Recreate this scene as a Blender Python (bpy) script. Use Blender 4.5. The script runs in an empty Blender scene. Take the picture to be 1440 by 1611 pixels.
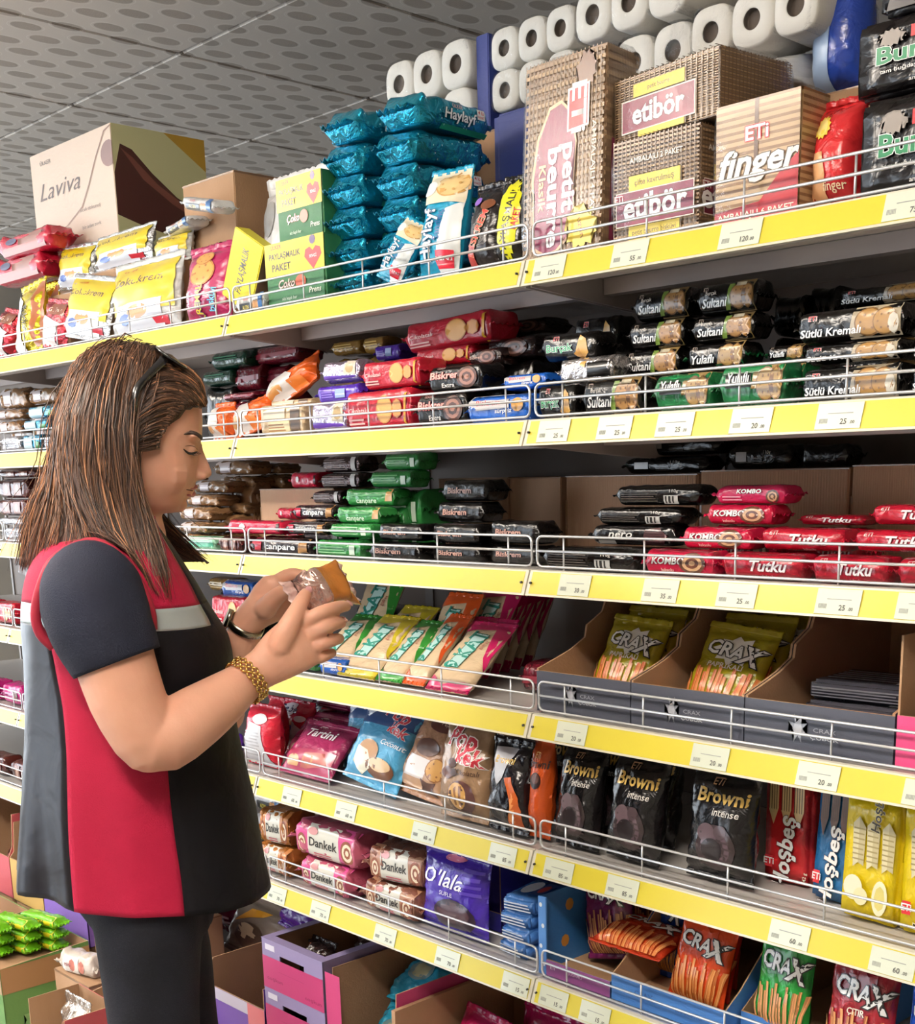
import bpy, bmesh, math, random
from mathutils import Vector, Matrix, noise
from mathutils.bvhtree import BVHTree
PI = math.pi
S = bpy.context.scene
COL = S.collection
rnd = random.Random(7)

# ------------------------------------------------------------------ camera
cam = bpy.data.objects.new('camera', bpy.data.cameras.new('camera'))
COL.objects.link(cam)
YAW, PITCH, ROLL = 0.799, -0.2343, -0.0187
FOC, PPX, PPY = 1988.85, 793.9, 1226.5
CAMZ = 1.45
_f = Vector((-math.sin(YAW)*math.cos(PITCH), math.cos(YAW)*math.cos(PITCH), math.sin(PITCH)))
_r = Vector((math.cos(YAW), math.sin(YAW), 0))
_u = _r.cross(_f)
_r2 = _r*math.cos(ROLL) + _u*math.sin(ROLL)
_u2 = -_r*math.sin(ROLL) + _u*math.cos(ROLL)
cam.matrix_world = Matrix(((_r2.x, _u2.x, -_f.x, 0), (_r2.y, _u2.y, -_f.y, -1.3135), (_r2.z, _u2.z, -_f.z, CAMZ), (0, 0, 0, 1)))
cam.data.sensor_width = 36
cam.data.lens = FOC*36/1611
cam.data.shift_x = (720-PPX)/1611
cam.data.shift_y = (PPY-805.5)/1611
cam.data.clip_start = 0.05
S.camera = cam

# ------------------------------------------------------------------ world, lamps, exposure
W = bpy.data.worlds.new('world'); S.world = W; W.use_nodes = True
W.node_tree.nodes['Background'].inputs[0].default_value = (0.75, 0.85, 1, 1)
W.node_tree.nodes['Background'].inputs[1].default_value = 0.6
S.view_settings.view_transform = 'Standard'
S.view_settings.look = 'None'
S.view_settings.gamma = 1
S.view_settings.use_curve_mapping = False
S.view_settings.exposure = -0.3

def area(name, loc, rot, sx, sy, watts, color):
    l = bpy.data.lights.new(name, 'AREA'); l.shape = 'RECTANGLE'; l.size = sx; l.size_y = sy
    l.energy = watts; l.color = color
    o = bpy.data.objects.new(name, l); o.location = loc; o.rotation_euler = rot
    COL.objects.link(o); return o
area('window_light', (-6.6, -1.2, 1.5), (0, math.radians(-90), 0), 2.2, 3.2, 140, (.80, .90, 1))
area('shop_door_light', (-3.9, -3.5, 1.3), (math.radians(90), 0, 0), 2.2, 2.2, 100, (.74, .86, 1))
for lx, ly, w in ((-.4, -1.45, 27), (-2.3, -1.45, 25), (-4.3, -1.45, 23)):       # tube lamps light down; upward fill added to brighten the ceiling
    area('tube_lamp_down', (lx, ly, 2.36), (0, 0, 0), 1.1, .12, w, (1, .95, .87))
    area('ceiling_fill_up', (lx, ly, 2.38), (math.radians(180), 0, 0), 1.1, .12, w*5, (1, .95, .87))


# ------------------------------------------------------------------ materials
def lin(c):
    if isinstance(c, str):
        c = [int(c[i:i+2], 16)/255 for i in (0, 2, 4)]
    return tuple((v/12.92 if v <= .04045 else ((v+.055)/1.055)**2.4) for v in c[:3]) + (1,)
MATS = {}
def mat(name, color='808080', rough=.5, metal=0, coat=0, bump=0, bscale=60, spec=.5, kind=None, color2=None, cscale=8, aniso=None):
    if name in MATS: return MATS[name]
    m = bpy.data.materials.new(name); m.use_nodes = True
    nt = m.node_tree; N = nt.nodes; b = N['Principled BSDF']
    b.inputs['Base Color'].default_value = lin(color)
    b.inputs['Roughness'].default_value = rough
    b.inputs['Metallic'].default_value = metal
    b.inputs['Coat Weight'].default_value = coat
    b.inputs['Coat Roughness'].default_value = .12
    b.inputs['Specular IOR Level'].default_value = spec
    tc = None
    def coords():
        nonlocal tc
        if tc is None: tc = N.new('ShaderNodeTexCoord')
        return tc.outputs['Object']
    if color2:
        n = N.new('ShaderNodeTexNoise'); n.inputs['Scale'].default_value = cscale; n.inputs['Detail'].default_value = 6
        nt.links.new(coords(), n.inputs['Vector'])
        r = N.new('ShaderNodeValToRGB'); r.color_ramp.elements[0].position = .35; r.color_ramp.elements[1].position = .65
        r.color_ramp.elements[0].color = lin(color); r.color_ramp.elements[1].color = lin(color2)
        nt.links.new(n.outputs['Fac'], r.inputs['Fac']); nt.links.new(r.outputs['Color'], b.inputs['Base Color'])
    if bump:
        n = N.new('ShaderNodeTexNoise'); n.inputs['Scale'].default_value = bscale; n.inputs['Detail'].default_value = 3
        n.inputs['Distortion'].default_value = .6
        nt.links.new(coords(), n.inputs['Vector'])
        bp = N.new('ShaderNodeBump'); bp.inputs['Strength'].default_value = bump; bp.inputs['Distance'].default_value = .012
        nt.links.new(n.outputs['Fac'], bp.inputs['Height']); nt.links.new(bp.outputs['Normal'], b.inputs['Normal'])
    MATS[name] = m
    return m
def wave_bump(m, scale, axis, strength=.5, dist=.004, prof='SIN'):
    nt = m.node_tree; N = nt.nodes; b = N['Principled BSDF']
    t = N.new('ShaderNodeTexCoord'); w = N.new('ShaderNodeTexWave'); w.bands_direction = axis; w.wave_profile = prof
    w.inputs['Scale'].default_value = scale
    nt.links.new(t.outputs['Object'], w.inputs['Vector'])
    bp = N.new('ShaderNodeBump'); bp.inputs['Strength'].default_value = strength; bp.inputs['Distance'].default_value = dist
    nt.links.new(w.outputs['Fac'], bp.inputs['Height']); nt.links.new(bp.outputs['Normal'], b.inputs['Normal'])
    return m
def wrap(c):     # glossy printed plastic film
    return mat('film_'+c, c, .22, 0, .25, .4, 30, spec=.4)
def foil(c):     # metallised foil
    return mat('foil_'+c, c, .22, .75, .3, .55, 48)
def ink(c):      # flat print
    return mat('print_'+c, c, .28, 0, .3)
def card(c):     # printed cardboard
    return mat('card_'+c, c, .55, 0, .1, .06, 120)
def clear_film(name='clear_film', amount=.14, tint=(1, 1, 1, 1)):
    if name in MATS: return MATS[name]
    m = bpy.data.materials.new(name); m.use_nodes = True; nt = m.node_tree; N = nt.nodes
    N.remove(N['Principled BSDF'])
    g = N.new('ShaderNodeBsdfGlossy'); g.inputs['Roughness'].default_value = .12
    t = N.new('ShaderNodeBsdfTransparent'); t.inputs[0].default_value = tint
    x = N.new('ShaderNodeMixShader'); lw = N.new('ShaderNodeLayerWeight'); lw.inputs[0].default_value = .25
    mm = N.new('ShaderNodeMath'); mm.operation = 'MULTIPLY_ADD'; mm.inputs[1].default_value = .42; mm.use_clamp = True; mm.inputs[2].default_value = amount*.5
    n = N.new('ShaderNodeTexNoise'); n.inputs['Scale'].default_value = 30; n.inputs['Detail'].default_value = 4
    tc = N.new('ShaderNodeTexCoord'); nt.links.new(tc.outputs['Object'], n.inputs['Vector'])
    bp = N.new('ShaderNodeBump'); bp.inputs['Strength'].default_value = .7; bp.inputs['Distance'].default_value = .01
    nt.links.new(n.outputs['Fac'], bp.inputs['Height']); nt.links.new(bp.outputs['Normal'], g.inputs['Normal']); nt.links.new(bp.outputs['Normal'], lw.inputs['Normal'])
    nt.links.new(lw.outputs['Facing'], mm.inputs[0]); nt.links.new(mm.outputs[0], x.inputs[0])
    nt.links.new(t.outputs[0], x.inputs[1]); nt.links.new(g.outputs[0], x.inputs[2])
    nt.links.new(x.outputs[0], N['Material Output'].inputs['Surface'])
    MATS[name] = m; return m
KRAFT = mat('kraft_card', 'ac8868', .8, 0, 0, .1, 200, color2='9e7a58', cscale=5)
wave_bump(mat('kraft_flute', 'c09a7c', .8), 90, 'X', .25, .002)

# ------------------------------------------------------------------ object helpers
def link(name, me, parent=None, loc=(0, 0, 0)):
    o = bpy.data.objects.new(name, me); COL.objects.link(o)
    o.location = loc
    if parent is not None: o.parent = parent
    return o
def tag(o, label=None, cat=None, group=None, kind=None):
    if label: o['label'] = label
    if cat: o['category'] = cat
    if group: o['group'] = group
    if kind: o['kind'] = kind
    return o
def empty(name, loc=(0, 0, 0), rz=0, parent=None):
    o = link(name, None, parent, loc); o.rotation_euler = (0, 0, rz); o.empty_display_size = .05
    return o
def mesh(name, bm, mats, smooth=False):
    me = bpy.data.meshes.new(name); bm.to_mesh(me); bm.free()
    for m in (mats if isinstance(mats, (list, tuple)) else [mats]): me.materials.append(m)
    if smooth:
        for p in me.polygons: p.use_smooth = True
    return me
def box_bm(bm, x0, x1, y0, y1, z0, z1, mi=0):
    v = [bm.verts.new(c) for c in ((x0,y0,z0),(x1,y0,z0),(x1,y1,z0),(x0,y1,z0),(x0,y0,z1),(x1,y0,z1),(x1,y1,z1),(x0,y1,z1))]
    for q in ((0,1,5,4),(1,2,6,5),(2,3,7,6),(3,0,4,7),(4,5,6,7),(3,2,1,0)):
        f = bm.faces.new([v[i] for i in q]); f.material_index = mi
def box(x0, x1, y0, y1, z0, z1, bevel=0):
    bm = bmesh.new(); box_bm(bm, x0, x1, y0, y1, z0, z1)
    if bevel: bmesh.ops.bevel(bm, geom=bm.edges[:], offset=bevel, segments=2, affect='EDGES', clamp_overlap=True)
    return bm
def prism(bm, pts, y0, y1, mi=0):
    """extrude an x-z outline between y0 and y1"""
    a = [bm.verts.new((x, y0, z)) for x, z in pts]; b = [bm.verts.new((x, y1, z)) for x, z in pts]
    n = len(pts)
    fs = [bm.faces.new(a), bm.faces.new(b[::-1])]
    for i in range(n): fs.append(bm.faces.new((a[i], b[i], b[(i+1) % n], a[(i+1) % n])))
    for f in fs: f.material_index = mi
    bmesh.ops.recalc_face_normals(bm, faces=fs)
def prism_x(bm, pts, x0, x1, mi=0):
    """extrude a y-z outline between x0 and x1"""
    a = [bm.verts.new((x0, y, z)) for y, z in pts]; b = [bm.verts.new((x1, y, z)) for y, z in pts]
    n = len(pts)
    fs = [bm.faces.new(a), bm.faces.new(b[::-1])]
    for i in range(n): fs.append(bm.faces.new((a[i], b[i], b[(i+1) % n], a[(i+1) % n])))
    for f in fs: f.material_index = mi
    bmesh.ops.recalc_face_normals(bm, faces=fs)
def tube_bm(bm, pts, rad, sides=6, closed=False, cap=True, mi=0):
    pts = [Vector(p) for p in pts]; n = len(pts); rings = []
    prev = None
    for i, p in enumerate(pts):
        if closed: t = pts[(i+1) % n]-pts[i-1]
        else: t = pts[min(i+1, n-1)]-pts[max(i-1, 0)]
        t.normalize()
        if prev is None:
            a = t.orthogonal().normalized()
        else:
            a = (prev - t*prev.dot(t)).normalized()
        prev = a; b = t.cross(a)
        r = rad[i] if isinstance(rad, (list, tuple)) else rad
        rings.append([bm.verts.new(p + (a*math.cos(k*2*PI/sides)+b*math.sin(k*2*PI/sides))*r) for k in range(sides)])
    fs = []
    for i in range(n if closed else n-1):
        A, B = rings[i], rings[(i+1) % n]
        off = 0
        if closed and i == n-1:
            off = min(range(sides), key=lambda o: sum((A[k].co-B[(k+o) % sides].co).length for k in range(sides)))
        for k in range(sides):
            fs.append(bm.faces.new((A[k], A[(k+1) % sides], B[(k+1+off) % sides], B[(k+off) % sides])))
    if cap and not closed:
        fs.append(bm.faces.new(rings[0][::-1])); fs.append(bm.faces.new(rings[-1]))
    for f in fs: f.material_index = mi; f.smooth = True
def loft(bm, rings, closed=True, caps=True, mi=0):
    V = [[bm.verts.new(p) for p in r] for r in rings]
    n = len(V[0])
    for i in range(len(V)-1):
        for k in range(n if closed else n-1):
            f = bm.faces.new((V[i][k], V[i][(k+1) % n], V[i+1][(k+1) % n], V[i+1][k])); f.smooth = True; f.material_index = mi
    if caps and closed:
        for r in (V[0][::-1], V[-1]):
            try:
                f = bm.faces.new(r); f.material_index = mi
            except ValueError: pass
    return V
# ------------------------------------------------------------------ the room
ZS = [1.739, 1.529, 1.321, 1.111, 0.900, 0.692]     # shelf heights, top to bottom
J0, J1, J2 = -1.289, -2.030, -3.090                  # joints between the shelving bays
XR, XL = -0.30, -4.10
BACK = 0.45
def structure(name, bm, m, parent=None):
    return tag(link(name, mesh(name, bm, m), parent), kind='structure' if parent is None else None)
tile_floor = mat('floor_tile', 'a8a49c', .35, 0, 0, color2='989489', cscale=4)
wallpaint = mat('wall_paint', 'bdb6ab', .8)
structure('floor', box(-7, 2.2, -3.6, 6, -.1, 0), tile_floor)
structure('wall_back', box(-7, 2.2, 6, 6.1, 0, 2.7), wallpaint)
structure('wall_front', box(-7, 2.2, -3.7, -3.6, 0, 2.7), wallpaint)
structure('wall_right', box(2.2, 2.3, -3.6, 6, 0, 2.7), wallpaint)
structure('wall_left', box(-7.1, -7, -3.6, 6, 0, 2.7), wallpaint)

# ceiling: lay-in tiles, 60 cm, each with a staggered print of ovals between pale wavy lines
def ceiling_material():
    m = bpy.data.materials.new('ceiling_tile_vinyl'); m.use_nodes = True; nt = m.node_tree; N = nt.nodes; b = N['Principled BSDF']
    b.inputs['Roughness'].default_value = .34; b.inputs['Specular IOR Level'].default_value = .7
    L = nt.links.new
    def math_(op, a, c=None, d=None):
        n = N.new('ShaderNodeMath'); n.operation = op
        for i, v in enumerate((a, c, d)):
            if v is None: continue
            if isinstance(v, (int, float)): n.inputs[i].default_value = v
            else: L(v, n.inputs[i])
        return n.outputs[0]
    tc = N.new('ShaderNodeTexCoord'); sx = N.new('ShaderNodeSeparateXYZ'); L(tc.outputs['Object'], sx.inputs[0])
    def lattice(off):
        px = math_('SUBTRACT', math_('MODULO', math_('ADD', sx.outputs[0], 6+.06*off), .12), .06)
        py = math_('SUBTRACT', math_('MODULO', math_('ADD', sx.outputs[1], 6+.075*off), .15), .075)
        qx = math_('DIVIDE', px, .023); qy = math_('DIVIDE', py, .037)
        return math_('ADD', math_('POWER', math_('ABSOLUTE', qx), 2.0), math_('POWER', math_('ABSOLUTE', qy), 2.6))
    d = math_('MINIMUM', lattice(0), lattice(1))
    oval = N.new('ShaderNodeMapRange'); oval.inputs[1].default_value = .92; oval.inputs[2].default_value = 1.05; oval.inputs[3].default_value = 1; oval.inputs[4].default_value = 0
    L(d, oval.inputs[0])
    ring = N.new('ShaderNodeMapRange'); ring.inputs[1].default_value = 0; ring.inputs[2].default_value = .17; ring.inputs[3].default_value = 1; ring.inputs[4].default_value = 0
    L(math_('ABSOLUTE', math_('SUBTRACT', d, 1.5)), ring.inputs[0])
    nz = N.new('ShaderNodeTexNoise'); nz.inputs['Scale'].default_value = 240; L(tc.outputs['Object'], nz.inputs['Vector'])
    nz2 = N.new('ShaderNodeTexNoise'); nz2.inputs['Scale'].default_value = 1.1; L(tc.outputs['Object'], nz2.inputs['Vector'])
    c0 = N.new('ShaderNodeMix'); c0.data_type = 'RGBA'; c0.inputs[6].default_value = lin('d6cec6'); c0.inputs[7].default_value = lin('ebe6e0'); L(math_('MULTIPLY', ring.outputs[0], .8), c0.inputs[0])
    c1 = N.new('ShaderNodeMix'); c1.data_type = 'RGBA'; L(c0.outputs[2], c1.inputs[6]); c1.inputs[7].default_value = lin('a0958b'); L(math_('MULTIPLY', oval.outputs[0], math_('MULTIPLY_ADD', nz.outputs['Fac'], .5, .5)), c1.inputs[0])
    L(c1.outputs[2], b.inputs['Base Color'])
    w = N.new('ShaderNodeTexWave'); w.bands_direction = 'X'; w.inputs['Scale'].default_value = 70; L(tc.outputs['Object'], w.inputs['Vector'])
    bp = N.new('ShaderNodeBump'); bp.inputs['Strength'].default_value = .2; bp.inputs['Distance'].default_value = .002
    L(math_('ADD', w.outputs['Fac'], math_('MULTIPLY', oval.outputs[0], 1.5)), bp.inputs['Height']); L(bp.outputs['Normal'], b.inputs['Normal'])
    return m
CZ = 2.509
ceil_root = tag(empty('ceiling', (-3.089, .593, CZ)), kind='structure')
bm = box(.0045, .5955, .0045, .5955, 0, .014, .003)
tile_me = mesh('ceiling_tile', bm, ceiling_material())
for i in range(-7, 9):
    for j in range(-7, 9):
        link('ceiling_tile', tile_me, ceil_root, (i*.6, j*.6, 0))
link('ceiling_void', mesh('ceiling_void', box(-4.3, 5.4, -4.3, 5.5, .016, .03), mat('ceiling_dark', '14110f', .9)), ceil_root)

# ------------------------------------------------------------------ shelving
M_board = mat('shelf_enamel', 'cfc9c4', .38, 0, .2, .03, 90)
M_under = mat('shelf_under', 'b3a8a4', .5)
M_yel = mat('price_strip_yellow', 'd2c232', .4, 0, .35, spec=.4)
M_yel.node_tree.nodes['Principled BSDF'].inputs['Coat Roughness'].default_value = .24
M_edge = mat('shelf_lip', 'd6d0bb', .35, 0, .3)
M_wire = mat('wire_chrome', 'd5d5d6', .28, .55, .2)
M_card = mat('price_paper', 'd3d8c4', .4, 0, .5)
M_ink = mat('price_ink', '54534e', .6)
M_screw = mat('screw_hole', '2b2a28', .6)
M_postm = mat('upright_enamel', '8d8580', .5)

def text_mesh(s, size=1, shear=0, bold=0, res=2):
    cu = bpy.data.curves.new('t', 'FONT'); cu.body = s; cu.size = size; cu.shear = shear; cu.offset = bold
    cu.align_x = 'CENTER'; cu.align_y = 'CENTER'; cu.resolution_u = res; cu.fill_mode = 'FRONT'
    o = bpy.data.objects.new('t', cu); COL.objects.link(o)
    dg = bpy.context.evaluated_depsgraph_get(); dg.update()
    me = bpy.data.meshes.new_from_object(o.evaluated_get(dg))
    v = [(p.co.x, p.co.y) for p in me.vertices]; f = [tuple(p.vertices) for p in me.polygons]
    bpy.data.objects.remove(o); bpy.data.curves.remove(cu); bpy.data.meshes.remove(me)
    return v, f
_TX = {}
def text_geo(s, shear=0, bold=0):
    k = (s, shear, bold)
    if k not in _TX: _TX[k] = text_mesh(s, 1, shear, bold)
    return _TX[k]

NTH = ['top', 'second', 'third', 'fourth', 'fifth', 'sixth']
FT = math.atan2(.0106, .0338)                      # the strip leans out at its foot
_WG = {}
def wire_guard(x0, x1, root):
    """rounded wire frame with a middle rail and short uprights"""
    r = .0019; h0, h1, c = .004, .047, .009
    key = round(x1-x0, 4)
    if key not in _WG:
        bm = bmesh.new(); pts = []
        for cx, cz, a0 in ((x1-c, h1-c, 0), (x0+c, h1-c, 90), (x0+c, h0+c, 180), (x1-c, h0+c, 270)):
            for k in range(4):
                a = math.radians(a0+k*30); pts.append((cx+c*math.cos(a), 0, cz+c*math.sin(a)))
        tube_bm(bm, pts, r, 6, closed=True)
        f = mesh('wire_guard', bm, M_wire, True)
        bm = bmesh.new(); tube_bm(bm, [(x0, 0, .026), (x1, 0, .026)], r, 6); m = mesh('middle_rail', bm, M_wire, True)
        bm = bmesh.new(); tube_bm(bm, [(0, .002, h1), (0, .002, -.006)], r*.8, 5); _WG[key] = (f, m, mesh('wire_upright', bm, M_wire, True))
    f, m, u = _WG[key]
    g = link('wire_guard', f, root, (0, .010, 0)); link('middle_rail', m, g)
    n = max(2, round((x1-x0)/.165))
    for k in range(n+1): link('wire_upright', u, g, (x0+.05+(x1-x0-.1)*k/n, 0, 0))
def price_tag_bm(txt, w, h):
    bm = bmesh.new()
    def put(t, x, z, s, bold=.02):
        v, f = text_geo(t, 0, bold)
        vs = [bm.verts.new((x+a*s, -.0012, z+b*s)) for a, b in v]
        for q in f:
            try: g = bm.faces.new([vs[i] for i in q]); g.material_index = 0
            except ValueError: pass
    if txt:
        a, d = txt.split('.')
        put(a, w*.12, -h*.24, h*.30); put('.'+d, w*.31, -h*.27, h*.18)
    for k in range(7):                               # bar code
        box_bm(bm, -w*.42+k*.0016, -w*.42+k*.0016+.0008, -.0012, -.0009, -h*.28, -h*.1, 1)
    box_bm(bm, -w*.25, w*.3, -.0012, -.0009, h*.08, h*.11, 1)
    return bm
M_faint = mat('price_ink_faint', '9a9c96', .6)
def shelf(k, x0, x1, bay, tags):
    z = ZS[k]
    root = empty('shelf', ((x0+x1)/2, 0, z)); hw = (x1-x0)/2 - .0015
    tag(root, '%s metal shelf from the top, yellow price strip, %s' % (NTH[k], bay), 'shelf', 'metal shelves of the shelving bays')
    bm = box(-hw, hw, .002, BACK-.002, -.012, -.002, .001); link('board', mesh('board', bm, M_board), root)
    bm = bmesh.new()
    prism_x(bm, [(.0, -.001), (.006, 0), (.006, -.012), (-.006, -.036), (-.0125, -.036)], -hw, hw)
    link('front_lip', mesh('front_lip', bm, M_edge), root)
    bm = bmesh.new()
    prism_x(bm, [(-.0012, -.003), (-.0002, -.003), (-.0105, -.033), (-.0118, -.033)], -hw+.006, hw-.006)
    link('price_strip', mesh('price_strip', bm, M_yel), root)
    for s in (-1, 1):                                # end brackets below the board
        x = s*(hw-.004); bm = bmesh.new()
        prism_x(bm, [(.004, -.012), (.004, -.036), (.20, -.050), (BACK-.01, -.062), (BACK-.01, -.012)], x-.0015, x+.0015)
        link('bracket', mesh('bracket', bm, M_under), root)
    bm = box(-hw+.008, hw-.008, .15, .17, -.035, -.0125); link('stiffener', mesh('stiffener', bm, M_under), root)
    bm = box(-hw+.008, hw-.008, .009, .03, -.034, -.0125); link('stiffener', mesh('stiffener', bm, M_under), root)
    wire_guard(-hw+.004, hw-.004, root)
    for s in (-1, 1):
        bm = bmesh.new(); tube_bm(bm, [(s*(hw-.008), -.0105, -.018), (s*(hw-.008), -.0072, -.018)], .0017, 6)
        link('screw_hole', mesh('screw_hole', bm, M_screw), root)
    for (tx, txt, wt) in tags:
        o = link('price_tag', mesh('price_tag', box(-wt/2, wt/2, -.0008, 0, -.015, .015), M_card), root, (tx-(x0+x1)/2, -.0072, -.0180))
        o.rotation_euler = (FT*-1, 0, 0)
        link('lettering', mesh('lettering', price_tag_bm(txt, wt, .030), [M_ink, M_faint]), o)
    return root
TAGS = {(0, 0): [(-1.2388, '120.00', 0.058), (-1.0988, '55.00', 0.058), (-0.9314, '120.00', 0.058), (-0.7181, '75.00', 0.058)], (0, 1): [(-1.2332, '25.00', 0.058), (-1.1234, '25.00', 0.058), (-1.0239, '25.00', 0.058), (-0.9095, '20.00', 0.058), (-0.7906, '25.00', 0.058)], (0, 2): [(-1.1958, '30.00', 0.058), (-1.0444, '35.00', 0.058), (-0.9243, '25.00', 0.058), (-0.782, '25.00', 0.058), (-0.679, '25.00', 0.058)], (0, 3): [(-1.2034, '20.00', 0.058), (-0.9599, '20.00', 0.058), (-0.7995, '20.00', 0.058), (-0.6581, '20.00', 0.058)], (0, 4): [(-1.2307, '85.00', 0.058), (-1.1074, '85.00', 0.058), (-0.8314, '60.00', 0.058), (-0.689, '60.00', 0.058)], (1, 4): [(-1.91, '60.00', 0.058), (-1.7462, '60.00', 0.058), (-1.5355, '60.00', 0.058), (-1.3494, '85.00', 0.058)], (0, 5): [(-1.2437, '15.00', 0.058), (-1.1594, '15.00', 0.058)], (1, 5): [(-1.9789, '70.00', 0.058), (-1.8393, '70.00', 0.058), (-1.6495, '70.00', 0.058), (-1.4863, '70.00', 0.058), (-1.3262, '15.00', 0.058)]}
BAYS = [(J0, XR, 'in the nearest bay'), (J1, J0, 'in the middle bay'), (J2, J1, 'in the bay behind the woman'), (XL, J2, 'in the last bay')]
for b, (x0, x1, nm) in enumerate(BAYS):
    for k in range(6):
        shelf(k, x0, x1, nm, TAGS.get((b, k), []))
    fr = tag(empty('shelving_frame', ((x0+x1)/2, BACK, 0)), 'grey steel back frame with posts and backing sheet, %s' % nm, 'shelving', 'steel frames of the shelving bays')
    hw = (x1-x0)/2
    link('back_sheet', mesh('back_sheet', box(-hw, hw, .004, .010, .05, 1.86), mat('back_sheet', '84776f', .6)), fr)
    for s in (-1, 1):
        link('upright_post', mesh('upright_post', box(s*hw-.012 if s > 0 else -hw, s*hw if s > 0 else -hw+.012, -.0, .0035, 0, 1.88), M_postm), fr)
    link('base_plinth', mesh('base_plinth', box(-hw+.002, hw-.002, -BACK-.02, 0, 0, .14, .002), M_under), fr)
# ------------------------------------------------------------------ packs: wrappers and flat print
# print is a list of flat shapes in face units: x in -.5...5 across, z in 0..1 up; text size is in face heights
def T(s, x=0, z=.5, size=.3, color='ffffff', shear=0, bold=.02, out=None, ow=.045, rot=0, sx=1):
    r = []; bold *= .55
    if out: r.append(('t', s, x, z, size, out, shear, bold+ow*.7, rot, sx))
    r.append(('t', s, x, z, size, color, shear, bold, rot, sx)); return r
def E_(x, z, rx, rz, color, rot=0): return [('e', x, z, rx, rz, color, rot)]
def R_(x0, z0, x1, z1, color): return [('p', [(x0, z0), (x1, z0), (x1, z1), (x0, z1)], color)]
def P_(pts, color): return [('p', pts, color)]
def biscuit(x, z, rx, rz, c='c98f4d', rim='8a5526', dots=True, rot=0):
    r = E_(x, z, rx, rz, rim, rot)+E_(x, z, rx*.9, rz*.9, c, rot)
    if dots:
        for k in range(6): r += E_(x+rx*.55*math.cos(k*1.05), z+rz*.55*math.sin(k*1.05), rx*.09, rz*.09, rim)
    return r
def sticks(x0, x1, z0, z1, n, c='c8672a', c2='e08a44', fan=.15, seed=1):
    q = random.Random(seed); r = []
    for k in range(n):
        xb = x0+(x1-x0)*(k+.5)/n; xt = xb+(xb-(x0+x1)/2)*fan*2+q.uniform(-.03, .03); w = (x1-x0)/n*.42
        zt = z1-q.uniform(0, .25)*(z1-z0)
        r += P_([(xb-w, z0), (xb+w, z0), (xt+w, zt), (xt-w, zt)], c if k % 2 else c2)
        r += P_([(xb+w*.1, z0), (xb+w*.5, z0), (xt+w*.5, zt), (xt+w*.1, zt)], 'f0b070')
    return r
def swirl(x, z, rx, rz, c='8a4a30', c2='ead9bd'):
    r = []
    for k in range(4):
        f = 1-k*.25; r += E_(x, z, rx*f, rz*f, c if k % 2 == 0 else c2)
    return r
def star(x, z, rx, rz, n, color, inner=.7):
    return P_([(x+rx*(1 if k % 2 else inner)*math.cos(k*PI/n), z+rz*(1 if k % 2 else inner)*math.sin(k*PI/n)) for k in range(2*n)], color)
def lines(x0, x1, z0, z1, n, color, th=.45):
    r = []
    for k in range(n):
        za = z0+(z1-z0)*k/n; r += R_(x0, za, x1-(k % 3)*.05*(x1-x0), za+(z1-z0)/n*th, color)
    return r

def art_mesh(name, art, w, h, surf, cell=.014, lift=.0006):
    """flat print laid on a surface: surf(x, z) -> point, outward normal"""
    bm = bmesh.new(); cols = []
    lay = bm.verts.layers.float.new('lift')
    for i, a in enumerate(art):
        ht = lift + i*.00006
        c = a[2] if a[0] == 'p' else a[5]
        if c not in cols: cols.append(c)
        mi = cols.index(c)
        if a[0] == 't':
            _, s, x, z, size, _, shear, bold, rot, sx = a
            v, f = text_geo(s, shear, bold); cr, sr = math.cos(math.radians(rot)), math.sin(math.radians(rot)); sz = size*h
            vs = []
            for p, q in v:
                p *= sx
                vs.append(bm.verts.new((x*w+(p*cr-q*sr)*sz, 0, z*h+(p*sr+q*cr)*sz)))
            for q in f:
                try: g = bm.faces.new([vs[k] for k in q]); g.material_index = mi
                except ValueError: pass
        else:
            if a[0] == 'e':
                _, x, z, rx, rz, _, rot = a; n = 18 if rx*w > .012 else 8; cr, sr = math.cos(math.radians(rot)), math.sin(math.radians(rot))
                pts = []
                for k in range(n):
                    p, q = rx*w*math.cos(k*2*PI/n), rz*h*math.sin(k*2*PI/n)
                    pts.append((x*w+p*cr-q*sr, z*h+p*sr+q*cr))
            else:
                pts = [(x*w, z*h) for x, z in a[1]]
            vs = [bm.verts.new((x, 0, z)) for x, z in pts]
            g = bm.faces.new(vs); g.material_index = mi
        for v in vs: v[lay] = ht
    if cell:
        for ax, lo, hi in (((1, 0, 0), -w/2, w/2), ((0, 0, 1), 0, h)):
            k = max(1, int((hi-lo)/cell))
            for j in range(1, k):
                p = lo+(hi-lo)*j/k
                bmesh.ops.bisect_plane(bm, geom=bm.verts[:]+bm.edges[:]+bm.faces[:], plane_co=(p, 0, p), plane_no=ax)
    bm.faces.ensure_lookup_table()
    for v in bm.verts:
        x = min(max(v.co.x, -w*.499), w*.499); z = min(max(v.co.z, h*.004), h*.996)
        p, n = surf(x, z); v.co = Vector(p)+Vector(n)*v[lay]
    bmesh.ops.triangulate(bm, faces=bm.faces[:])
    for f in bm.faces: f.smooth = True
    return mesh(name, bm, [ink(c) for c in cols])
def num_normal(fn, x, z, e=.0015):
    p = Vector(fn(x, z)); a = Vector(fn(x+e, z))-Vector(fn(x-e, z)); b = Vector(fn(x, z+e))-Vector(fn(x, z-e))
    n = a.cross(b)
    return p, (n.normalized() if n.length > 1e-9 else Vector((0, -1, 0)))

KINDS = {}
class Kind:
    def __init__(s, name, cat, dims, parts): s.name, s.cat, s.dims, s.parts = name, cat, dims, parts

def nz(x, y, z, s=1, seed=0): return noise.noise(Vector((x*s+seed*7.3, y*s+seed*3.1, z*s)))

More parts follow.
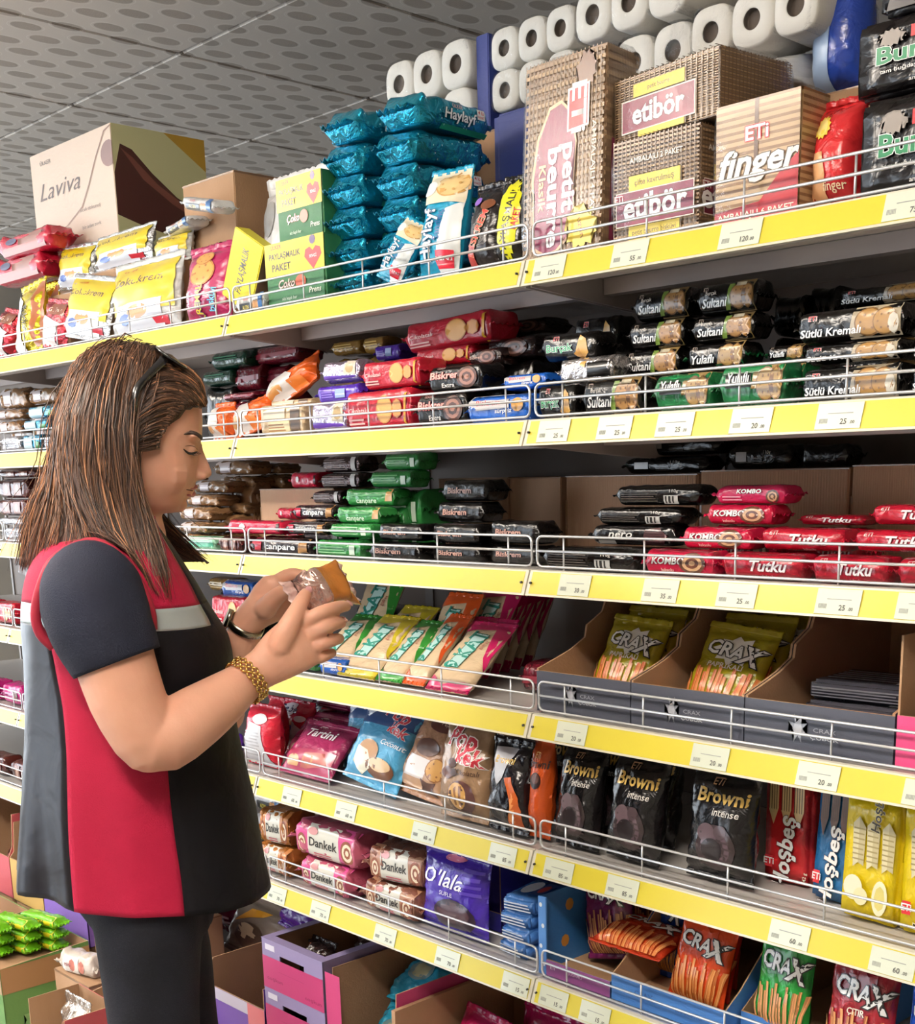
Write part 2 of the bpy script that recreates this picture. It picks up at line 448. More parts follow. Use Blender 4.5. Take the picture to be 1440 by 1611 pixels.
def flow(name, key, dims, base, art, expo=3.2, fin=.018, fmat=None, wr=.0012, cat='pack', end=None, seed=None, endart=None, spread=1.0):
    """a flow-wrapped roll or block lying along x, with gathered ends and flat crimped fins"""
    w, h, d = dims; seed = seed if seed is not None else len(KINDS); hw = w/2-fin; fm = fmat or wrap
    def sec(a, e=expo):
        c, s_ = math.cos(a), math.sin(a)
        return (math.copysign(abs(c)**(2/e), c)*d/2, h/2+math.copysign(abs(s_)**(2/e), s_)*h/2)
    N = 24; st = []
    NS = 14
    for i in range(NS+1):
        t = -1+2*i/NS; st.append((t*hw*.93, 1.0, 1.0))
    for s_ in (-1, 1):
        add = [(hw*.97, .97, .95), (hw, .93, .82), (hw+fin*.22, .93, .42), (hw+fin*.4, .95, .1)]
        st += [(s_*x, a, b) for x, a, b in add]
    st.sort()
    rings = []
    for x, fy, fz in st:
        r = []
        for k in range(N):
            y, z = sec(k*2*PI/N)
            z = h/2+(z-h/2)*fz; y *= fy
            edge = max(0, (abs(x)-hw*.55)/(hw*.45)); am = wr*(1+2.6*edge)
            dn = nz(x, y, z, 55, seed)*am
            y += dn*math.copysign(1, y); z = max(z+(dn if z > h*.2 else 0), .0003)
            r.append((x, y, z))
        rings.append(r)
    bm = bmesh.new(); loft(bm, rings); bmesh.ops.recalc_face_normals(bm, faces=bm.faces[:])
    parts = [('wrapper', mesh(key+'_wrapper', bm, fm(base), True))]
    for s_ in (-1, 1):
        bm = bmesh.new(); rr = []
        for i in range(4):
            x = s_*(hw+fin*.36+fin*.62*i/3); r = []
            for k in range(15):
                y = (-1+2*k/14)*d/2*(.95+.1*spread*i/3); z = h/2+.0035*math.sin(k*2.1+i*.8+seed)*(1 if i else .4)+nz(y, x, 0, 90, seed)*.006*i/3
                r.append((x, y, z))
            for k in range(14, -1, -1):
                r.append((r[k][0], r[k][1], r[k][2]-.0009))
            rr.append(r)
        loft(bm, rr); bmesh.ops.recalc_face_normals(bm, faces=bm.faces[:])
        parts.append(('end_seal', mesh(key+'_seal', bm, fm(end or base), True)))
    def fr(x, z):
        q = min(1, abs(2*z/h-1)); y = -d/2*(1-q**expo)**(1/expo)
        e = max(0, (abs(x)-hw*.93)/(hw*.07+fin*.4)); y *= 1-.1*min(1, e)
        return (x, y-.0009, z)
    if art: parts.append(('front_print', art_mesh(key+'_print', art, (w-2*fin), h, lambda x, z: num_normal(fr, x, z), .010)))
    KINDS[key] = Kind(name, cat, dims, parts)

def pouch(name, key, dims, base, art, fmat=None, cat='bag', top=None, wr=.002, seal=.016, bulge=.55, low=.35, seed=None, back=None):
    """a pillow bag standing on its lower seal: puffed front and back, flat crimped seals"""
    w, h, d = dims; seed = seed if seed is not None else len(KINDS); fm = fmat or wrap
    NX, NZ = 26, 32
    def prof(x, z):
        u = 2*x/w; v = (z-seal)/(h-2*seal); v = min(max(v, 0), 1)
        vv = abs(v-low)/(low if v < low else 1-low)
        a = max(0, 1-abs(u)**3)**bulge; b = max(0, 1-vv**2.6)**bulge
        return a*b
    def width(z):
        v = z/h; return 1-.07*math.sin(PI*min(max(v, 0), 1))
    def crinkle(x, z):
        e = max(abs(2*x/w), abs(2*z/h-1))
        return (nz(x, 1.7, z, 26, seed)+.6*nz(x, .3, z, 60, seed))*wr*(.6+2.2*e*e)
    def fr(x, z):
        return (x*width(z), -d/2*prof(x, z)-.0006-crinkle(x, z)*(1 if prof(x, z) > .05 else .2), z)
    bm = bmesh.new(); F = []; B = []
    for j in range(NZ+1):
        z = h*j/NZ
        F.append([bm.verts.new(fr(-w/2+w*i/NX, z)) for i in range(NX+1)])
        B.append([bm.verts.new((p.co.x, -p.co.y*.95, p.co.z)) for p in F[-1]])
    for j in range(NZ):
        for i in range(NX):
            bm.faces.new((F[j][i], F[j][i+1], F[j+1][i+1], F[j+1][i])); bm.faces.new((B[j][i+1], B[j][i], B[j+1][i], B[j+1][i+1]))
    for j in range(NZ):
        bm.faces.new((F[j][0], F[j+1][0], B[j+1][0], B[j][0])); bm.faces.new((F[j][NX], B[j][NX], B[j+1][NX], F[j+1][NX]))
    for i in range(NX):
        bm.faces.new((F[0][i], B[0][i], B[0][i+1], F[0][i+1])); bm.faces.new((F[NZ][i], F[NZ][i+1], B[NZ][i+1], B[NZ][i]))
    parts = [('bag_film', mesh(key+'_film', bm, fm(base), True))]
    for zc, s_ in ((h-seal*.5, 1), (seal*.5, -1)):
        bm = bmesh.new(); rr = []
        for i in range(5):
            z = zc+s_*seal*(.0+.62*i/4) - s_*seal*.12; r = []
            for k in range(29):
                x = (-.5+k/28)*w*1.0; zz = z+(s_*.0018 if (i == 4 and k % 2) else 0)
                r.append((x, -.0018-.0012*math.sin(k*1.1+seed)-nz(x, 0, z, 30, seed)*.004*(i/4), max(zz, .0004)))
            for k in range(28, -1, -1): r.append((r[k][0], r[k][1]+.0022, r[k][2]))
            rr.append(r)
        loft(bm, rr); bmesh.ops.recalc_face_normals(bm, faces=bm.faces[:])
        parts.append(('crimped_seal', mesh(key+'_seal', bm, fm(top or base), True)))
    if art: parts.append(('front_print', art_mesh(key+'_print', art, w, h, lambda x, z: num_normal(fr, x, z), .010, .0017)))
    KINDS[key] = Kind(name, cat, dims, parts)

def block(name, key, dims, base, art=None, side=None, topart=None, fmat=None, cat='box', bev=.004, film=False, seams=False, bumpx=None, wr=0):
    """a box-shaped pack: carton or film-wrapped block"""
    w, h, d = dims; fm = fmat or card; seed = len(KINDS)
    bm = box(-w/2, w/2, -d/2, d/2, 0, h)
    if bev: bmesh.ops.bevel(bm, geom=bm.edges[:], offset=bev, segments=3, affect='EDGES', clamp_overlap=True)
    if wr:
        bmesh.ops.subdivide_edges(bm, edges=[e for e in bm.edges if e.calc_length() > .03], cuts=6, use_grid_fill=True)
        for v in bm.verts:
            v.co.x += nz(*v.co, 40, seed)*wr; v.co.y += nz(*v.co, 40, seed+3)*wr
            v.co.z = max(0, v.co.z+nz(*v.co, 40, seed+5)*wr*.6)
    m = base if not isinstance(base, str) else fm(base)
    parts = [('wrapper' if fm is not card else 'carton_body', mesh(key+'_body', bm, m, bool(wr)))]
    if art: parts.append(('front_print', art_mesh(key+'_print', art, w, h, lambda x, z: ((x, -d/2-wr, z), (0, -1, 0)), 0)))
    if side: parts.append(('side_print', art_mesh(key+'_side', side, d, h, lambda x, z: ((w/2+wr, x, z), (1, 0, 0)), 0)))
    if topart: parts.append(('top_print', art_mesh(key+'_top', topart, w, d, lambda x, z: ((x, z-d/2, h+wr), (0, 0, 1)), 0)))
    if film:                                         # loose clear overwrap with gathered ends
        bm = bmesh.new(); rings = []
        e = .004
        for x, f in ((-w/2-.012, .15), (-w/2-e, .75), (-w/2-e*.5, 1), (-w/4, 1), (0, 1), (w/4, 1), (w/2+e*.5, 1), (w/2+e, .75), (w/2+.012, .15)):
            r = []
            for k in range(20):
                a = k*2*PI/20+.16; c, s_ = math.cos(a), math.sin(a)
                y = math.copysign(abs(c)**.35, c)*(d/2+e)*(.4+.6*f); z = h/2+math.copysign(abs(s_)**.35, s_)*(h/2+e)*f
                r.append((x, y+nz(x, y, z, 40, seed)*.003, max(z+nz(x, z, y, 40, seed)*.003, -.0)))
            rings.append(r)
        loft(bm, rings); parts.append(('clear_film', mesh(key+'_clear', bm, clear_film('clear_film', -.1), True)))
    KINDS[key] = Kind(name, cat, dims, parts)

def tray(name, key, dims, outer, front_h=.35, side_pts=None, art=None, cat='box', inner=None, window=None, rim=None, back=True, sideart=None, floor=0):
    """an open display box of thin board: base, low or cut-out front, shaped sides, back"""
    w, h, d = dims; t = .003; om = card(outer); im = inner or KRAFT
    side_pts = side_pts or [(0, 0), (1, 0), (1, 1), (.45, 1), (.3, .75), (.0, front_h)]
    def two(bm, ins):                                # outside print, inside bare board
        bm.normal_update()
        for f in bm.faces: f.material_index = 1 if ins(f.normal) else 0
        return bm
    parts = []
    bm = box(-w/2+t, w/2-t, -d/2+t, d/2-t, floor*h, floor*h+t); parts.append(('base_panel', mesh(key+'_base', two(bm, lambda n: n.z > .5), [om, im])))
    for s_ in (-1, 1):
        bm = bmesh.new(); x = s_*(w/2); pts = [(-d/2+a*d, b*h) for a, b in side_pts]
        prism_x(bm, pts, min(x, x-s_*t), max(x, x-s_*t)); bmesh.ops.triangulate(bm, faces=[f for f in bm.faces if len(f.verts) > 4])
        parts.append(('side_panel', mesh(key+'_side', two(bm, lambda n: n.x*s_ < -.5 or abs(n.x) < .5), [om, im])))
    bm = bmesh.new()
    if window:                                       # front with a hand hole
        x0, z0, x1, z1 = [v for v in (window[0]*w, window[1]*h, window[2]*w, window[3]*h)]; fh = front_h*h
        for q in ((-w/2, x0, 0, fh), (x1, w/2, 0, fh), (x0, x1, 0, z0), (x0, x1, z1, fh)):
            if q[3]-q[2] > .002: box_bm(bm, q[0], q[1], -d/2-.0004, -d/2+t, q[2], q[3])
    else:
        box_bm(bm, -w/2, w/2, -d/2-.0004, -d/2+t, 0, front_h*h)
    parts.append(('front_panel', mesh(key+'_front', two(bm, lambda n: n.y > .5 or n.z > .5), [om, im])))
    if back:
        bm = box(-w/2+t, w/2-t, d/2-t, d/2, t, h); parts.append(('back_panel', mesh(key+'_back', two(bm, lambda n: n.y < -.5), [om, im])))
    if art: parts.append(('front_print', art_mesh(key+'_print', art, w, h, lambda x, z: ((x, -d/2-.0005, z), (0, -1, 0)), 0)))
    if sideart: parts.append(('side_print', art_mesh(key+'_sprint', sideart, d, h, lambda x, z: ((w/2+.0004, x, z), (1, 0, 0)), 0)))
    if rim:
        bm = bmesh.new()
        for q in ((-w/2-.001, w/2+.001, -d/2-.001, -d/2+.022), (-w/2-.001, w/2+.001, d/2-.02, d/2), (-w/2-.001, -w/2+.02, -d/2+.022, d/2-.02), (w/2-.02, w/2+.001, -d/2+.022, d/2-.02)):
            box_bm(bm, q[0], q[1], q[2], q[3], h, h+.003)
        parts.append(('folded_rim', mesh(key+'_rim', bm, card(rim))))
    KINDS[key] = Kind(name, cat, dims, parts)

def put(key, loc, dims, label, rz=0, rx=0, ry=0, group=None):
    K = KINDS[key]
    o = empty(K.name, loc, 0)
    o.rotation_euler = (math.radians(rx), math.radians(ry), math.radians(rz))
    if ry: loc = (loc[0], loc[1], loc[2]+dims[0]/2*abs(math.sin(math.radians(ry)))*.9); o.location = loc
    o.scale = [dims[i]/K.dims[(0, 2, 1)[i]] for i in range(3)] if dims else (1, 1, 1)   # dims given as x, y, z
    tag(o, label, K.cat, group)
    for n, me in K.parts: link(n, me, o)
    return o
# ------------------------------------------------------------------ the goods
ETI = lambda x, z, s: R_(x-s*.9, z-s*.62, x+s*.9, z+s*.62, 'd3242f')+T('ETi', x, z, s*.95, 'ffffff', 0, .04)
# --- top shelf
teal_art = []
q = random.Random(3)
for _ in range(16): teal_art += star(q.uniform(-.47, .47), q.uniform(.12, .9), .009, .035, 4, 'd8f2f4', .4)
flow('biscuit_pack', 'teal', (.205, .052, .088), '1590ae', teal_art+R_(-.22, .05, .5, .17, '1a8f70')+T('ÜLKER', .02, .77, .15, 'f2b4b0')+T('Haylayf', .05, .5, .46, 'ffffff', .15, .03, '0a3c50', .04)+R_(.33, .55, .45, .86, 'e7eef0')+T('4 lü', .39, .77, .16, 'c8202e')+T('PAKET', .39, .63, .1, 'c8202e'),
     5, .03, foil, .0026, cat='biscuits', spread=-3)
flow('biscuit_pack', 'tealstar', (.205, .052, .088), '1590ae', teal_art, 5, .03, foil, .0028, cat='biscuits', spread=-2.5)
pouch('sandwich_biscuit_pack', 'tealup', (.075, .20, .045), '1593b8', R_(-.48, .66, .48, .97, 'f3e6c8')+biscuit(.18, .83, .34, .12, 'ecc98a', 'd6a35c')+E_(-.3, .8, .17, .07, 'fdfdfb')+P_([(.08, .02), (.48, .02), (.48, .66), (.2, .6)], 'eef3f2')
      +T('Haylayf', -.17, .38, .16, 'ffffff', 0, .03, '0b4b72', .04, 90)+T('Sandviç', .1, .46, .09, '14548f', 0, .02, None, 0, 90)+R_(.1, .1, .42, .24, 'd0243c')+T('YENİ', .26, .17, .05, 'ffffff'), cat='biscuits', bulge=.5)
block('gift_wafer_box', 'sharebox', (.135, .10, .08), '27683a', R_(-.5, .5, .5, 1, 'd8c31a')+T('ÜLKER', -.3, .93, .085, 'c8202e')+T('PAYLAŞMALIK', -.16, .79, .125, '231f1c', 0, .04, None, 0, 0, .9)+T('PAKET', -.22, .62, .15, '231f1c', 0, .04)
      +P_([(.32, .5), (.18, .7), (.2, .8), (.27, .83), (.32, .77), (.37, .83), (.44, .8), (.46, .7)], 'e2313a')+T('SEVGİ', .32, .69, .06, 'ffffff')+E_(.32, .93, .05, .07, '4a2a6a')+T('Çoko', -.15, .36, .17, 'f2efe2', .3, .02, 'b3362c', .04)+E_(.1, .36, .09, .1, 'c9502e')+T('Prens', .33, .2, .12, 'f2efe2', .2)+T('süt kaplı bar', -.1, .14, .07, 'cfe2c8'),
      cat='wafers', bev=.003)
M_bisc = mat('biscuit_print', 'a98b6d', .35, 0, .5, 0, 60, color2='98785a', cscale=60)
wave_bump(M_bisc, 40, 'Z', .25, .003)
M_bisc2 = mat('biscuit_print_dark', '8a7462', .35, 0, .5, 0, 60, color2='786250', cscale=60); wave_bump(M_bisc2, 44, 'Z', .25, .003)
M_fing = mat('finger_biscuit', 'bd9c76', .3, 0, .5, 0, 60, color2='a78358', cscale=14); wave_bump(M_fing, 32, 'Z', .4, .004)
rows = []
for k in range(26): rows += lines(-.5, .5, k/26, (k+1)/26, 1, '8f7355' if k % 2 else 'b3946f', .5)
grid = [a for a in rows]
for k in range(20): grid += R_(-.5+k/20, 0, -.5+k/20+.012, 1, '7d6348')
oval = P_([(-.34, .06), (-.2, .02), (-.05, .03), (.12, .1), (.16, .25), (.12, .42), (.17, .55), (.1, .7), (-.02, .76), (-.16, .74), (-.3, .6), (-.36, .4), (-.32, .24)], '7d1c48')
oval0 = P_([(a*1.09-.0, (b-.4)*1.05+.4) for a, b in oval[0][1]], 'f0c8a0')
block('biscuit_pack', 'petit', (.178, .225, .06), M_bisc, grid+oval0+oval+star(.28, .89, .13, .1, 12, '6a4630', .75)+P_([(.06, .61), (.33, .62), (.33, .83), (.06, .82)], 'ffffff')+P_([(.08, .62), (.31, .63), (.31, .82), (.08, .81)], 'd3242f')
      +T('ETi', .195, .72, .2, 'ffffff', 0, .04, None, 0, -90)+T('petit', .09, .39, .185, 'ffffff', 0, .05, '6d1c3f', .03, -90)+T('beurre', -.1, .3, .185, 'ffffff', 0, .05, '6d1c3f', .03, -90)+T('Klasik', -.25, .36, .1, 'f3d9a4', 0, .03, None, 0, -90)
      +T('AMBALAJLI 4 PAKET', .4, .37, .06, 'f6e9d6', 0, .01, None, 0, -90)+star(.27, .12, .21, .12, 11, 'f5d74a', .72)+T('uzun', .27, .12, .06, '9a5a14', 0, .01, None, 0, -70),
      side=grid+R_(-.3, .05, .3, .55, '8a3150')+T('ETi', 0, .66, .08, 'c8404a', 0, .02, None, 0, -90)+T('petit beurre', 0, .3, .07, 'efe1d2', 0, .02, None, 0, -90), cat='biscuits', film=True)
bor = R_(-.46, .17, .46, .5, 'f1e8dc')+R_(-.45, .18, .45, .49, '7c2340')+T('etibör', 0, .335, .32, 'ffffff', 0, .05, '4d1226', .03)+R_(-.3, .5, .3, .64, 'e3c93c')+T('çifte kavrulmuş', 0, .57, .08, '5d4a18')+R_(-.3, .03, .3, .16, 'e3c93c')+T('petit beurre bisküvi', 0, .1, .07, '5d4a18')+T('ETi', -.42, .44, .09, 'ffffff', 0, .03, 'd3242f', .05)+T('AMBALAJLI 2 PAKET', .02, .78, .075, 'f1ece4')
block('biscuit_pack', 'etibor', (.15, .14, .11), M_bisc2, grid+bor, side=grid+bor, topart=grid, cat='biscuits', film=True)
bor2 = R_(-.42, .1, .3, .62, 'f1e8dc')+R_(-.41, .12, .29, .6, '7c2340')+T('etibör', -.06, .36, .46, 'ffffff', 0, .05, '4d1226', .03)+R_(-.3, .64, .2, .84, 'e3c93c')+T('petit beurre', -.05, .74, .1, '5d4a18')+R_(-.25, .0, .2, .1, 'e3c93c')
block('biscuit_pack', 'etiborflat', (.17, .075, .14), M_bisc2, grid+bor2, side=grid, topart=grid, cat='biscuits', film=True)
fing = []
for k in range(17): fing += R_(-.5, k/17, .5, k/17+.034, 'c2a37b')+R_(-.5, k/17+.034, .5, (k+1)/17, '8a6642')
block('finger_biscuit_pack', 'finger', (.13, .18, .06), M_fing, fing+R_(-.03, .52, .02, 1, '5a3a22')+P_([(-.5, 0), (.5, 0), (.5, .5), (.3, .38), (.05, .16), (-.5, .12)], 'b5202c')+T('ETi', .0, .72, .16, 'ffffff', 0, .04, 'd3242f', .07)+T('finger', .0, .49, .3, 'f6f1e6', .25, .05, '4a3526', .035)
      +T('AMBALAJLI 6 PAKET', .0, .07, .075, 'fff4e0'), side=fing, topart=R_(-.5, 0, .5, 1, 'b8956a'), cat='biscuits', film=True)
pouch('finger_biscuit_pack', 'redfinger', (.10, .2, .06), 'c42a2e', star(-.18, .72, .2, .11, 12, 'f2cf4e', .8)+E_(-.18, .72, .13, .075, 'f7dd86')+P_([(-.4, .05), (-.05, .05), (.0, .3), (-.1, .5), (-.3, .5), (-.42, .3)], 'e8b07c')+T('finger', .15, .2, .1, 'ffe9c0', .2), cat='biscuits')
bur = star(-.2, .72, .12, .12, 14, '8a8078', .75)+ETI(.06, .74, .12)+T('Burçak', .02, .5, .3, '1d7a4c', 0, .05, 'f4f4ef', .04)
block('oat_biscuit_pack', 'burcak', (.16, .13, .1), '110d0e', bur+T('tam buğday unlu bisküvi', .02, .3, .075, 'e8e4de')+E_(.28, .14, .1, .09, 'c22a4a')+T('3', .28, .14, .13, 'ffffff')+T('ambalajlı', .05, .13, .07, 'd9d2cc'), side=R_(-.4, .2, .4, .6, '2a2023'), fmat=wrap, cat='biscuits', bev=.008, wr=.0025)
block('oat_biscuit_pack', 'burcakw', (.15, .075, .1), '110d0e', P_([(-.42, .05), (.5, .05), (.5, .95), (-.3, .95)], '241c1e')+star(-.2, .78, .08, .14, 14, '8a8078', .75)+ETI(-.02, .78, .1)+T('Burçak', .0, .42, .44, '1d7a4c', 0, .05, 'f4f4ef', .04), fmat=wrap, cat='biscuits', bev=.008, wr=.003)
pouch('blue_snack_bag', 'bluebag', (.12, .22, .09), '24409c', P_([(-.5, .02), (-.05, .02), (.05, .98), (-.42, .98)], 'a9c2e6'), cat='bag')
pouch('cocoa_biscuit_bag', 'blackred', (.085, .19, .05), '191214', T('BİSKREM', -.05, .42, .13, 'd23c32', 0, .03, 'f0d9a8', .03, 68)+P_([(-.45, .05), (-.2, .05), (-.1, .3), (-.4, .25)], 'b5302a')+E_(.15, .72, .2, .06, '6a3a20')+E_(-.2, .78, .12, .05, '8f5cc0'), cat='biscuits')
pouch('share_biscuit_bag', 'yelblk', (.075, .21, .05), '17130f', star(.05, .52, .36, .45, 16, 'e6e21c', .88)+T('PAYLAŞMALIK', .05, .5, .115, '231f1c', 0, .03, None, 0, 84)+T('PAKET', .3, .5, .08, 'c8202e', 0, .03, None, 0, 84), cat='biscuits')
block('chocolate_carton', 'laviva', (.28, .30, .22), 'dbc6b4', T('ÜLKER', -.3, .9, .045, '7a6a62')+T('Laviva', -.16, .66, .2, '5b4a46', .35, -.004)+T('sıcak dokunuş', .2, .42, .04, '9a8578')+T('bir adet zevk', .2, .28, .04, '9a8578')
      +P_([(.5, .985), (.42, .96), (.3, .78), (.2, .6), (.1, .45), (-.1, .34), (-.3, .3), (-.5, .29), (-.5, .28), (-.3, .29), (-.1, .33), (.11, .44), (.21, .59), (.31, .775), (.43, .95), (.5, .975)], '8f6f60')+E_(.46, .78, .09, .1, '8a6a66'),
      side=R_(-.5, 0, .5, 1, 'd9d8a6')+P_([(.05, 1), (.5, 1), (.5, .74)], 'c9a03a')+P_([(-.5, .62), (-.42, .85), (-.3, .82), (-.1, .66), (.15, .5), (.4, .4), (.5, .3), (.45, .12), (.1, .18), (-.25, .24), (-.5, .3)], '4d2a24')+P_([(-.42, .82), (-.3, .76), (-.05, .58), (.2, .46), (.4, .37), (.38, .33), (.1, .44), (-.2, .6)], '7a4a3e')+T('modern', -.3, .1, .05, '3a2a20'), cat='carton', bev=.002)
block('cardboard_box', 'kraftbox', (.2, .2, .15), KRAFT, R_(-.12, .0, -.05, .55, 'c2a688')+R_(-.5, .985, .5, 1, '86664a'), topart=R_(-.5, .46, .5, .54, 'b89a78'), side=R_(-.5, .985, .5, 1, '7a5a40'), cat='carton', bev=.002)
pouch('tissue_pack', 'tissue', (.16, .16, .12), 'e4e2df', T('Arı', -.2, .25, .3, '2e2c30', .3, .0)+T('pamuk', .1, .3, .2, '3a383c', .3, .0)+E_(-.3, .7, .1, .12, '9a9894'), cat='tissues', bulge=.4)
for key, base in (('silver', 'c9c9c6'), ('silver2', 'c4c6c8')):
    pouch('biscuit_bag', key, (.12, .15, .05), base, P_([(-.46, .3), (.46, .3), (.46, .93), (-.46, .93)], 'dcc21e')+T('ÜLKER', -.2, .86, .055, 'c8202e')+T('Çokokrem', -.05, .7, .14, '5a3a18', .2, .02, 'f0e29a', .02)+P_([(-.4, .06), (.3, .06), (.36, .42), (-.34, .42)], 'dfe2ea')+E_(.0, .3, .16, .09, 'c98d4a')+E_(-.2, .22, .1, .07, '3557a8')+R_(.2, .1, .4, .2, 'd0243c'), foil if key == 'silver2' else wrap, cat='biscuits', wr=.004)
flow('biscuit_roll', 'whiteroll', (.17, .045, .05), 'dad9d8', R_(-.4, .1, .1, .55, '20242c')+T('ALTIN', -.15, .33, .26, 'e8d25a', 0, .03)+T('ÜLKER', -.15, .75, .2, 'c8202e')+biscuit(.2, .4, .08, .25)+biscuit(.3, .4, .08, .25)+R_(.36, .05, .5, .95, '1f5f9a'), cat='biscuits')
pouch('sandwich_biscuit_bag', 'magenta', (.085, .145, .05), 'a3114f', biscuit(0, .62, .28, .17, 'e3a24c', 'b5702a')+biscuit(0, .8, .2, .08, 'd99a48', 'b5702a')+T('ÜLKER', -.32, .3, .07, 'f0c8d4', 0, .01, None, 0, 85)+T('KREMALI', -.05, .27, .11, 'f2d23c', 0, .03, '22306a', .04, 82)+T('bisküvi', .25, .27, .1, '7fd0ee', 0, .03, '22306a', .04, 82), cat='biscuits')
flow('clear_red_pack', 'redclear', (.15, .06, .07), 'b51a34', R_(-.45, .1, .45, .45, '9a4a30')+R_(-.1, .45, .4, .85, '8d5a4c')+E_(-.25, .7, .12, .14, '2a2350'), 4, .02, wrap, .004, cat='biscuits')
pouch('wafer_bag', 'yellowbar', (.065, .16, .04), 'd8c023', P_([(-.45, .02), (-.1, .02), (-.05, .7), (-.45, .95)], 'e6e3e4')+T('Rulokat', .08, .45, .12, '2e2a18', 0, .03, None, 0, -80)+R_(.28, .05, .5, .95, 'a55a2a'), foil, cat='wafers', wr=.004)
pouch('wafer_bag', 'redwhite', (.09, .15, .045), 'a5222e', P_([(-.48, .05), (.1, .02), (.3, .5), (-.45, .65)], 'e9dcda')+R_(-.2, .66, .4, .9, '8a4a2c')+T('Gofret', .0, .76, .12, 'f2e2d2', .2), foil, cat='wafers', wr=.005)
block('wafer_carton', 'yelcarton', (.06, .16, .035), 'e2d326', T('PAYLAŞMALIK', 0, .5, .1, '231f1c', 0, .03, None, 0, 90), side=R_(-.5, 0, .5, 1, '6b4c3c'), cat='wafers', bev=.002)
# --- second shelf
oat = lambda c='a37a48': biscuit(.24, .5, .16, .40, c, '6f4d2c')+biscuit(.4, .5, .11, .40, c, '6f4d2c')
BK = '0d0a09'
def roll(key, base, art, dims=(.125, .045, .05), expo=3.0, **kw): flow('biscuit_roll', key, dims, base, art, expo+.6, .010, cat='biscuits', **kw)
roll('sultani', BK, P_([(.0, .02), (.5, .02), (.5, .98), (.1, .98)], '7d663c')+P_([(.0, .1), (.08, .1), (.16, .9), (.06, .9)], '6f8a3a')+oat()+T('ETi', -.36, .8, .16, 'b9a89c')+T('Burçak', -.26, .68, .17, 'cfc6bc')+T('Sultani', -.2, .36, .4, 'ffffff', .2, .04)+R_(.2, .8, .38, .9, 'd8cdb2'))
roll('yulafli', BK, P_([(.02, .02), (.5, .02), (.5, .3), (.02, .2)], '1f7a44')+P_([(.05, .2), (.5, .3), (.5, .98), (.1, .98)], '8a7248')+oat('a5854f')+T('ETi', -.36, .8, .16, 'b9a89c')+T('Yulaflı', -.22, .4, .42, 'ffffff', .2, .04), end='15542f')
roll('yulafgreen', '1c6b3c', R_(-.5, .45, .0, 1, BK)+P_([(.0, .4), (.5, .45), (.5, .98), (.05, .98)], '8f764c')+oat('a5854f')+T('Yulaflı', -.22, .66, .36, 'ffffff', .2, .04), end='15542f')
roll('sutlu', BK, P_([(.0, .04), (.5, .04), (.5, .96), (.05, .96)], 'b3a48b')+biscuit(.2, .5, .14, .42, 'a88048', '74532c')+biscuit(.36, .48, .12, .40, 'a88048', '74532c')+E_(.44, .4, .05, .3, 'd8d2c4')+T('Sütlü Kremalı', -.18, .3, .32, 'ffffff', .2, .04)+T('ETi', -.36, .74, .2, 'd3242f', 0, .03, 'ffffff', .04), (.175, .055, .06))
roll('burcakroll', BK, T('ETi', -.24, .8, .2, 'd3242f', 0, .03, 'ffffff', .04)+T('Burçak', -.18, .45, .38, '2a8f58', 0, .04, 'f4f4ef', .05)+P_([(.16, .3), (.28, .05), (.4, .2), (.36, .7), (.24, .85)], 'd9a95c')+P_([(.12, .2), (.22, .0), (.28, .1), (.22, .4)], 'c48f45')+T('400 g', .44, .5, .12, 'e8e2da', 0, .02, None, 0, 60), (.12, .048, .055))
roll('burcakshine', 'b9b4b4', R_(.05, 0, .5, 1, BK)+P_([(-.1, .7), (.0, .6), (.04, .95), (-.06, .95)], 'd9a95c'), (.12, .048, .055), fmat=foil)  # pale base colour paints the shine on the black wrap
roll('blackroll', '0b0908', T('110g', .22, .7, .2, 'b9b4ae')+lines(-.46, .02, .2, .75, 5, '4a4542')+R_(.1, .1, .28, .5, 'c9cac8')+R_(.12, .14, .14, .46, '2a2a2a')+R_(.16, .14, .19, .46, '2a2a2a')+R_(.21, .14, .23, .46, '2a2a2a'), (.15, .042, .05))
roll('blackledge', '0b0908', R_(-.4, .3, -.22, .7, '8d8a88')+T('110g', .12, .66, .22, '9d9894')+lines(-.12, .06, .2, .5, 3, '4a4542'), (.15, .042, .05))
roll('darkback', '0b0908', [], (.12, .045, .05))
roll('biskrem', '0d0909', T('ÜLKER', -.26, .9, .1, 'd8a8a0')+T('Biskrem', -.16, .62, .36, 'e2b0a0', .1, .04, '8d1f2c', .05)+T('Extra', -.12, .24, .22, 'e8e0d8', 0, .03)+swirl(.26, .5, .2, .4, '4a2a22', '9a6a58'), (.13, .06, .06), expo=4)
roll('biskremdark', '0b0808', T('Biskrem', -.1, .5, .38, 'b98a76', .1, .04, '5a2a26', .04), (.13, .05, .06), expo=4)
roll('brownswirl', '2a1a18', swirl(.1, .5, .3, .4, '4a2c24', '8a6254')+T('Biskrem', -.25, .5, .24, 'c9a08e', .1, .03), (.13, .06, .06), expo=4)
roll('redkat', 'b01c30', T('Çikolatalı', -.32, .5, .18, 'f0cfc8', .15, .02)+biscuit(.12, .5, .13, .36, 'e4ad62', 'c98440', False)+biscuit(.32, .5, .08, .25, 'd99a58', 'b8703a', False)+lines(-.46, -.2, .15, .35, 2, 'e8b8b0')+P_([(.42, .0), (.45, .0), (.47, 1), (.44, 1)], 'd8a02c'), (.16, .062, .065), expo=5)
roll('purplesil', 'b9aec4', P_([(-.5, .0), (.5, .0), (.5, .25), (-.5, .35)], '5a2fa0')+P_([(.1, .35), (.45, .3), (.45, .9), (.15, .95)], 'd8cdb8')+E_(.28, .6, .12, .22, 'b59a6a'), (.12, .05, .055), fmat=foil)
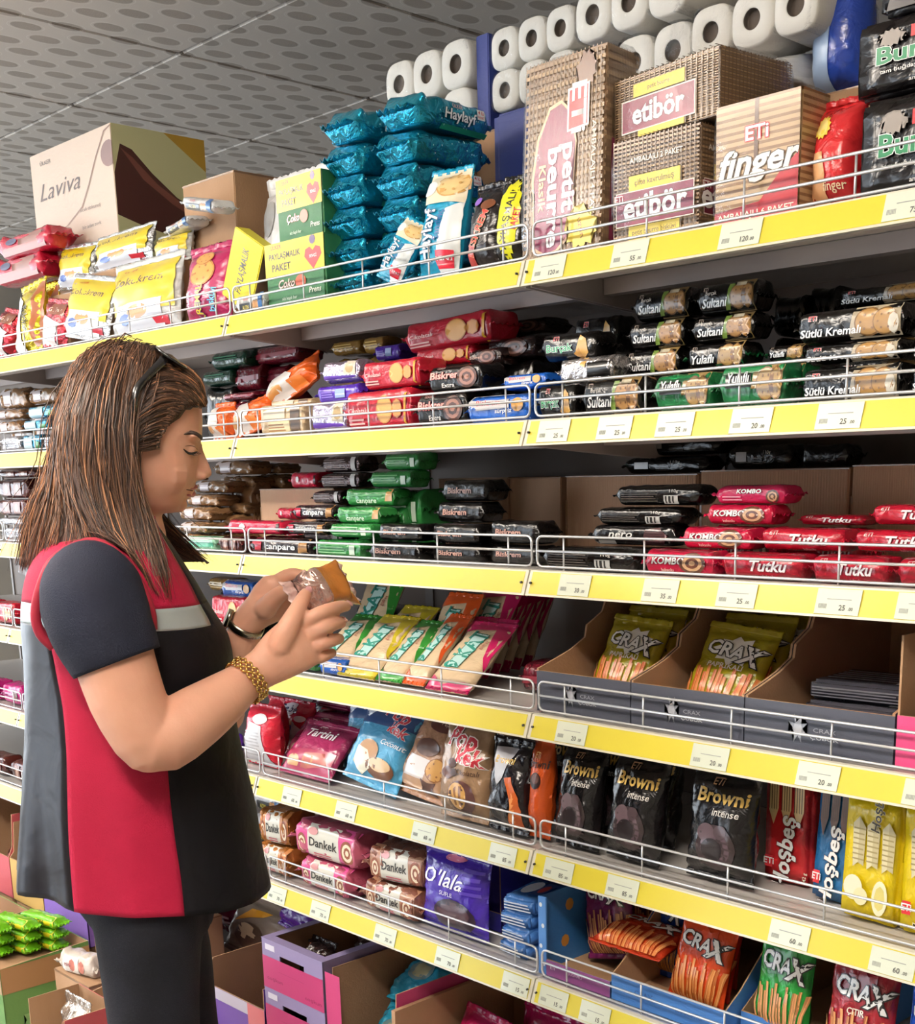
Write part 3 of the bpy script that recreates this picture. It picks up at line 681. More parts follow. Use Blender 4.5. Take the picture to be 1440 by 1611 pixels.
roll('purple', '4a22a0', R_(-.05, .25, .2, .75, '9fb4e0')+lines(-.4, -.1, .3, .7, 3, '8a6ad0'), (.12, .045, .055))
roll('bluepack', '1f5cb8', P_([(-.5, .45), (.2, .5), (.2, 1), (-.5, 1)], 'd9d5d4')+T('Biskrem', -.16, .72, .28, 'd23c48', .1, .03, 'ffffff', .03)+T('sürpriz', .1, .4, .22, 'ffffff', .1, .03)+E_(.34, .6, .1, .25, 'd9a04a'), (.14, .055, .06), expo=4)
roll('beigepack', 'c9b08c', R_(-.42, .55, .1, .95, 'd8cbb4')+R_(-.3, .1, .2, .5, 'e2cfa2')+R_(.22, .08, .44, .9, '5a4636')+lines(-.3, .1, .15, .42, 3, '9a6a3a'), (.15, .055, .06), expo=4)
pouch('biscuit_bag', 'orangewhite', (.13, .12, .05), 'd95c1a', P_([(-.5, .0), (.1, .0), (.2, .45), (-.1, .9), (-.5, .7)], 'ddd6d0')+E_(-.2, .25, .18, .12, 'c58a4a')+R_(.1, .05, .35, .3, 'e0782a'), wrap, cat='biscuits', wr=.004)
roll('wine', '5e1220', P_([(-.5, .3), (.5, .4), (.5, .6), (-.5, .55)], '7a2030'), (.14, .06, .07), fmat=wrap)
roll('forest', '12382a', lines(-.4, .3, .5, .8, 2, '3f7a60'), (.14, .06, .07))
roll('golden', '8a6a30', lines(-.4, .3, .3, .8, 3, 'c9aa60'), (.12, .05, .05))
# --- third shelf
roll('nero', '0c0909', T('nero', -.14, .55, .5, 'f4f2ee', .2, .03)+P_([(.14, .1), (.4, .1), (.46, .5), (.34, .9), (.18, .8)], '4a2a2e')+lines(.18, .42, .15, .8, 6, '241416')+R_(-.42, .08, -.2, .25, '8d8a88'), (.15, .042, .05))
roll('kombo', 'b3143a', T('KOMBO', -.16, .56, .4, 'ffffff', .15, .05, '3a0d16', .04)+T('kakaolu', -.16, .2, .18, 'f0d0c8', 0, .02)+swirl(.22, .5, .2, .42, '5a3424', 'c9a27a'), (.15, .045, .052))
roll('kombopink', 'c8255a', T('KOMBO', .0, .66, .3, 'ffffff', .15, .05, '3a0d16', .04)+swirl(.36, .4, .1, .35, '5a3424', 'c9a27a')+lines(-.4, -.1, .2, .5, 2, 'f0a8c0'), (.15, .045, .052))
roll('tutku', 'a01128', T('ETi', -.36, .8, .24, 'f0e0dc', 0, .03)+T('Tutku', .08, .5, .6, 'f8ecec', .25, .04, '6a0a18', .04)+T('kakaolu', .1, .12, .15, 'e8b8bc'), (.165, .05, .055), expo=2.6)
roll('canpare', '2c2224', P_([(-.5, 0), (-.34, 0), (-.3, 1), (-.5, 1)], 'b8163a')+T('canpare', .02, .5, .52, 'f8f6f2', .1, .04)+P_([(.34, .0), (.5, .0), (.5, 1), (.38, 1)], 'a87a48'), (.15, .044, .048))
roll('canpareend', 'b8163a', E_(-.2, .55, .06, .2, 'f0e8e8')+P_([(.44, 0), (.5, 0), (.5, 1), (.46, 1)], '3a2a2c'), (.15, .044, .048))
roll('canpareback', '4a3a3a', R_(.3, .1, .42, .9, 'c9c6c4')+lines(-.45, .2, .15, .85, 6, '8d7f7c'), (.15, .044, .048), fmat=foil)
roll('green', '2a7a38', T('canpare', -.05, .32, .4, 'd4e8cc', .1, .03)+P_([(.36, .3), (.5, .3), (.5, .95), (.4, .95)], 'b58a52')+R_(-.46, .6, .3, .66, '57a060'), (.15, .046, .05))
roll('greenback', '2f7f3e', lines(-.44, .2, .25, .85, 4, '6fb074')+R_(.28, .2, .4, .7, 'cfe0cc'), (.15, .046, .05))
roll('mint', '9fd8b8', R_(-.5, .3, .5, .6, '2f9a72')+lines(-.4, .4, .62, .9, 2, 'd8f0e0'), (.14, .044, .05))
roll('brownsil', '7a5a3c', R_(-.5, .02, -.05, .98, 'cfc4c4')+lines(-.4, -.1, .2, .8, 2, 'b0a2a4'), (.12, .05, .055), fmat=wrap, wr=.004)
roll('cocoapair', '4a1c18', R_(-.3, .15, -.05, .85, '7a4a3a')+E_(-.18, .5, .06, .25, 'c0a090')+R_(.1, .15, .35, .85, '7a4a3a')+E_(.22, .5, .06, .25, 'c0a090'), (.1, .05, .05))
roll('tealcrate', '1f7fa0', R_(-.5, .05, .05, .95, 'b8ccd2')+lines(-.4, 0, .3, .7, 2, '7a9aa6')+P_([(.2, .0), (.5, .0), (.5, .5), (.3, .6)], '2f8a4a'), (.13, .05, .055), fmat=foil)
roll('whitesil', 'c8c6ca', lines(-.4, .4, .2, .8, 4, '8d8a90'), (.12, .045, .05), fmat=foil)
# --- fourth shelf
def kat(key, base, txt='9 KAT'):
    pouch('wafer_sleeve', key, (.075, .20, .022), 'd7bd9a', P_([(-.5, .8), (.5, .9), (.5, 1), (-.5, 1)], base)+P_([(.15, .95), (.5, .95), (.5, .3), (.36, .55)], base)+P_([(-.5, 0), (.5, 0), (.5, .12), (-.2, .08), (-.5, .2)], base)
          +P_([(-.3, .28), (.02, .28), (.16, .78), (-.14, .78)], '1f6a56')+P_([(-.28, .29), (.01, .29), (.145, .77), (-.13, .77)], 'bfe0da')+T(txt, -.07, .53, .2, '2b8a78', 0, .04, None, 0, 82)+T('gofret', .22, .62, .05, '9a4a3a', 0, .01, None, 0, 78), wrap, cat='wafers', top=base, bulge=.35, seal=.014)
kat('katpink', 'c2185c', '9 KAT'); kat('katyellow', 'c9b422', '9 KAT'); kat('katgreen', '2f8a2f', '9 KAT'); kat('katorange', 'd8561c', '9 KAT')
def crax(key, base, txt='', band=None, stick='c8622a', stick2='e08a44'):
    pouch('cracker_bag', key, (.115, .17, .035), base, (R_(-.5, .86, .5, .98, band) if band else [])+star(.06, .7, .34, .17, 9, 'f4f2ea' if key == 'craxolive' else base, .7)+sticks(-.4, .42, .06, .52, 15, stick, stick2, .12)
          +T('CRAX', .02, .68, .2, 'f6f6f4', 0, .05, '18161a', .06, -8, .95)+T('X', .28, .65, .27, 'f6f6f4', .2, .05, '18161a', .06, -8)+(T(txt, .0, .05 if key == 'craxgreen' else .52, .075, 'f2ead8', 0, .03) if txt else []), wrap, cat='crackers', wr=.0025, bulge=.45)
crax('craxolive', 'a59a1e', 'PAPRİKALI', None, 'd2622c', 'e88a48')
crax('craxorange', 'd0461c', '', None, 'b5622a', 'd98a48')
crax('craxblue', '1f4fb0', '', None, 'a5702e', 'c98f48')
crax('craxgreen', '1f8a34', 'BAHARATLI', None, '9a6a3c', 'c08a5a')
crax('craxwine', '8a1a26', 'ÇITIR', None, '9a5a34', 'c98a58')
crax('craxred', 'b8281e', '', None, 'b5542a', 'd97a44')
crax('craxpurple', '6a1a4e', '', 'c8c030', '9a5a34', 'b87a4c')
crax('craxflat', 'b8381c', '', '2a1210', 'd2622c', 'e88a48')
sh = [(0, 0), (1, 0), (1, 1), (.42, 1), (.40, .9), (.30, .78), (.29, .66), (.2, .56), (.12, .5), (.0, .42)]
emblem = star(-.12, .2, .07, .13, 8, '8d8f98', .45)+E_(-.12, .2, .03, .06, 'b0b2ba')+T('ÇUBUK', .06, .14, .05, 'aeb0b6', 0, .02)+T('CRAX', .06, .2, .05, '8d8f98', 0, .02)
tray('display_box', 'craxtray', (.165, .19, .30), '3c3f4c', .40, sh, emblem, cat='display box')
tray('display_box', 'pinktray', (.12, .19, .30), 'd8447c', .40, [(0, 0), (1, 0), (1, 1), (0, 1)], None, cat='display box')
block('cracker_carton', 'darkpack', (.14, .035, .1), '34343c', lines(-.45, .45, .2, .8, 4, '55555e'), topart=lines(-.4, .3, .2, .8, 5, '8a8a92')+R_(.3, .1, .45, .4, 'd0d0d0'), fmat=wrap, cat='crackers', bev=.006, wr=.002)
# --- fifth shelf
pouch('baby_biscuit_bag', 'bebe', (.115, .215, .06), 'c4203c', P_([(-.5, .02), (.0, .02), (.34, .5), (.14, .62), (-.2, .6), (-.5, .3)], 'd9d6d8')+E_(-.12, .82, .24, .12, 'e9e6ea')+T('Bebe', -.1, .83, .15, '1d2a5a', 0, .05)+E_(.28, .68, .13, .06, 'e4e2e6')+R_(-.12, .55, .12, .64, 'd98a3a')+R_(-.12, .46, .12, .55, '5a4a9a')+P_([(-.3, .3), (-.1, .45), (.1, .4), (.0, .15), (-.25, .1)], 'e8c9a0'), cat='biscuits', wr=.003)
pouch('baby_biscuit_bag', 'bebeside', (.09, .21, .06), 'c81f36', P_([(-.45, .02), (.4, .02), (.2, .68), (-.2, .72)], 'c9c8cc')+E_(.1, .78, .2, .08, 'e9e6ea')+lines(-.3, .2, .2, .6, 8, 'a5a4a8'), cat='biscuits', wr=.003)
pouch('chocolate_bag', 'tartini', (.155, .15, .05), '9a2c58', P_([(-.45, .08), (.45, .04), (.45, .45), (-.4, .4)], 'a83a5c')+E_(-.25, .2, .13, .1, 'd0a878')+E_(.05, .25, .1, .08, 'c08a5a')+P_([(-.1, .1), (.4, .2), (.3, .4), (-.05, .35)], 'b8645c')+T('ETi', -.12, .88, .09, 'f0d8e0', 0, .03)+T('Tartini', .0, .72, .22, 'fff4f6', .12, .03, '7a1a40', .02), cat='chocolate', wr=.0025)
flow('chocolate_bar_pack', 'tartinibar', (.17, .03, .09), '7a1c44', lines(-.4, .3, .3, .7, 2, 'b0607c'), 4, .015, cat='chocolate')
pouch('cake_bag', 'popblue', (.155, .20, .07), '4f9cc4', P_([(-.5, .62), (.5, .7), (.5, 1), (-.5, 1)], '2a4a7a')+P_([(-.48, .72), (-.3, .95), (-.05, .95), (-.3, .7)], 'd8e0ea')+T('Pop', .15, .82, .2, 'd23c48', .1, .05, 'f0e0e0', .04, -8)+T('kek', .26, .66, .16, 'd23c48', .1, .05, 'f0e0e0', .04, -8)+T('Coconut', .28, .5, .08, 'eef4f8', .2, .02)+E_(-.05, .36, .18, .12, 'b58a62')+E_(.2, .22, .22, .11, '6a4530')+E_(.2, .26, .17, .07, 'd9b98e')+P_([(-.3, .2), (-.1, .1), (.1, .22), (-.05, .36), (-.25, .38)], 'e6e2cf'), cat='cakes', wr=.0035, low=.4)
pouch('cake_bag', 'popbrown', (.155, .20, .07), '9c7458', P_([(-.5, .1), (.5, .1), (.5, .4), (-.5, .3)], 'b08a6a')+E_(.1, .84, .3, .1, '5a2e26')+T('Pop', .1, .85, .08, 'd8b8a0')+E_(.0, .55, .24, .1, '5a382c')+P_([(-.4, .2), (.1, .2), (.2, .42), (-.3, .44)], 'd9d2d0')+biscuit(.28, .34, .16, .13, 'c99a5c', '8a5a34')+star(.2, .14, .2, .1, 4, '4a2c24', .5), cat='cakes', wr=.0035)
pouch('cake_bag', 'popkek', (.135, .20, .065), '94765a', T('Pop', .02, .79, .26, 'c2283a', .1, .06, 'f8f0ea', .05, -6)+T('kek', .2, .63, .22, 'c2283a', .1, .06, 'f8f0ea', .05, -6)+E_(-.1, .56, .1, .045, '4a2a20')+E_(-.18, .46, .14, .06, '5a3426')+E_(-.05, .47, .08, .04, '3e241c')+T('Çikolatalı', .2, .48, .07, '4a3020', .2, .02)+E_(.12, .24, .26, .16, '5a3a36')+E_(.06, .25, .17, .13, 'd0a05a')+R_(.0, .16, .05, .34, '8a5a2c')+R_(.1, .15, .15, .35, '8a5a2c')+star(.1, .08, .2, .07, 4, '4a2c24', .5), cat='cakes', wr=.0035)
bro = T('Browni', .05, .75, .17, 'd8b25c', .1, .04, '2a1c0c', .02)+T('ETi', -.05, .87, .08, 'b08a6a', 0, .03)+T('intense', .14, .62, .09, 'd8d2cc', .1, .02)+swirl(.05, .32, .3, .2, '2c1e20', '54424a')+lines(-.2, .3, .16, .48, 6, '3a2a2e', .3)+E_(-.1, .44, .14, .08, '55444a')+E_(.12, .46, .1, .06, '46363a')+E_(.0, .3, .16, .1, '1c1214')
pouch('brownie_bag', 'browni', (.125, .185, .06), '0f0d0f', bro, cat='cakes', wr=.0035)
pouch('brownie_bag', 'browniorange', (.12, .185, .06), '141015', P_([(.1, .05), (.42, .1), (.4, .4), (.22, .62), (.05, .6), (.25, .3)], 'c8602a')+P_([(.18, .12), (.32, .16), (.3, .4), (.16, .54), (.24, .3)], 'e89a5a')+P_([(-.3, .9), (.2, .9), (.0, .6), (-.15, .5)], 'c9c9d0')+T('Browni', .0, .78, .1, 'd8b25c', .1, .03), cat='cakes', wr=.005)
pouch('brownie_bag', 'orangeslim', (.075, .18, .05), 'b54a1c', T('ETi', .0, .82, .08, 'e8b86a', 0, .03)+E_(.05, .58, .26, .08, '2a1a18')+E_(.05, .6, .18, .05, '5a3a30')+T('Browni', .05, .74, .12, '2a1408', .1, .03), cat='cakes', wr=.0025)
def hos(key, base, waf):
    z = []
    for k, x in enumerate((-.26, .0, .26)):
        z += P_([(x-.1, .96), (x+.1, .98), (x+.1, .72), (x, .56), (x-.1, .7)], waf)
        for j in range(4): z += P_([(x-.1+j*.05, .95), (x-.085+j*.05, .95), (x-.085+j*.05, .7), (x-.1+j*.05, .71)], '4a3226')
    block('wafer_pack', key, (.105, .215, .05), base, z+ETI(-.33, .2, .09)+T('Hoşbeş', .0, .3, .22, 'ffffff', .12, .05, '3a1a16', .03, 84)+T('142 g', .42, .1, .05, 'f4e8d0', 0, .01, None, 0, 88), fmat=wrap, cat='wafers', bev=.008, wr=.002)
hos('hosred', 'b8262a', 'd9bd8c'); hos('hosblue', '1f5a8c', '5a3a30'); 
zz = []
for x in (-.22, .02, .28): zz += P_([(x-.1, .76), (x, .82), (x+.02, .46), (x-.06, .42)], 'd8cfa8')+P_([(x, .82), (x+.12, .74), (x+.12, .44), (x+.02, .46)], 'c0b48a')+lines(x-.08, x+.12, .48, .76, 7, '9a8c5c', .3)
block('wafer_pack', 'hosyellow', (.12, .215, .05), 'd8be14', zz+E_(-.24, .26, .16, .1, 'f4f0d2')+E_(-.1, .2, .12, .07, 'efe8b8')+E_(.22, .22, .13, .14, 'f2edc8')+E_(.22, .22, .09, .1, 'dccf7a')+T('Hoşbeş', .1, .9, .11, '2a2012', .1, .04, 'f8f0c0', .03, 84), fmat=wrap, cat='wafers', bev=.008, wr=.002)
block('wafer_pack', 'hosyellow2', (.12, .215, .05), 'd8be14', zz+ETI(-.33, .2, .08)+T('Hoşbeş', .0, .28, .22, '2a2012', .12, .05, 'f8f0c0', .04, 84), fmat=wrap, cat='wafers', bev=.008, wr=.002)
# --- sixth shelf
def dan(key, a, b, name='cake_loaf'):
    flow(name, key, (.24, .075, .085), a, R_(-.5, 0, -.3, 1, b)+R_(.22, 0, .5, 1, b)+R_(-.3, .02, .22, .98, 'd6d3c6')+swirl(-.4, .4, .08, .3)+swirl(.36, .45, .11, .34)+T('Dankek', -.05, .5, .36, '2a2420', .08, .04)+lines(-.2, .1, .12, .26, 2, 'b8485a')+E_(-.2, .82, .08, .1, 'c88a8a'), 4.5, .03, wrap, .004, cat='cakes')
dan('danpink', 'b0526a', 'd0488a'); dan('danbrown', '7a4a3a', 'a5765a'); dan('danamber', 'a0642c', 'b8743a')
pouch('chocolate_bag', 'olala', (.165, .19, .06), '3d2496', T("O'lala", -.12, .66, .26, 'f2eef8', .3, .015)+E_(.0, .92, .15, .04, 'd87a9a')+T('ÜLKER', .0, .92, .06, 'f6dce4')+T('SUFLE', -.02, .5, .07, 'cfc6e6')+E_(.1, .26, .3, .2, '2a1a2c')+E_(.1, .3, .24, .13, '4a3038')+lines(.2, .45, .55, .9, 4, '553cae'), cat='cakes', wr=.0035)
tray('display_box', 'olalabox', (.175, .21, .30), '2f2a8c', .2, [(0, 0), (1, 0), (1, 1), (.1, 1), (.06, .8), (.0, .75)], None, cat='display box')
block('sufle_carton', 'violetcarton', (.17, .17, .03), '35208a', T("O'lala", .0, .9, .14, 'f2eef8', .3, .01)+swirl(-.2, .86, .06, .06, 'b9a8e8', '35208a'), cat='cakes', bev=.002)
tray('display_box', 'bluedot', (.25, .19, .28), '4f86cc', .2, [(0, 0), (1, 0), (1, .98), (.35, .9), (.1, .4), (.04, .22), (.0, .2)], R_(-.5, 0, .5, .2, '8a4a86')+T('SUSAMLI', .02, .12, .07, 'd0a8cc')+T('ETi', -.3, .12, .07, 'e8d8e4'), cat='display box')
M_blue = card('4f86cc')
bm = bmesh.new(); box_bm(bm, -.125, -.098, -.1412, -.1385, 0, .186)
KINDS['bluedot'].parts.append(('corner_flap', mesh('bluedot_flap', bm, M_blue)))
KINDS['bluedot'].parts.append(('flap_print', art_mesh('bluedot_dots', E_(-.46, .88, .022, .03, 'e8eef6')+E_(-.43, .62, .022, .03, 'e8eef6')+E_(-.46, .36, .022, .03, 'e8eef6')+E_(-.42, .14, .022, .03, 'e8eef6'), .25, .19, lambda x, z: ((x, -.1413, z), (0, -1, 0)), 0)))
bm = bmesh.new(); box_bm(bm, -.1215, -.1195, -.137, .06, .003, .186)
KINDS['bluedot'].parts.append(('inner_flap', mesh('bluedot_inner', bm, card('2f6aa8'))))
KINDS['bluedot'].parts.append(('inner_flap_print', art_mesh('bluedot_idots', E_(-.2, .75, .045, .08, 'c98a3c')+E_(.1, .45, .045, .08, 'c98a3c')+E_(.25, .8, .045, .08, 'c98a3c')+E_(-.25, .3, .045, .08, 'c98a3c'), .2, .19, lambda x, z: ((-.1193, x-.038, z), (1, 0, 0)), 0)))
tray('display_box', 'bluetray', (.30, .19, .28), '3f78c0', .26, [(0, 0), (1, 0), (1, .95), (.4, .85), (.12, .4), (.0, .26)], T('CRAX', -.2, .14, .1, '2a5a9c', 0, .03)+T('BAHARATLI', .2, .12, .07, '2a5a9c', 0, .02), cat='display box')
block('blue_biscuit_pack', 'bluebisc', (.10, .03, .09), '3f6fae', lines(-.4, .4, .2, .8, 3, 'c8d4e4'), topart=E_(-.1, .5, .2, .3, 'dfe6f0')+R_(.1, .2, .4, .8, '2a4a8a')+E_(.25, .5, .1, .2, 'c8443c'), fmat=wrap, cat='biscuits', bev=.006, wr=.003)
# --- boxes and bags on the base
pk = R_(-.5, .0, .5, .66, 'bb4474')
tray('display_box', 'pinkbox', (.22, .20, .26), '8f82a8', 1.0, [(0, 0), (1, 0), (1, 1), (0, 1)], pk+T('coşkun', -.3, .22, .1, '8a2450', 0, .02)+T('coşkun', .33, .14, .1, '8a2450', 0, .02)+R_(-.44, .8, -.28, .92, 'e2dce8')+R_(-.23, .42, .2, .43, 'a83a68'), cat='display box', window=(-.2, .5, .2, .76), rim='8f82a8')
tray('display_box', 'pinkopen', (.25, .22, .30), 'bb4474', .3, [(0, 0), (1, 0), (1, 1), (.06, 1), (.04, .5), (.0, .3)], R_(-.5, .0, -.26, .99, 'c84a7c')+T('coşkun', -.34, .2, .08, '8a2450', 0, .02)+T('coşkun', .1, .15, .08, '8a2450', 0, .02), cat='display box')
tray('display_box', 'purplebox', (.25, .24, .26), '7a4ab0', .74, [(0, 0), (1, 0), (1, 1), (.05, 1), (.03, .95), (.0, .95)], R_(-.5, .62, .5, .74, 'd8d0e4')+R_(-.5, .2, .5, .62, '6a3aa8')+R_(.2, .5, .5, .74, 'e07a80'), cat='display box')
tray('display_box', 'lilacbox', (.22, .26, .26), 'cfc4dc', .9, [(0, 0), (1, 0), (1, .95), (0, .9)], None, cat='display box')
leafy = R_(-.5, .8, .5, .97, 'a07a52')+star(-.2, .6, .12, .07, 6, '7fa868', .6)+star(.2, .5, .12, .07, 6, '8fb478', .6)+star(-.3, .4, .1, .06, 6, '8fb478', .6)+star(.05, .68, .1, .05, 6, '4f7a3c', .6)
tray('display_box', 'greenbox', (.26, .375, .22), '5f8a48', .95, [(0, 0), (1, 0), (1, 1), (0, .97)], leafy, cat='display box', floor=.88, sideart=leafy)
tray('display_box', 'yellowbox', (.2, .26, .24), 'd0a860', .55, [(0, 0), (1, 0), (1, 1), (.08, 1), (.05, .62), (.0, .55)], None, cat='display box')
tray('display_box', 'redbox', (.22, .26, .24), 'c85a62', .5, [(0, 0), (1, 0), (1, 1), (.08, 1), (.05, .62), (.0, .5)], None, cat='display box')
tray('display_box', 'violetbox', (.18, .26, .24), '8a6ac0', .95, [(0, 0), (1, 0), (1, 1), (.0, 1)], E_(.05, .6, .2, .2, '3a1c2c')+E_(.12, .66, .1, .08, 'd8ccd0'), cat='display box')
tray('display_box', 'kraftopen', (.24, .2, .26), 'a5805f', .55, [(0, 0), (1, 0), (1, .9), (0, .6)], None, cat='display box')
pouch('snack_bag', 'amberbag', (.14, .15, .06), '8a7a68', E_(-.1, .4, .22, .2, '5a4638')+E_(-.15, .45, .14, .12, 'd8c4a0')+P_([(.1, .1), (.4, .2), (.45, .6), (.3, .7), (.3, .4)], 'e09a24')+P_([(-.4, .5), (-.2, .8), (.1, .85), (.0, .75), (-.2, .65)], 'e09a24'), wrap, cat='snacks', wr=.006)
pouch('snack_bag', 'tealbag', (.16, .17, .07), '1f7f9c', E_(.0, .55, .28, .2, '5f7a7c')+E_(.02, .55, .2, .15, '9a9270'), wrap, cat='snacks', wr=.007)
pouch('snack_bag', 'magentabag', (.17, .17, .07), 'a8124c', E_(.05, .55, .26, .2, 'd8ccc4')+E_(.05, .55, .18, .13, '8a6a48'), wrap, cat='snacks', wr=.007)
pouch('snack_bag', 'cocoabag', (.13, .14, .06), '2c1a18', E_(.0, .5, .2, .15, '5a4440'), wrap, cat='snacks', wr=.007)
pouch('snack_bag', 'winebag', (.13, .14, .06), '6a1430', E_(.0, .5, .2, .15, '94405a')+lines(-.3, .3, .2, .35, 2, 'd0b0b8'), wrap, cat='snacks', wr=.006)
pouch('snack_bag', 'purplebag', (.12, .13, .06), '4a1a78', E_(.1, .6, .16, .12, 'a080c8'), wrap, cat='snacks', wr=.006)
flow('candy_bar', 'greenbar', (.16, .03, .045), '6fb81e', P_([(-.2, 0), (.5, 0), (.5, 1), (.0, 1)], 'd8c81e')+T('Olé', .1, .5, .6, '1f6a1c', .2, .05)+E_(-.35, .5, .07, .3, '2f8a2c'), 3, .02, wrap, .002, cat='candy')
flow('candy_bar', 'whitebar', (.15, .045, .055), 'cfc2b4', R_(-.4, .1, .1, .9, 'e6ddd2')+E_(-.1, .5, .1, .3, 'b86a5a')+E_(.2, .5, .1, .3, 'b86a5a')+T('mini', -.25, .5, .3, '8a2a3a', .1, .03), 3, .02, wrap, .003, cat='candy')
pouch('snack_bag', 'clearbag', (.12, .12, .06), 'c8bcb0', E_(.0, .5, .25, .2, '8a5a44')+E_(-.1, .4, .12, .1, 'd8d0c8'), foil, cat='snacks', wr=.007)
flow('candy_pack', 'magentabar', (.14, .055, .06), 'a8186a', lines(-.4, .3, .3, .7, 2, 'e0a0c8')+E_(.2, .5, .12, .3, '5a2a1c'), 3.5, .015, wrap, .003, cat='candy')
flow('chip_roll', 'nutbag', (.13, .05, .06), '5a3a20', E_(.1, .5, .2, .3, 'a8783c')+R_(-.4, .2, -.1, .8, 'd8a02c'), 3, .018, wrap, .004, cat='snacks')
flow('chocolate_pack', 'amberpack', (.115, .062, .055), 'a8682c', [], 5, .032, wrap, .004, cat='chocolate', end='d3b0a8', spread=2)

def toilet_paper(key, nx, nz_, r=.054, deep=.2, side='c9d4cc'):
    w, h = nx*2*r, nz_*2*r; parts = []
    M_paper = mat('toilet_tissue', 'e6e3dc', .85, 0, 0, .1, 200); M_core = mat('core_hole_shade', '5a5048', .9)  # hole wall and floor coloured dark for the shade inside
    for i in range(nx):
        for j in range(nz_):
            bm = bmesh.new(); cx, cz = -w/2+r+i*2*r, r+j*2*r; N = 32; rr = []
            prof = [(.0205, .012), (.0208, .004), (.0212, -.001), (.023, -.002), (.031, -.002), (.0495, -.001), (.0525, .002), (.0538, .007), (.0538, deep-.004), (.045, deep)]
            for rad, y in prof:
                ex = 1 if rad < .03 else .62
                rr.append([(cx+rad*math.copysign(abs(math.cos(k*2*PI/N))**ex, math.cos(k*2*PI/N)), -deep/2+y, cz+rad*math.copysign(abs(math.sin(k*2*PI/N))**ex, math.sin(k*2*PI/N))) for k in range(N)])
            V = loft(bm, rr, caps=False); bmesh.ops.recalc_face_normals(bm, faces=bm.faces[:])
            bm.faces.new(V[-1]); f = bm.faces.new(V[0]); f.material_index = 1
            for g in bm.faces:
                c = g.calc_center_median()
                if math.hypot(c.x-cx, c.z-cz) < .0216: g.material_index = 1
            bm.normal_update()
            parts.append(('toilet_roll', mesh(key+'_roll', bm, [M_paper, M_core])))
    bm = bmesh.new(); rings = []; e = .003                # film drawn over the rolls, puckered between them
    n = 12*nx
    for y, s_ in ((-deep/2-.004, .93), (-deep/2-.001, 1.0), (0, 1.005), (deep/2, 1.0), (deep/2+.004, .9)):
        r_ = []
        for k in range(4*n):
            side_, t = divmod(k, n); t = t/n
            x, z = ((-1+2*t, -1), (1, -1+2*t), (1-2*t, 1), (-1, 1-2*t))[side_]
            a = math.atan2(z, x)
            px, pz = x*(w/2+e), h/2+z*(h/2+e)
            def pucker(v, m, R): 
                u = (v*m/2+m/2) % 1; return (1-math.sqrt(max(0, 1-(2*u-1)**2)))*R*.55
            if side_ in (0, 2): pz -= math.copysign(pucker(x, nx, r), z)
            else: px -= math.copysign(pucker(z, nz_, r), x)
            r_.append((px*s_, y, max(h/2+(pz-h/2)*s_, .0)))
        rings.append(r_)
    loft(bm, rings); parts.append(('clear_film', mesh(key+'_film', bm, clear_film('tissue_film', -.14), True)))
    KINDS[key] = Kind('toilet_paper_pack', 'toilet paper', (w, h, deep), parts)
toilet_paper('tp31', 3, 1); toilet_paper('tp32', 3, 2); toilet_paper('tp22', 2, 2); toilet_paper('tp21', 2, 1)
block('tissue_carton', 'bluecarton', (.03, .16, .2), '24357e', cat='tissues', bev=.002)

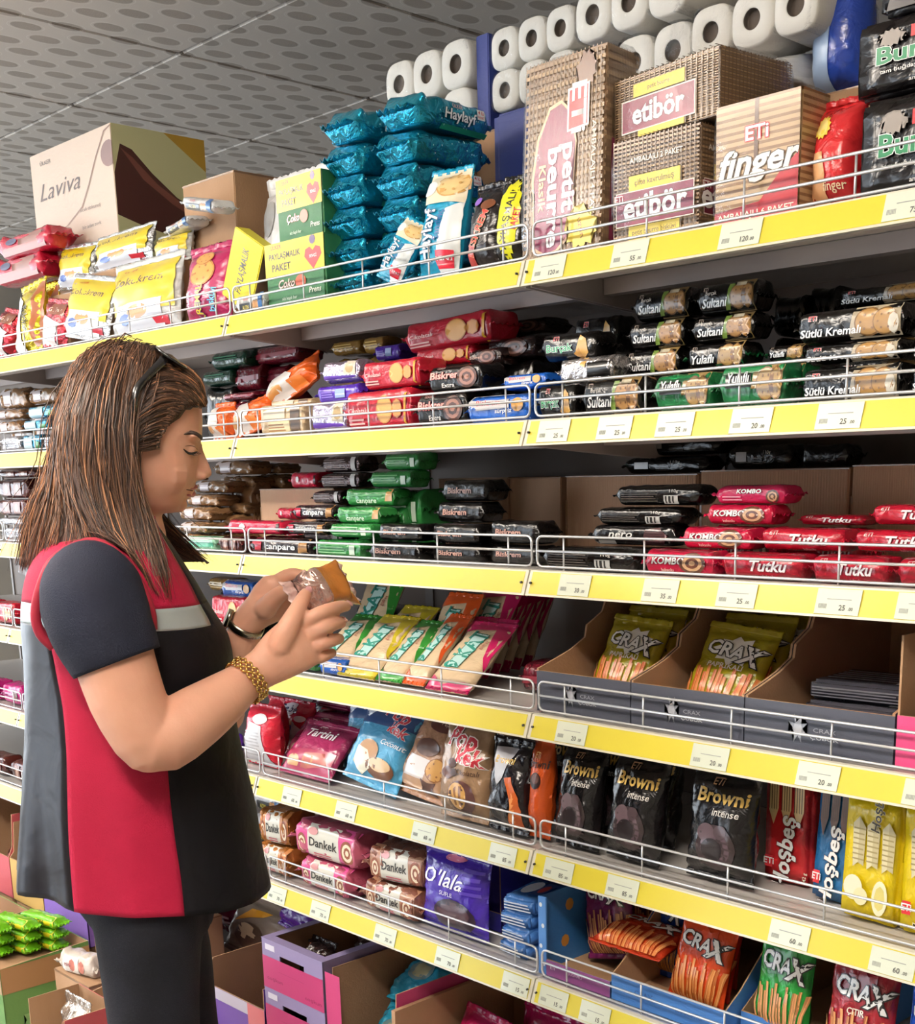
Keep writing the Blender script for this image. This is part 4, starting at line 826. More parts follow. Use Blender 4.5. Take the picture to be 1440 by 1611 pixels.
# ------------------------------------------------------------------ goods on the shelves: kind, place, size, label, turn
ITEMS = [
    ('teal', -1.7563, 0.1396, 1.74, (0.205, 0.085, 0.0464), 'teal foil biscuit pack, lowest of the teal stack beside the yellow-green boxes', 90, 0, 0),
    ('teal', -1.7597, 0.1356, 1.7878, (0.205, 0.085, 0.0464), 'teal foil biscuit pack, second from below of the teal stack beside the yellow-green boxes', 90, 0, 0),
    ('teal', -1.759, 0.1367, 1.8356, (0.205, 0.085, 0.0464), 'teal foil biscuit pack, third from below of the teal stack beside the yellow-green boxes', 90, 0, 0),
    ('teal', -1.7568, 0.1359, 1.8834, (0.205, 0.085, 0.0464), 'teal foil biscuit pack, fourth from below of the teal stack beside the yellow-green boxes', 90, 0, 0),
    ('tealstar', -1.7593, 0.1382, 1.9312, (0.205, 0.085, 0.0464), 'teal foil biscuit pack, fifth from below of the teal stack beside the yellow-green boxes', 90, 0, 0),
    ('teal', -1.7558, 0.1375, 1.979, (0.205, 0.085, 0.0464), 'teal foil biscuit pack, topmost of the teal stack beside the yellow-green boxes', 90, 0, 0),
    ('tealstar', -1.6471, 0.1525, 1.74, (0.205, 0.088, 0.0465), 'teal foil biscuit pack, lowest in the teal stack behind the blue sandwich packs', 90, 0, 0),
    ('tealstar', -1.6471, 0.1525, 1.7878, (0.205, 0.088, 0.0465), 'teal foil biscuit pack, second from below in the teal stack behind the blue sandwich packs', 90, 0, 0),
    ('teal', -1.6471, 0.1525, 1.8356, (0.205, 0.088, 0.0465), 'teal foil biscuit pack, third from below in the teal stack behind the blue sandwich packs', 90, 0, 0),
    ('teal', -1.6471, 0.1525, 1.8834, (0.205, 0.088, 0.0465), 'teal foil biscuit pack, fourth from below in the teal stack behind the blue sandwich packs', 90, 0, 0),
    ('tealstar', -1.6471, 0.1525, 1.9312, (0.205, 0.088, 0.0465), 'teal foil biscuit pack, fifth from below in the teal stack behind the blue sandwich packs', 90, 0, 0),
    ('teal', -1.6351, 0.1525, 1.979, (0.205, 0.088, 0.0465), 'teal foil biscuit pack, topmost in the teal stack behind the blue sandwich packs', 94, 0, 0),
    ('tealup', -1.5276, 0.055, 1.7395, (0.0934, 0.0465, 0.1646), 'upright blue sandwich biscuit pack leaning against the teal stacks', 0, -10, 3),
    ('tealup', -1.6183, 0.028, 1.739, (0.0582, 0.0279, 0.1013), 'short blue sandwich biscuit pack tilted low behind the wire at the teal stacks', 0, -20, 24),
    ('blackred', -1.4214, 0.055, 1.7395, (0.0693, 0.0465, 0.1274), 'black and red cocoa biscuit pouch standing beside the blue sandwich pack', 0, -8, 0),
    ('yelblk', -1.3736, 0.06, 1.7395, (0.0593, 0.0465, 0.1282), 'black pouch with a jagged neon yellow label, next to the petit beurre block', 0, -6, 2),
    ('sharebox', -1.8647, 0.07, 1.7395, (0.1692, 0.08, 0.1065), 'yellow and green wafer box with a red heart, lower of the pair', 0, 0, 0),
    ('sharebox', -1.8628, 0.085, 1.845, (0.128, 0.08, 0.102), 'yellow and green wafer box with a red heart, upper of the pair', 0, 0, 0),
    ('tissue', -2.0254, 0.18, 1.7395, (0.2372, 0.093, 0.26), 'white tissue pack with black script behind the yellow and green boxes', 0, 0, 0),
    ('petit', -1.2469, 0.056, 1.7395, (0.1421, 0.062, 0.2488), 'tall petit beurre biscuit block with a maroon oval, wrapped in clear film', 0, -3, 0),
    ('etibor', -1.0877, 0.09, 1.7395, (0.1366, 0.12, 0.1252), 'clear wrapped biscuit block with maroon label, lower of the two stacked', 0, 0, 0),
    ('etiborflat', -1.0757, 0.105, 1.8682, (0.178, 0.13, 0.074), 'clear wrapped biscuit block with maroon label, set skewed on top of the other', -6, 0, 0),
    ('finger', -0.9363, 0.0575, 1.7395, (0.1165, 0.055, 0.1341), 'finger biscuit pack with red foot banner and white script, in clear film', 0, 0, 0),
    ('redfinger', -0.8506, 0.07, 1.7395, (0.0594, 0.0651, 0.1233), 'red biscuit pouch with a yellow sun emblem, beside the finger biscuits', 0, -4, 0),
    ('burcak', -0.7313, 0.085, 1.7395, (0.1459, 0.11, 0.1014), 'black oat biscuit pack with big green lettering, lowest of its stack', 0, 0, 0),
    ('burcak', -0.7433, 0.095, 1.8454, (0.15, 0.11, 0.076), 'black oat biscuit pack with green lettering, second of its stack', 0, 0, 0),
    ('burcakw', -0.7253, 0.1, 1.9264, (0.145, 0.1, 0.07), 'black oat biscuit pack with a white edge, third of its stack', 0, 0, 0),
    ('yelcarton', -0.7113, 0.11, 1.9984, (0.14, 0.1, 0.035), 'flat yellow carton lying on top of the black oat biscuit stack', 0, 0, 0),
    ('bluebag', -0.9543, 0.24, 1.9105, (0.0784, 0.0744, 0.1413), 'blue and pale blue snack bag standing high behind the red biscuit pouch', 0, 0, 0),
    ('kraftbox', -0.9543, 0.255, 1.739, (0.14, 0.13, 0.1695), 'brown carton holding up the blue snack bag at the back', 0, 0, 0),
    ('etiborflat', -1.1756, 0.193, 1.9426, (0.1573, 0.05, 0.0452), 'brown wrapped biscuit block in shade behind the maroon labelled blocks', 0, 0, 0),
    ('kraftbox', -1.1756, 0.193, 1.739, (0.15, 0.046, 0.2016), 'brown carton holding up the shaded biscuit block', 0, 0, 0),
    ('tp32', -1.8191, 0.37, 2.024, (0.2247, 0.14, 0.1498), 'white toilet paper pack standing behind the teal foil stacks', 0, 0, 0),
    ('kraftbox', -1.8191, 0.37, 1.739, (0.2157, 0.14, 0.283), 'brown carton under the toilet paper behind the teal stacks', 0, 0, 0),
    ('bluecarton', -1.6891, 0.37, 2.024, (0.03, 0.12, 0.1468), 'thin navy blue carton edge beside the three-roll toilet paper pack', 0, 0, 0),
    ('kraftbox', -1.6841, 0.37, 1.739, (0.05, 0.12, 0.283), 'narrow brown carton under the navy carton edge', 0, 0, 0),
    ('tp32', -1.5636, 0.37, 2.0398, (0.1885, 0.14, 0.1257), 'toilet paper pack rising behind the tall petit beurre block, darker hollow cores', 0, 0, 0),
    ('bluecarton', -1.5636, 0.37, 1.739, (0.181, 0.14, 0.2988), 'navy carton under the toilet paper behind the petit beurre block', 0, 0, 0),
    ('tp31', -1.2935, 0.29, 2.0683, (0.2059, 0.14, 0.0686), 'upper toilet paper pack above the petit beurre block, nearest the ceiling', 0, 0, 0),
    ('tp21', -1.2527, 0.295, 1.9883, (0.1413, 0.14, 0.0707), 'toilet paper pack squeezed between two others behind the maroon labelled blocks', 0, 0, 0),
    ('kraftbox', -1.2527, 0.295, 1.739, (0.1356, 0.14, 0.2473), 'brown carton under the squeezed toilet paper pack', 0, 0, 0),
    ('tp31', -1.0473, 0.24, 1.9788, (0.1936, 0.14, 0.0645), 'large toilet paper pack nearest the blue snack bag, cores wrapped in shiny film', 0, 0, 0),
    ('tissue', -1.0627, 0.24, 1.93, (0.1352, 0.1302, 0.0471), 'pale paper pack with green edge lying below the large toilet paper pack', 0, 0, 0),
    ('kraftbox', -1.0727, 0.24, 1.739, (0.0669, 0.09, 0.189), 'brown carton under the pale paper pack at the back', 0, 0, 0),
    ('laviva', -2.8984, 0.285, 1.945, (0.3955, 0.23, 0.263), 'big pale beige chocolate carton with thin script, standing tall in the far bay', 0, 0, 0),
    ('kraftbox', -2.8984, 0.295, 1.739, (0.3755, 0.2, 0.205), 'brown carton under the big beige chocolate carton', 0, 0, 0),
    ('kraftbox', -2.2877, 0.2, 1.7395, (0.184, 0.12, 0.2852), 'plain brown cardboard carton with a shiny tape strip, beside the white tissue pack', 0, 0, 0),
    ('magenta', -2.1655, 0.047, 1.7395, (0.1528, 0.0465, 0.1418), 'magenta biscuit bag with round golden cookies behind the wire', 0, -8, 0),
    ('silver', -2.4069, 0.05, 1.7395, (0.2722, 0.0465, 0.1484), 'silver bag with a big yellow panel, widest at the wire of the far bay', 0, -8, 0),
    ('silver2', -2.6642, 0.0475, 1.7395, (0.2081, 0.0326, 0.1353), 'yellow and silver bag slumped in front, tilted beside the widest silver bag', 0, -15, 9),
    ('silver', -2.3744, 0.11, 1.7395, (0.0612, 0.0465, 0.127), 'grey and yellow bag half hidden behind the magenta cookie bag', 0, -8, 0),
    ('redwhite', -2.8021, 0.045, 1.7395, (0.1165, 0.0279, 0.1061), 'red and white foil wafer bag leaning low in the far bay', 0, -10, 8),
    ('yellowbar', -2.9335, 0.05, 1.7395, (0.1296, 0.0465, 0.1638), 'tall yellow and white foil wafer bag at the far end of the top shelf', 0, -12, -6),
    ('yellowbar', -2.9828, 0.125, 1.7395, (0.0728, 0.0465, 0.176), 'amber foil wafer bag behind the tall yellow and white one', 0, -6, 0),
    ('redwhite', -3.077, 0.055, 1.7395, (0.0942, 0.0465, 0.1153), 'red and white wafer bag at the very end of the top shelf', 0, -12, 10),
    ('silver2', -2.5969, 0.115, 1.8976, (0.2519, 0.0372, 0.0772), 'silver bag lying on the pile with a red mark at its top', 0, -12, 0),
    ('kraftbox', -2.5969, 0.115, 1.739, (0.2493, 0.04, 0.1566), 'brown carton under the silver bag with a red mark', 0, 0, 0),
    ('silver', -2.3947, 0.115, 1.8805, (0.138, 0.0372, 0.0595), 'silver and yellow bag lying on the pile next to the brown carton', 0, -12, 0),
    ('kraftbox', -2.3947, 0.115, 1.739, (0.1366, 0.04, 0.1395), 'brown carton under the silver and yellow bag', 0, 0, 0),
    ('whiteroll', -2.347, 0.125, 1.9345, (0.1674, 0.0465, 0.0197), 'white biscuit roll with printed cookies, lower one on the pile', -14, 0, 0),
    ('whiteroll', -2.1952, 0.08, 1.9226, (0.2064, 0.0465, 0.0239), 'white biscuit roll with a blue end, upper one on the pile', -14, 0, 12),
    ('silver2', -2.8133, 0.115, 1.8723, (0.1671, 0.0372, 0.0967), 'crinkled gold and silver bag in the middle of the far pile', 0, -10, 4),
    ('kraftbox', -2.8133, 0.115, 1.739, (0.1654, 0.04, 0.1313), 'brown carton under the crinkled gold and silver bag', 0, 0, 0),
    ('redclear', -2.9867, 0.115, 1.972, (0.3326, 0.0651, 0.0465), 'red and clear biscuit bag at the far edge, on top of the others', 0, 0, 0),
    ('redclear', -3.0539, 0.125, 1.9201, (0.3214, 0.0651, 0.0564), 'second red and clear biscuit bag, below the first at the far edge', 0, 0, 0),
    ('yelcarton', -2.0499, 0.045, 1.7395, (0.0991, 0.03, 0.1211), 'thin yellow and brown carton leaning over beside the yellow-green boxes', 0, 0, 28),
    ('whiteroll', -1.9924, 0.04, 1.7395, (0.0991, 0.0372, 0.0337), 'dark blue edged small white roll behind the wire near the yellow-green boxes', 0, 0, 0),
    ('burcakroll', -1.2566, 0.047, 1.5295, (0.0788, 0.0465, 0.0455), 'black roll with oat biscuit print, on the board at the bay joint', 0, 0, 0),
    ('sultani', -1.157, 0.047, 1.5295, (0.1125, 0.0465, 0.0475), 'black roll with oat biscuit print, front row, first from the joint', 0, 0, 0),
    ('yulafgreen', -1.0381, 0.047, 1.5295, (0.0976, 0.0465, 0.0453), 'green and black oat biscuit roll, front row, beside the first black roll', 0, 0, 0),
    ('yulafgreen', -0.932, 0.047, 1.5295, (0.1042, 0.0465, 0.0496), 'green and black oat biscuit roll, front row, beside the cream striped rolls', 0, 0, 0),
    ('sutlu', -0.7989, 0.0495, 1.5295, (0.1336, 0.0512, 0.0379), 'black and cream biscuit roll, front row on the board', 0, 0, 0),
    ('sutlu', -0.6807, 0.0495, 1.5295, (0.0894, 0.0512, 0.0304), 'black and cream biscuit roll cut off at the frame edge, front row', 0, 0, 0),
    ('burcakshine', -1.2329, 0.08, 1.5755, (0.1116, 0.0465, 0.0358), 'black biscuit roll with a painted pale shine, second at the joint', 0, 0, 0),
    ('burcakroll', -1.2688, 0.0875, 1.61, (0.1153, 0.0512, 0.0368), 'black biscuit roll with green lettering, third at the joint', 0, 0, 0),
    ('burcakroll', -1.2749, 0.1525, 1.621, (0.0929, 0.0512, 0.0521), 'black biscuit roll with biscuit shards, behind and above the joint rolls', 0, 0, 0),
    ('sultani', -1.1496, 0.12, 1.5815, (0.1068, 0.0465, 0.0358), 'black roll with oat biscuit print, back stack next the joint, lowest visible', 0, 0, 0),
    ('sultani', -1.141, 0.12, 1.6178, (0.1047, 0.0465, 0.0356), 'black roll with oat biscuit print, back stack next the joint, middle', 0, 0, 0),
    ('sultani', -1.1331, 0.12, 1.6539, (0.1012, 0.0465, 0.0375), 'black roll with oat biscuit print, back stack next the joint, topmost', 0, 0, 0),
    ('sultani', -1.1526, 0.12, 1.53, (0.1068, 0.0465, 0.0487), 'black roll with oat biscuit print, hidden foot of the stack next the joint', 0, 0, 0),
    ('yulafli', -1.0414, 0.12, 1.5821, (0.1032, 0.0465, 0.0345), 'black roll with green end and oat biscuit, under the second black stack', 0, 0, 0),
    ('sultani', -1.0307, 0.12, 1.6172, (0.1076, 0.0465, 0.0331), 'black roll with oat biscuit print, second back stack, middle', 0, 0, 0),
    ('sultani', -1.0258, 0.12, 1.6507, (0.1008, 0.0465, 0.0382), 'black roll with oat biscuit print, second back stack, topmost', 0, 0, 0),
    ('sultani', -1.0444, 0.12, 1.53, (0.1032, 0.0465, 0.0493), 'black roll with oat biscuit print, hidden foot of the second back stack', 0, 0, 0),
    ('yulafli', -0.9371, 0.125, 1.5857, (0.0601, 0.0465, 0.0198), 'black oat roll peeping out of the dark gap before the cream rolls', 0, 0, 0),
    ('yulafgreen', -0.9371, 0.125, 1.53, (0.0601, 0.0465, 0.0528), 'green oat roll under the black roll in the dark gap', 0, 0, 0),
    ('darkback', -1.0035, 0.25, 1.629, (0.0537, 0.093, 0.0488), 'plain black biscuit pack at the back of the gap, taller one', 0, 0, 0),
    ('darkback', -1.0035, 0.25, 1.53, (0.0537, 0.093, 0.0946), 'plain black biscuit pack under the taller one in the gap', 0, 0, 0),
    ('darkback', -0.9638, 0.27, 1.6317, (0.0481, 0.093, 0.055), 'plain black biscuit pack at the back of the gap, nearer one', 0, 0, 0),
    ('darkback', -0.9638, 0.27, 1.53, (0.0481, 0.093, 0.0972), 'plain black biscuit pack under the nearer one in the gap', 0, 0, 0),
    ('sutlu', -0.8071, 0.064, 1.5716, (0.1321, 0.0539, 0.0227), 'black and cream biscuit roll, second from the board in its stack', 0, 0, 0),
    ('sutlu', -0.8166, 0.074, 1.597, (0.1467, 0.0539, 0.0365), 'black and cream biscuit roll, third from the board in its stack', 0, 0, 0),
    ('sutlu', -0.8299, 0.169, 1.6458, (0.1264, 0.0539, 0.0216), 'black and cream biscuit roll lying high at the back', 0, 0, 0),
    ('sutlu', -0.8299, 0.169, 1.53, (0.1264, 0.0539, 0.0598), 'black and cream biscuit roll, foot of the rear stack', 0, 0, 0),
    ('sutlu', -0.8299, 0.169, 1.594, (0.1264, 0.0539, 0.049), 'black and cream biscuit roll, middle of the rear stack', 0, 0, 0),
    ('sutlu', -0.6964, 0.079, 1.5647, (0.0892, 0.0539, 0.0451), 'black and cream biscuit roll at the frame edge, upper row', 0, 0, 0),
    ('bluepack', -1.3745, 0.0495, 1.5295, (0.1433, 0.0512, 0.0379), 'blue and white biscuit pack on the board beside the joint', 0, 0, 0),
    ('bluepack', -1.3481, 0.0775, 1.5746, (0.0931, 0.0512, 0.0219), 'blue biscuit pack on top of the other blue one', 0, 0, 0),
    ('biskrem', -1.4988, 0.052, 1.5295, (0.1295, 0.0558, 0.0477), 'black biscuit pack with swirl picture, lower at the red packs', 0, 0, 0),
    ('biskrem', -1.4732, 0.058, 1.5787, (0.1329, 0.0558, 0.0379), 'black biscuit pack with swirl picture, upper at the red packs', 0, 0, 0),
    ('brownswirl', -1.4824, 0.13, 1.6188, (0.0807, 0.0558, 0.0266), 'brown biscuit pack with faint swirl on the back stack', 0, 0, 0),
    ('darkback', -1.4824, 0.13, 1.53, (0.0807, 0.0558, 0.0847), 'dark pack holding up the faint swirl pack', 0, 0, 0),
    ('brownswirl', -1.446, 0.155, 1.6276, (0.1151, 0.0651, 0.0318), 'dark brown biscuit pack with curled cream picture near the shelf bracket', 0, 0, 0),
    ('darkback', -1.446, 0.155, 1.53, (0.1151, 0.0651, 0.0932), 'dark pack below the curled cream picture pack', 0, 0, 0),
    ('brownswirl', -1.4947, 0.235, 1.6727, (0.1023, 0.0651, 0.0237), 'deep shadowed brown pack under the bracket at the top', 0, 0, 0),
    ('darkback', -1.4947, 0.235, 1.53, (0.1023, 0.0651, 0.1367), 'dark pack deep under the bracket', 0, 0, 0),
    ('redkat', -1.6522, 0.0545, 1.5295, (0.1797, 0.0605, 0.0612), 'red biscuit pack with golden biscuits, lowest, on the board', 0, 0, 0),
    ('redkat', -1.626, 0.0625, 1.593, (0.1538, 0.0605, 0.0426), 'red biscuit pack with golden biscuits, second up, in front', 0, 0, 0),
    ('redkat', -1.5771, 0.1325, 1.6279, (0.1475, 0.0605, 0.0278), 'red biscuit pack with golden biscuits, shadowed under the large one', 0, 0, 0),
    ('redkat', -1.5771, 0.1325, 1.53, (0.1475, 0.0605, 0.0935), 'red biscuit pack with golden biscuits, hidden foot of the rear stack', 0, 0, 0),
    ('redkat', -1.5613, 0.13, 1.6493, (0.2191, 0.0651, 0.0461), 'red biscuit pack with golden biscuits, largest, tilted on top', 0, 0, -2),
    ('purplesil', -1.782, 0.047, 1.5295, (0.1084, 0.0465, 0.0508), 'silver and purple biscuit pack on the board', 0, 0, 0),
    ('purple', -1.7654, 0.055, 1.5782, (0.1272, 0.0465, 0.0279), 'purple foil biscuit pack with a pale barcode label', 0, 0, 0),
    ('purplesil', -1.7679, 0.065, 1.6105, (0.1117, 0.0465, 0.0346), 'silver and purple biscuit pack on top of the purple one', 0, 0, 0),
    ('purple', -1.753, 0.155, 1.6491, (0.074, 0.0465, 0.0253), 'dark purple pack behind the red biscuit packs', 0, 0, 0),
    ('purple', -1.753, 0.155, 1.53, (0.074, 0.0465, 0.114), 'purple pack under the dark purple one', 0, 0, 0),
    ('golden', -1.8152, 0.175, 1.6665, (0.06, 0.0465, 0.0278), 'dull golden pack on the back row', 0, 0, 0),
    ('golden', -1.8152, 0.175, 1.53, (0.06, 0.0465, 0.1308), 'dull golden pack under the other golden one', 0, 0, 0),
    ('golden', -1.9059, 0.185, 1.671, (0.0917, 0.0465, 0.0247), 'brownish pack under the bracket, back row', 0, 0, 0),
    ('golden', -1.9059, 0.185, 1.53, (0.0917, 0.0465, 0.1351), 'brownish pack, foot of the back row', 0, 0, 0),
    ('beigepack', -1.9198, 0.047, 1.5295, (0.1476, 0.0465, 0.0534), 'beige biscuit pack lying on the board behind the wire', 0, 0, 0),
    ('beigepack', -1.9677, 0.1, 1.5736, (0.149, 0.0465, 0.021), 'beige biscuit pack lying behind the front beige one', 0, 0, 0),
    ('orangewhite', -1.9692, 0.085, 1.5757, (0.1657, 0.0465, 0.0579), 'orange and white biscuit bag leaning with a raised orange tip', 0, -20, -18),
    ('orangewhite', -2.0664, 0.055, 1.5295, (0.1116, 0.0465, 0.072), 'white and pale orange bag lying slanted at the bay joint', 0, -25, -10),
    ('orangewhite', -2.1543, 0.053, 1.5295, (0.069, 0.0465, 0.0692), "orange and white bag standing next to the woman's face", 0, -8, 0),
    ('wine', -2.1839, 0.165, 1.6251, (0.0927, 0.0651, 0.0461), 'wine red foil pack, lower of the shiny dark pair', 0, 0, 0),
    ('wine', -2.1839, 0.165, 1.53, (0.0927, 0.0651, 0.0908), 'wine red pack at the foot of the shiny dark pair', 0, 0, 0),
    ('wine', -2.097, 0.175, 1.6698, (0.1546, 0.0651, 0.0336), 'wine red foil pack, upper of the shiny dark pair', 0, 0, 0),
    ('wine', -2.1302, 0.185, 1.6264, (0.1092, 0.0651, 0.0405), 'wine red foil pack wedged behind the orange tip', 0, 0, 0),
    ('wine', -2.1302, 0.185, 1.53, (0.1092, 0.0651, 0.0921), 'wine red pack under the wedged one', 0, 0, 0),
    ('forest', -2.2312, 0.155, 1.6688, (0.1365, 0.0651, 0.0324), 'dark green foil pack beside the wine red ones', 0, 0, 0),
    ('forest', -2.2757, 0.155, 1.639, (0.119, 0.0651, 0.0297), 'blackish green foil pack with a white glint, lower one', 0, 0, 0),
    ('darkback', -2.2757, 0.155, 1.53, (0.119, 0.0651, 0.1042), 'dark pack under the blackish green foil pack', 0, 0, 0),
    ('wine', -2.1584, 0.12, 1.6041, (0.1161, 0.0558, 0.015), 'flat wine red pack behind the orange and white bags', 0, 0, 0),
    ('wine', -2.1584, 0.12, 1.53, (0.1161, 0.0558, 0.0705), 'flat wine red pack, lower', 0, 0, 0),
    ('tealcrate', -2.9265, 0.05, 1.5295, (0.0987, 0.0465, 0.0376), "blue and silver roll on the board past the woman's hair, lowest of three", 0, 0, 0),
    ('tealcrate', -2.9117, 0.055, 1.5761, (0.1286, 0.0465, 0.0237), "blue and silver roll past the woman's hair, middle of three", 0, 0, 0),
    ('tealcrate', -2.8923, 0.065, 1.6035, (0.1537, 0.0465, 0.0262), "blue and silver roll past the woman's hair, top of three", 0, 0, 0),
    ('whitesil', -2.8279, 0.05, 1.5295, (0.0885, 0.0465, 0.0325), "white silver roll on the board touching the woman's hair", 0, 0, 0),
    ('whitesil', -3.043, 0.05, 1.5295, (0.1108, 0.0465, 0.0383), 'white silver roll on the board at the frame edge', 0, 0, 0),
    ('brownsil', -3.1, 0.0775, 1.5761, (0.1431, 0.0512, 0.0286), 'brown and silver pack in the far bay, low by the blue rolls', 0, 0, 0),
    ('brownsil', -3.1126, 0.0825, 1.6092, (0.1784, 0.0512, 0.0233), 'brown and silver pack in the far bay, second row by the blue rolls', 0, 0, 0),
    ('brownsil', -3.1075, 0.0975, 1.6349, (0.1534, 0.0512, 0.0478), 'brown and silver pack in the far bay, big shiny at the frame edge', 0, 0, 0),
    ('brownsil', -2.9663, 0.1075, 1.6391, (0.1493, 0.0512, 0.0361), 'brown and silver pack in the far bay, top beside the hair', 0, 0, 0),
    ('brownsil', -2.9663, 0.1075, 1.53, (0.1493, 0.0512, 0.1043), 'brown and silver pack in the far bay, foot top beside the hair', 0, 0, 0),
    ('brownsil', -3.179, 0.1475, 1.6161, (0.1407, 0.0512, 0.0202), 'brown and silver pack in the far bay, behind the blue rolls', 0, 0, 0),
    ('brownsil', -3.179, 0.1475, 1.53, (0.1407, 0.0512, 0.0821), 'brown and silver pack in the far bay, foot behind the blue rolls', 0, 0, 0),
    ('blackroll', -1.2014, 0.047, 1.3215, (0.1822, 0.0465, 0.0316), 'black striped roll with a white barcode, on the board at the joint', 0, 0, 0),
    ('kombo', -1.0402, 0.047, 1.3215, (0.124, 0.0465, 0.0317), 'red and brown biscuit roll with a swirl, on the board behind the wire', 0, 0, 0),
    ('tutku', -0.9117, 0.0495, 1.3215, (0.1278, 0.0512, 0.0316), 'crimson biscuit roll with white script, front row, first', 0, 0, 0),
    ('tutku', -0.7895, 0.0495, 1.3215, (0.1063, 0.0512, 0.0319), 'crimson biscuit roll with white script, front row, second', 0, 0, 0),
    ('tutku', -0.6732, 0.0495, 1.3215, (0.116, 0.0512, 0.032), 'crimson biscuit roll with white script, front row, at the frame edge', 0, 0, 0),
    ('nero', -1.1645, 0.1, 1.3539, (0.1645, 0.0465, 0.0282), 'black roll with big white lettering, second row', 0, 0, 0),
    ('blackroll', -1.1645, 0.1, 1.322, (0.1645, 0.0465, 0.0298), 'black striped roll, foot of the second row', 0, 0, 0),
    ('blackroll', -1.1569, 0.105, 1.3822, (0.1639, 0.0465, 0.0246), 'black striped roll with a white barcode, third up', 0, 0, 0),
    ('blackroll', -1.1282, 0.11, 1.4088, (0.1574, 0.0465, 0.0279), 'black striped roll with a white barcode, topmost of its stack', 0, 0, 0),
    ('kombo', -1.0014, 0.075, 1.3541, (0.1184, 0.0465, 0.0277), 'red and brown biscuit roll with a swirl, second up', 0, 0, 0),
    ('kombo', -0.9905, 0.11, 1.3845, (0.1131, 0.0465, 0.0256), 'red and brown biscuit roll with a swirl, third up', 0, 0, 0),
    ('kombo', -0.9905, 0.122, 1.322, (0.1131, 0.0465, 0.0593), 'red and brown biscuit roll with a swirl, rear foot of the stack', 0, 0, 0),
    ('kombopink', -0.9789, 0.115, 1.4109, (0.1178, 0.0465, 0.0243), 'pink biscuit roll with swirl, topmost of the red stack', 0, 0, 0),
    ('tutku', -0.8762, 0.0825, 1.3545, (0.1272, 0.0512, 0.028), 'crimson biscuit roll with white script, second row, beside the swirl rolls', 0, 0, 0),
    ('tutku', -0.7456, 0.0825, 1.3564, (0.1228, 0.0512, 0.0255), 'crimson biscuit roll with white script, second row, toward the frame edge', 0, 0, 0),
    ('tutku', -0.8811, 0.1575, 1.3832, (0.1006, 0.0512, 0.0134), 'crimson biscuit roll with white script, dim, behind the second row', 0, 0, 0),
    ('tutku', -0.8811, 0.1575, 1.322, (0.1006, 0.0512, 0.0581), 'crimson biscuit roll with white script, dim foot behind the second row', 0, 0, 0),
    ('tutku', -0.7369, 0.0975, 1.3873, (0.1125, 0.0512, 0.0237), 'crimson biscuit roll with white script, highest, at the frame edge', 0, 0, 0),
    ('backcarton', -1.324, 0.345, 1.3215, (0.2697, 0.17, 0.1295), 'tall fluted brown carton with a torn corner near the joint', 0, 0, 0),
    ('backcarton', -1.0586, 0.345, 1.3215, (0.2507, 0.17, 0.1338), 'tall fluted brown carton behind the red and brown rolls', 0, 0, 0),
    ('backcarton', -0.8303, 0.345, 1.3215, (0.1975, 0.17, 0.1369), 'tall fluted brown carton at the frame edge', 0, 0, 0),
    ('blackledge', -1.2601, 0.295, 1.452, (0.1764, 0.0465, 0.0253), 'black roll lying on the carton with the torn corner', 0, 0, 0),
    ('blackledge', -1.2385, 0.3, 1.4792, (0.1697, 0.0465, 0.0347), 'black roll on top of another on the cartons', 0, 0, 0),
    ('blackledge', -1.0874, 0.295, 1.4563, (0.118, 0.0465, 0.0341), 'black roll lying on the carton behind the red rolls', 0, 0, 0),
    ('darkback', -0.982, 0.295, 1.4563, (0.0822, 0.0465, 0.0308), 'dull black pack beside the black rolls on the cartons', 0, 0, 0),
    ('backcarton', -1.7275, 0.37, 1.3215, (0.1864, 0.14, 0.1296), 'plain brown carton seen in the empty part of the third shelf', 0, 0, 0),
    ('backcarton', -1.5692, 0.37, 1.3215, (0.1239, 0.14, 0.1282), 'plain brown carton behind the joint on the third shelf', 0, 0, 0),
    ('canpare', -1.9502, 0.047, 1.3215, (0.198, 0.0465, 0.0285), 'black and red roll with white lettering, on the board', 0, 0, 0),
    ('cocoapair', -2.108, 0.1, 1.3215, (0.0535, 0.0465, 0.0246), 'brown pack end next to the bay joint', 0, 0, 0),
    ('greenback', -1.7747, 0.047, 1.3215, (0.1396, 0.0465, 0.0303), 'green biscuit roll, front row, on the board', 0, 0, 0),
    ('biskremdark', -1.6268, 0.0495, 1.3215, (0.1383, 0.0512, 0.0292), 'dark biscuit pack with pale brown lettering, front row', 0, 0, 0),
    ('canpare', -1.878, 0.0525, 1.358, (0.1204, 0.0418, 0.022), 'black and red roll with white lettering, second up', 0, 0, 0),
    ('canpareend', -2.0458, 0.0545, 1.3557, (0.1961, 0.0418, 0.0257), 'long shiny red roll crossing the bay joint', 0, 0, 0),
    ('cocoapair', -1.9958, 0.0745, 1.322, (0.1164, 0.0418, 0.0316), 'brown pack under the long shiny red roll', 0, 0, 0),
    ('greenback', -1.7484, 0.055, 1.3552, (0.1275, 0.0465, 0.0236), 'green biscuit roll, second row', 0, 0, 0),
    ('biskremdark', -1.6193, 0.0575, 1.3529, (0.1207, 0.0512, 0.0273), 'dark biscuit pack with pale brown lettering, second row', 0, 0, 0),
    ('canpare', -1.8935, 0.0825, 1.3831, (0.128, 0.0418, 0.0256), 'black and red roll with white lettering, third up', 0, 0, 0),
    ('canpareend', -2.039, 0.1225, 1.3806, (0.0542, 0.0418, 0.0214), 'short red roll end behind the white lettering', 0, 0, 0),
    ('canpareback', -1.8895, 0.0975, 1.322, (0.128, 0.0418, 0.058), 'dark roll at the foot behind the white lettered rolls', 0, 0, 0),
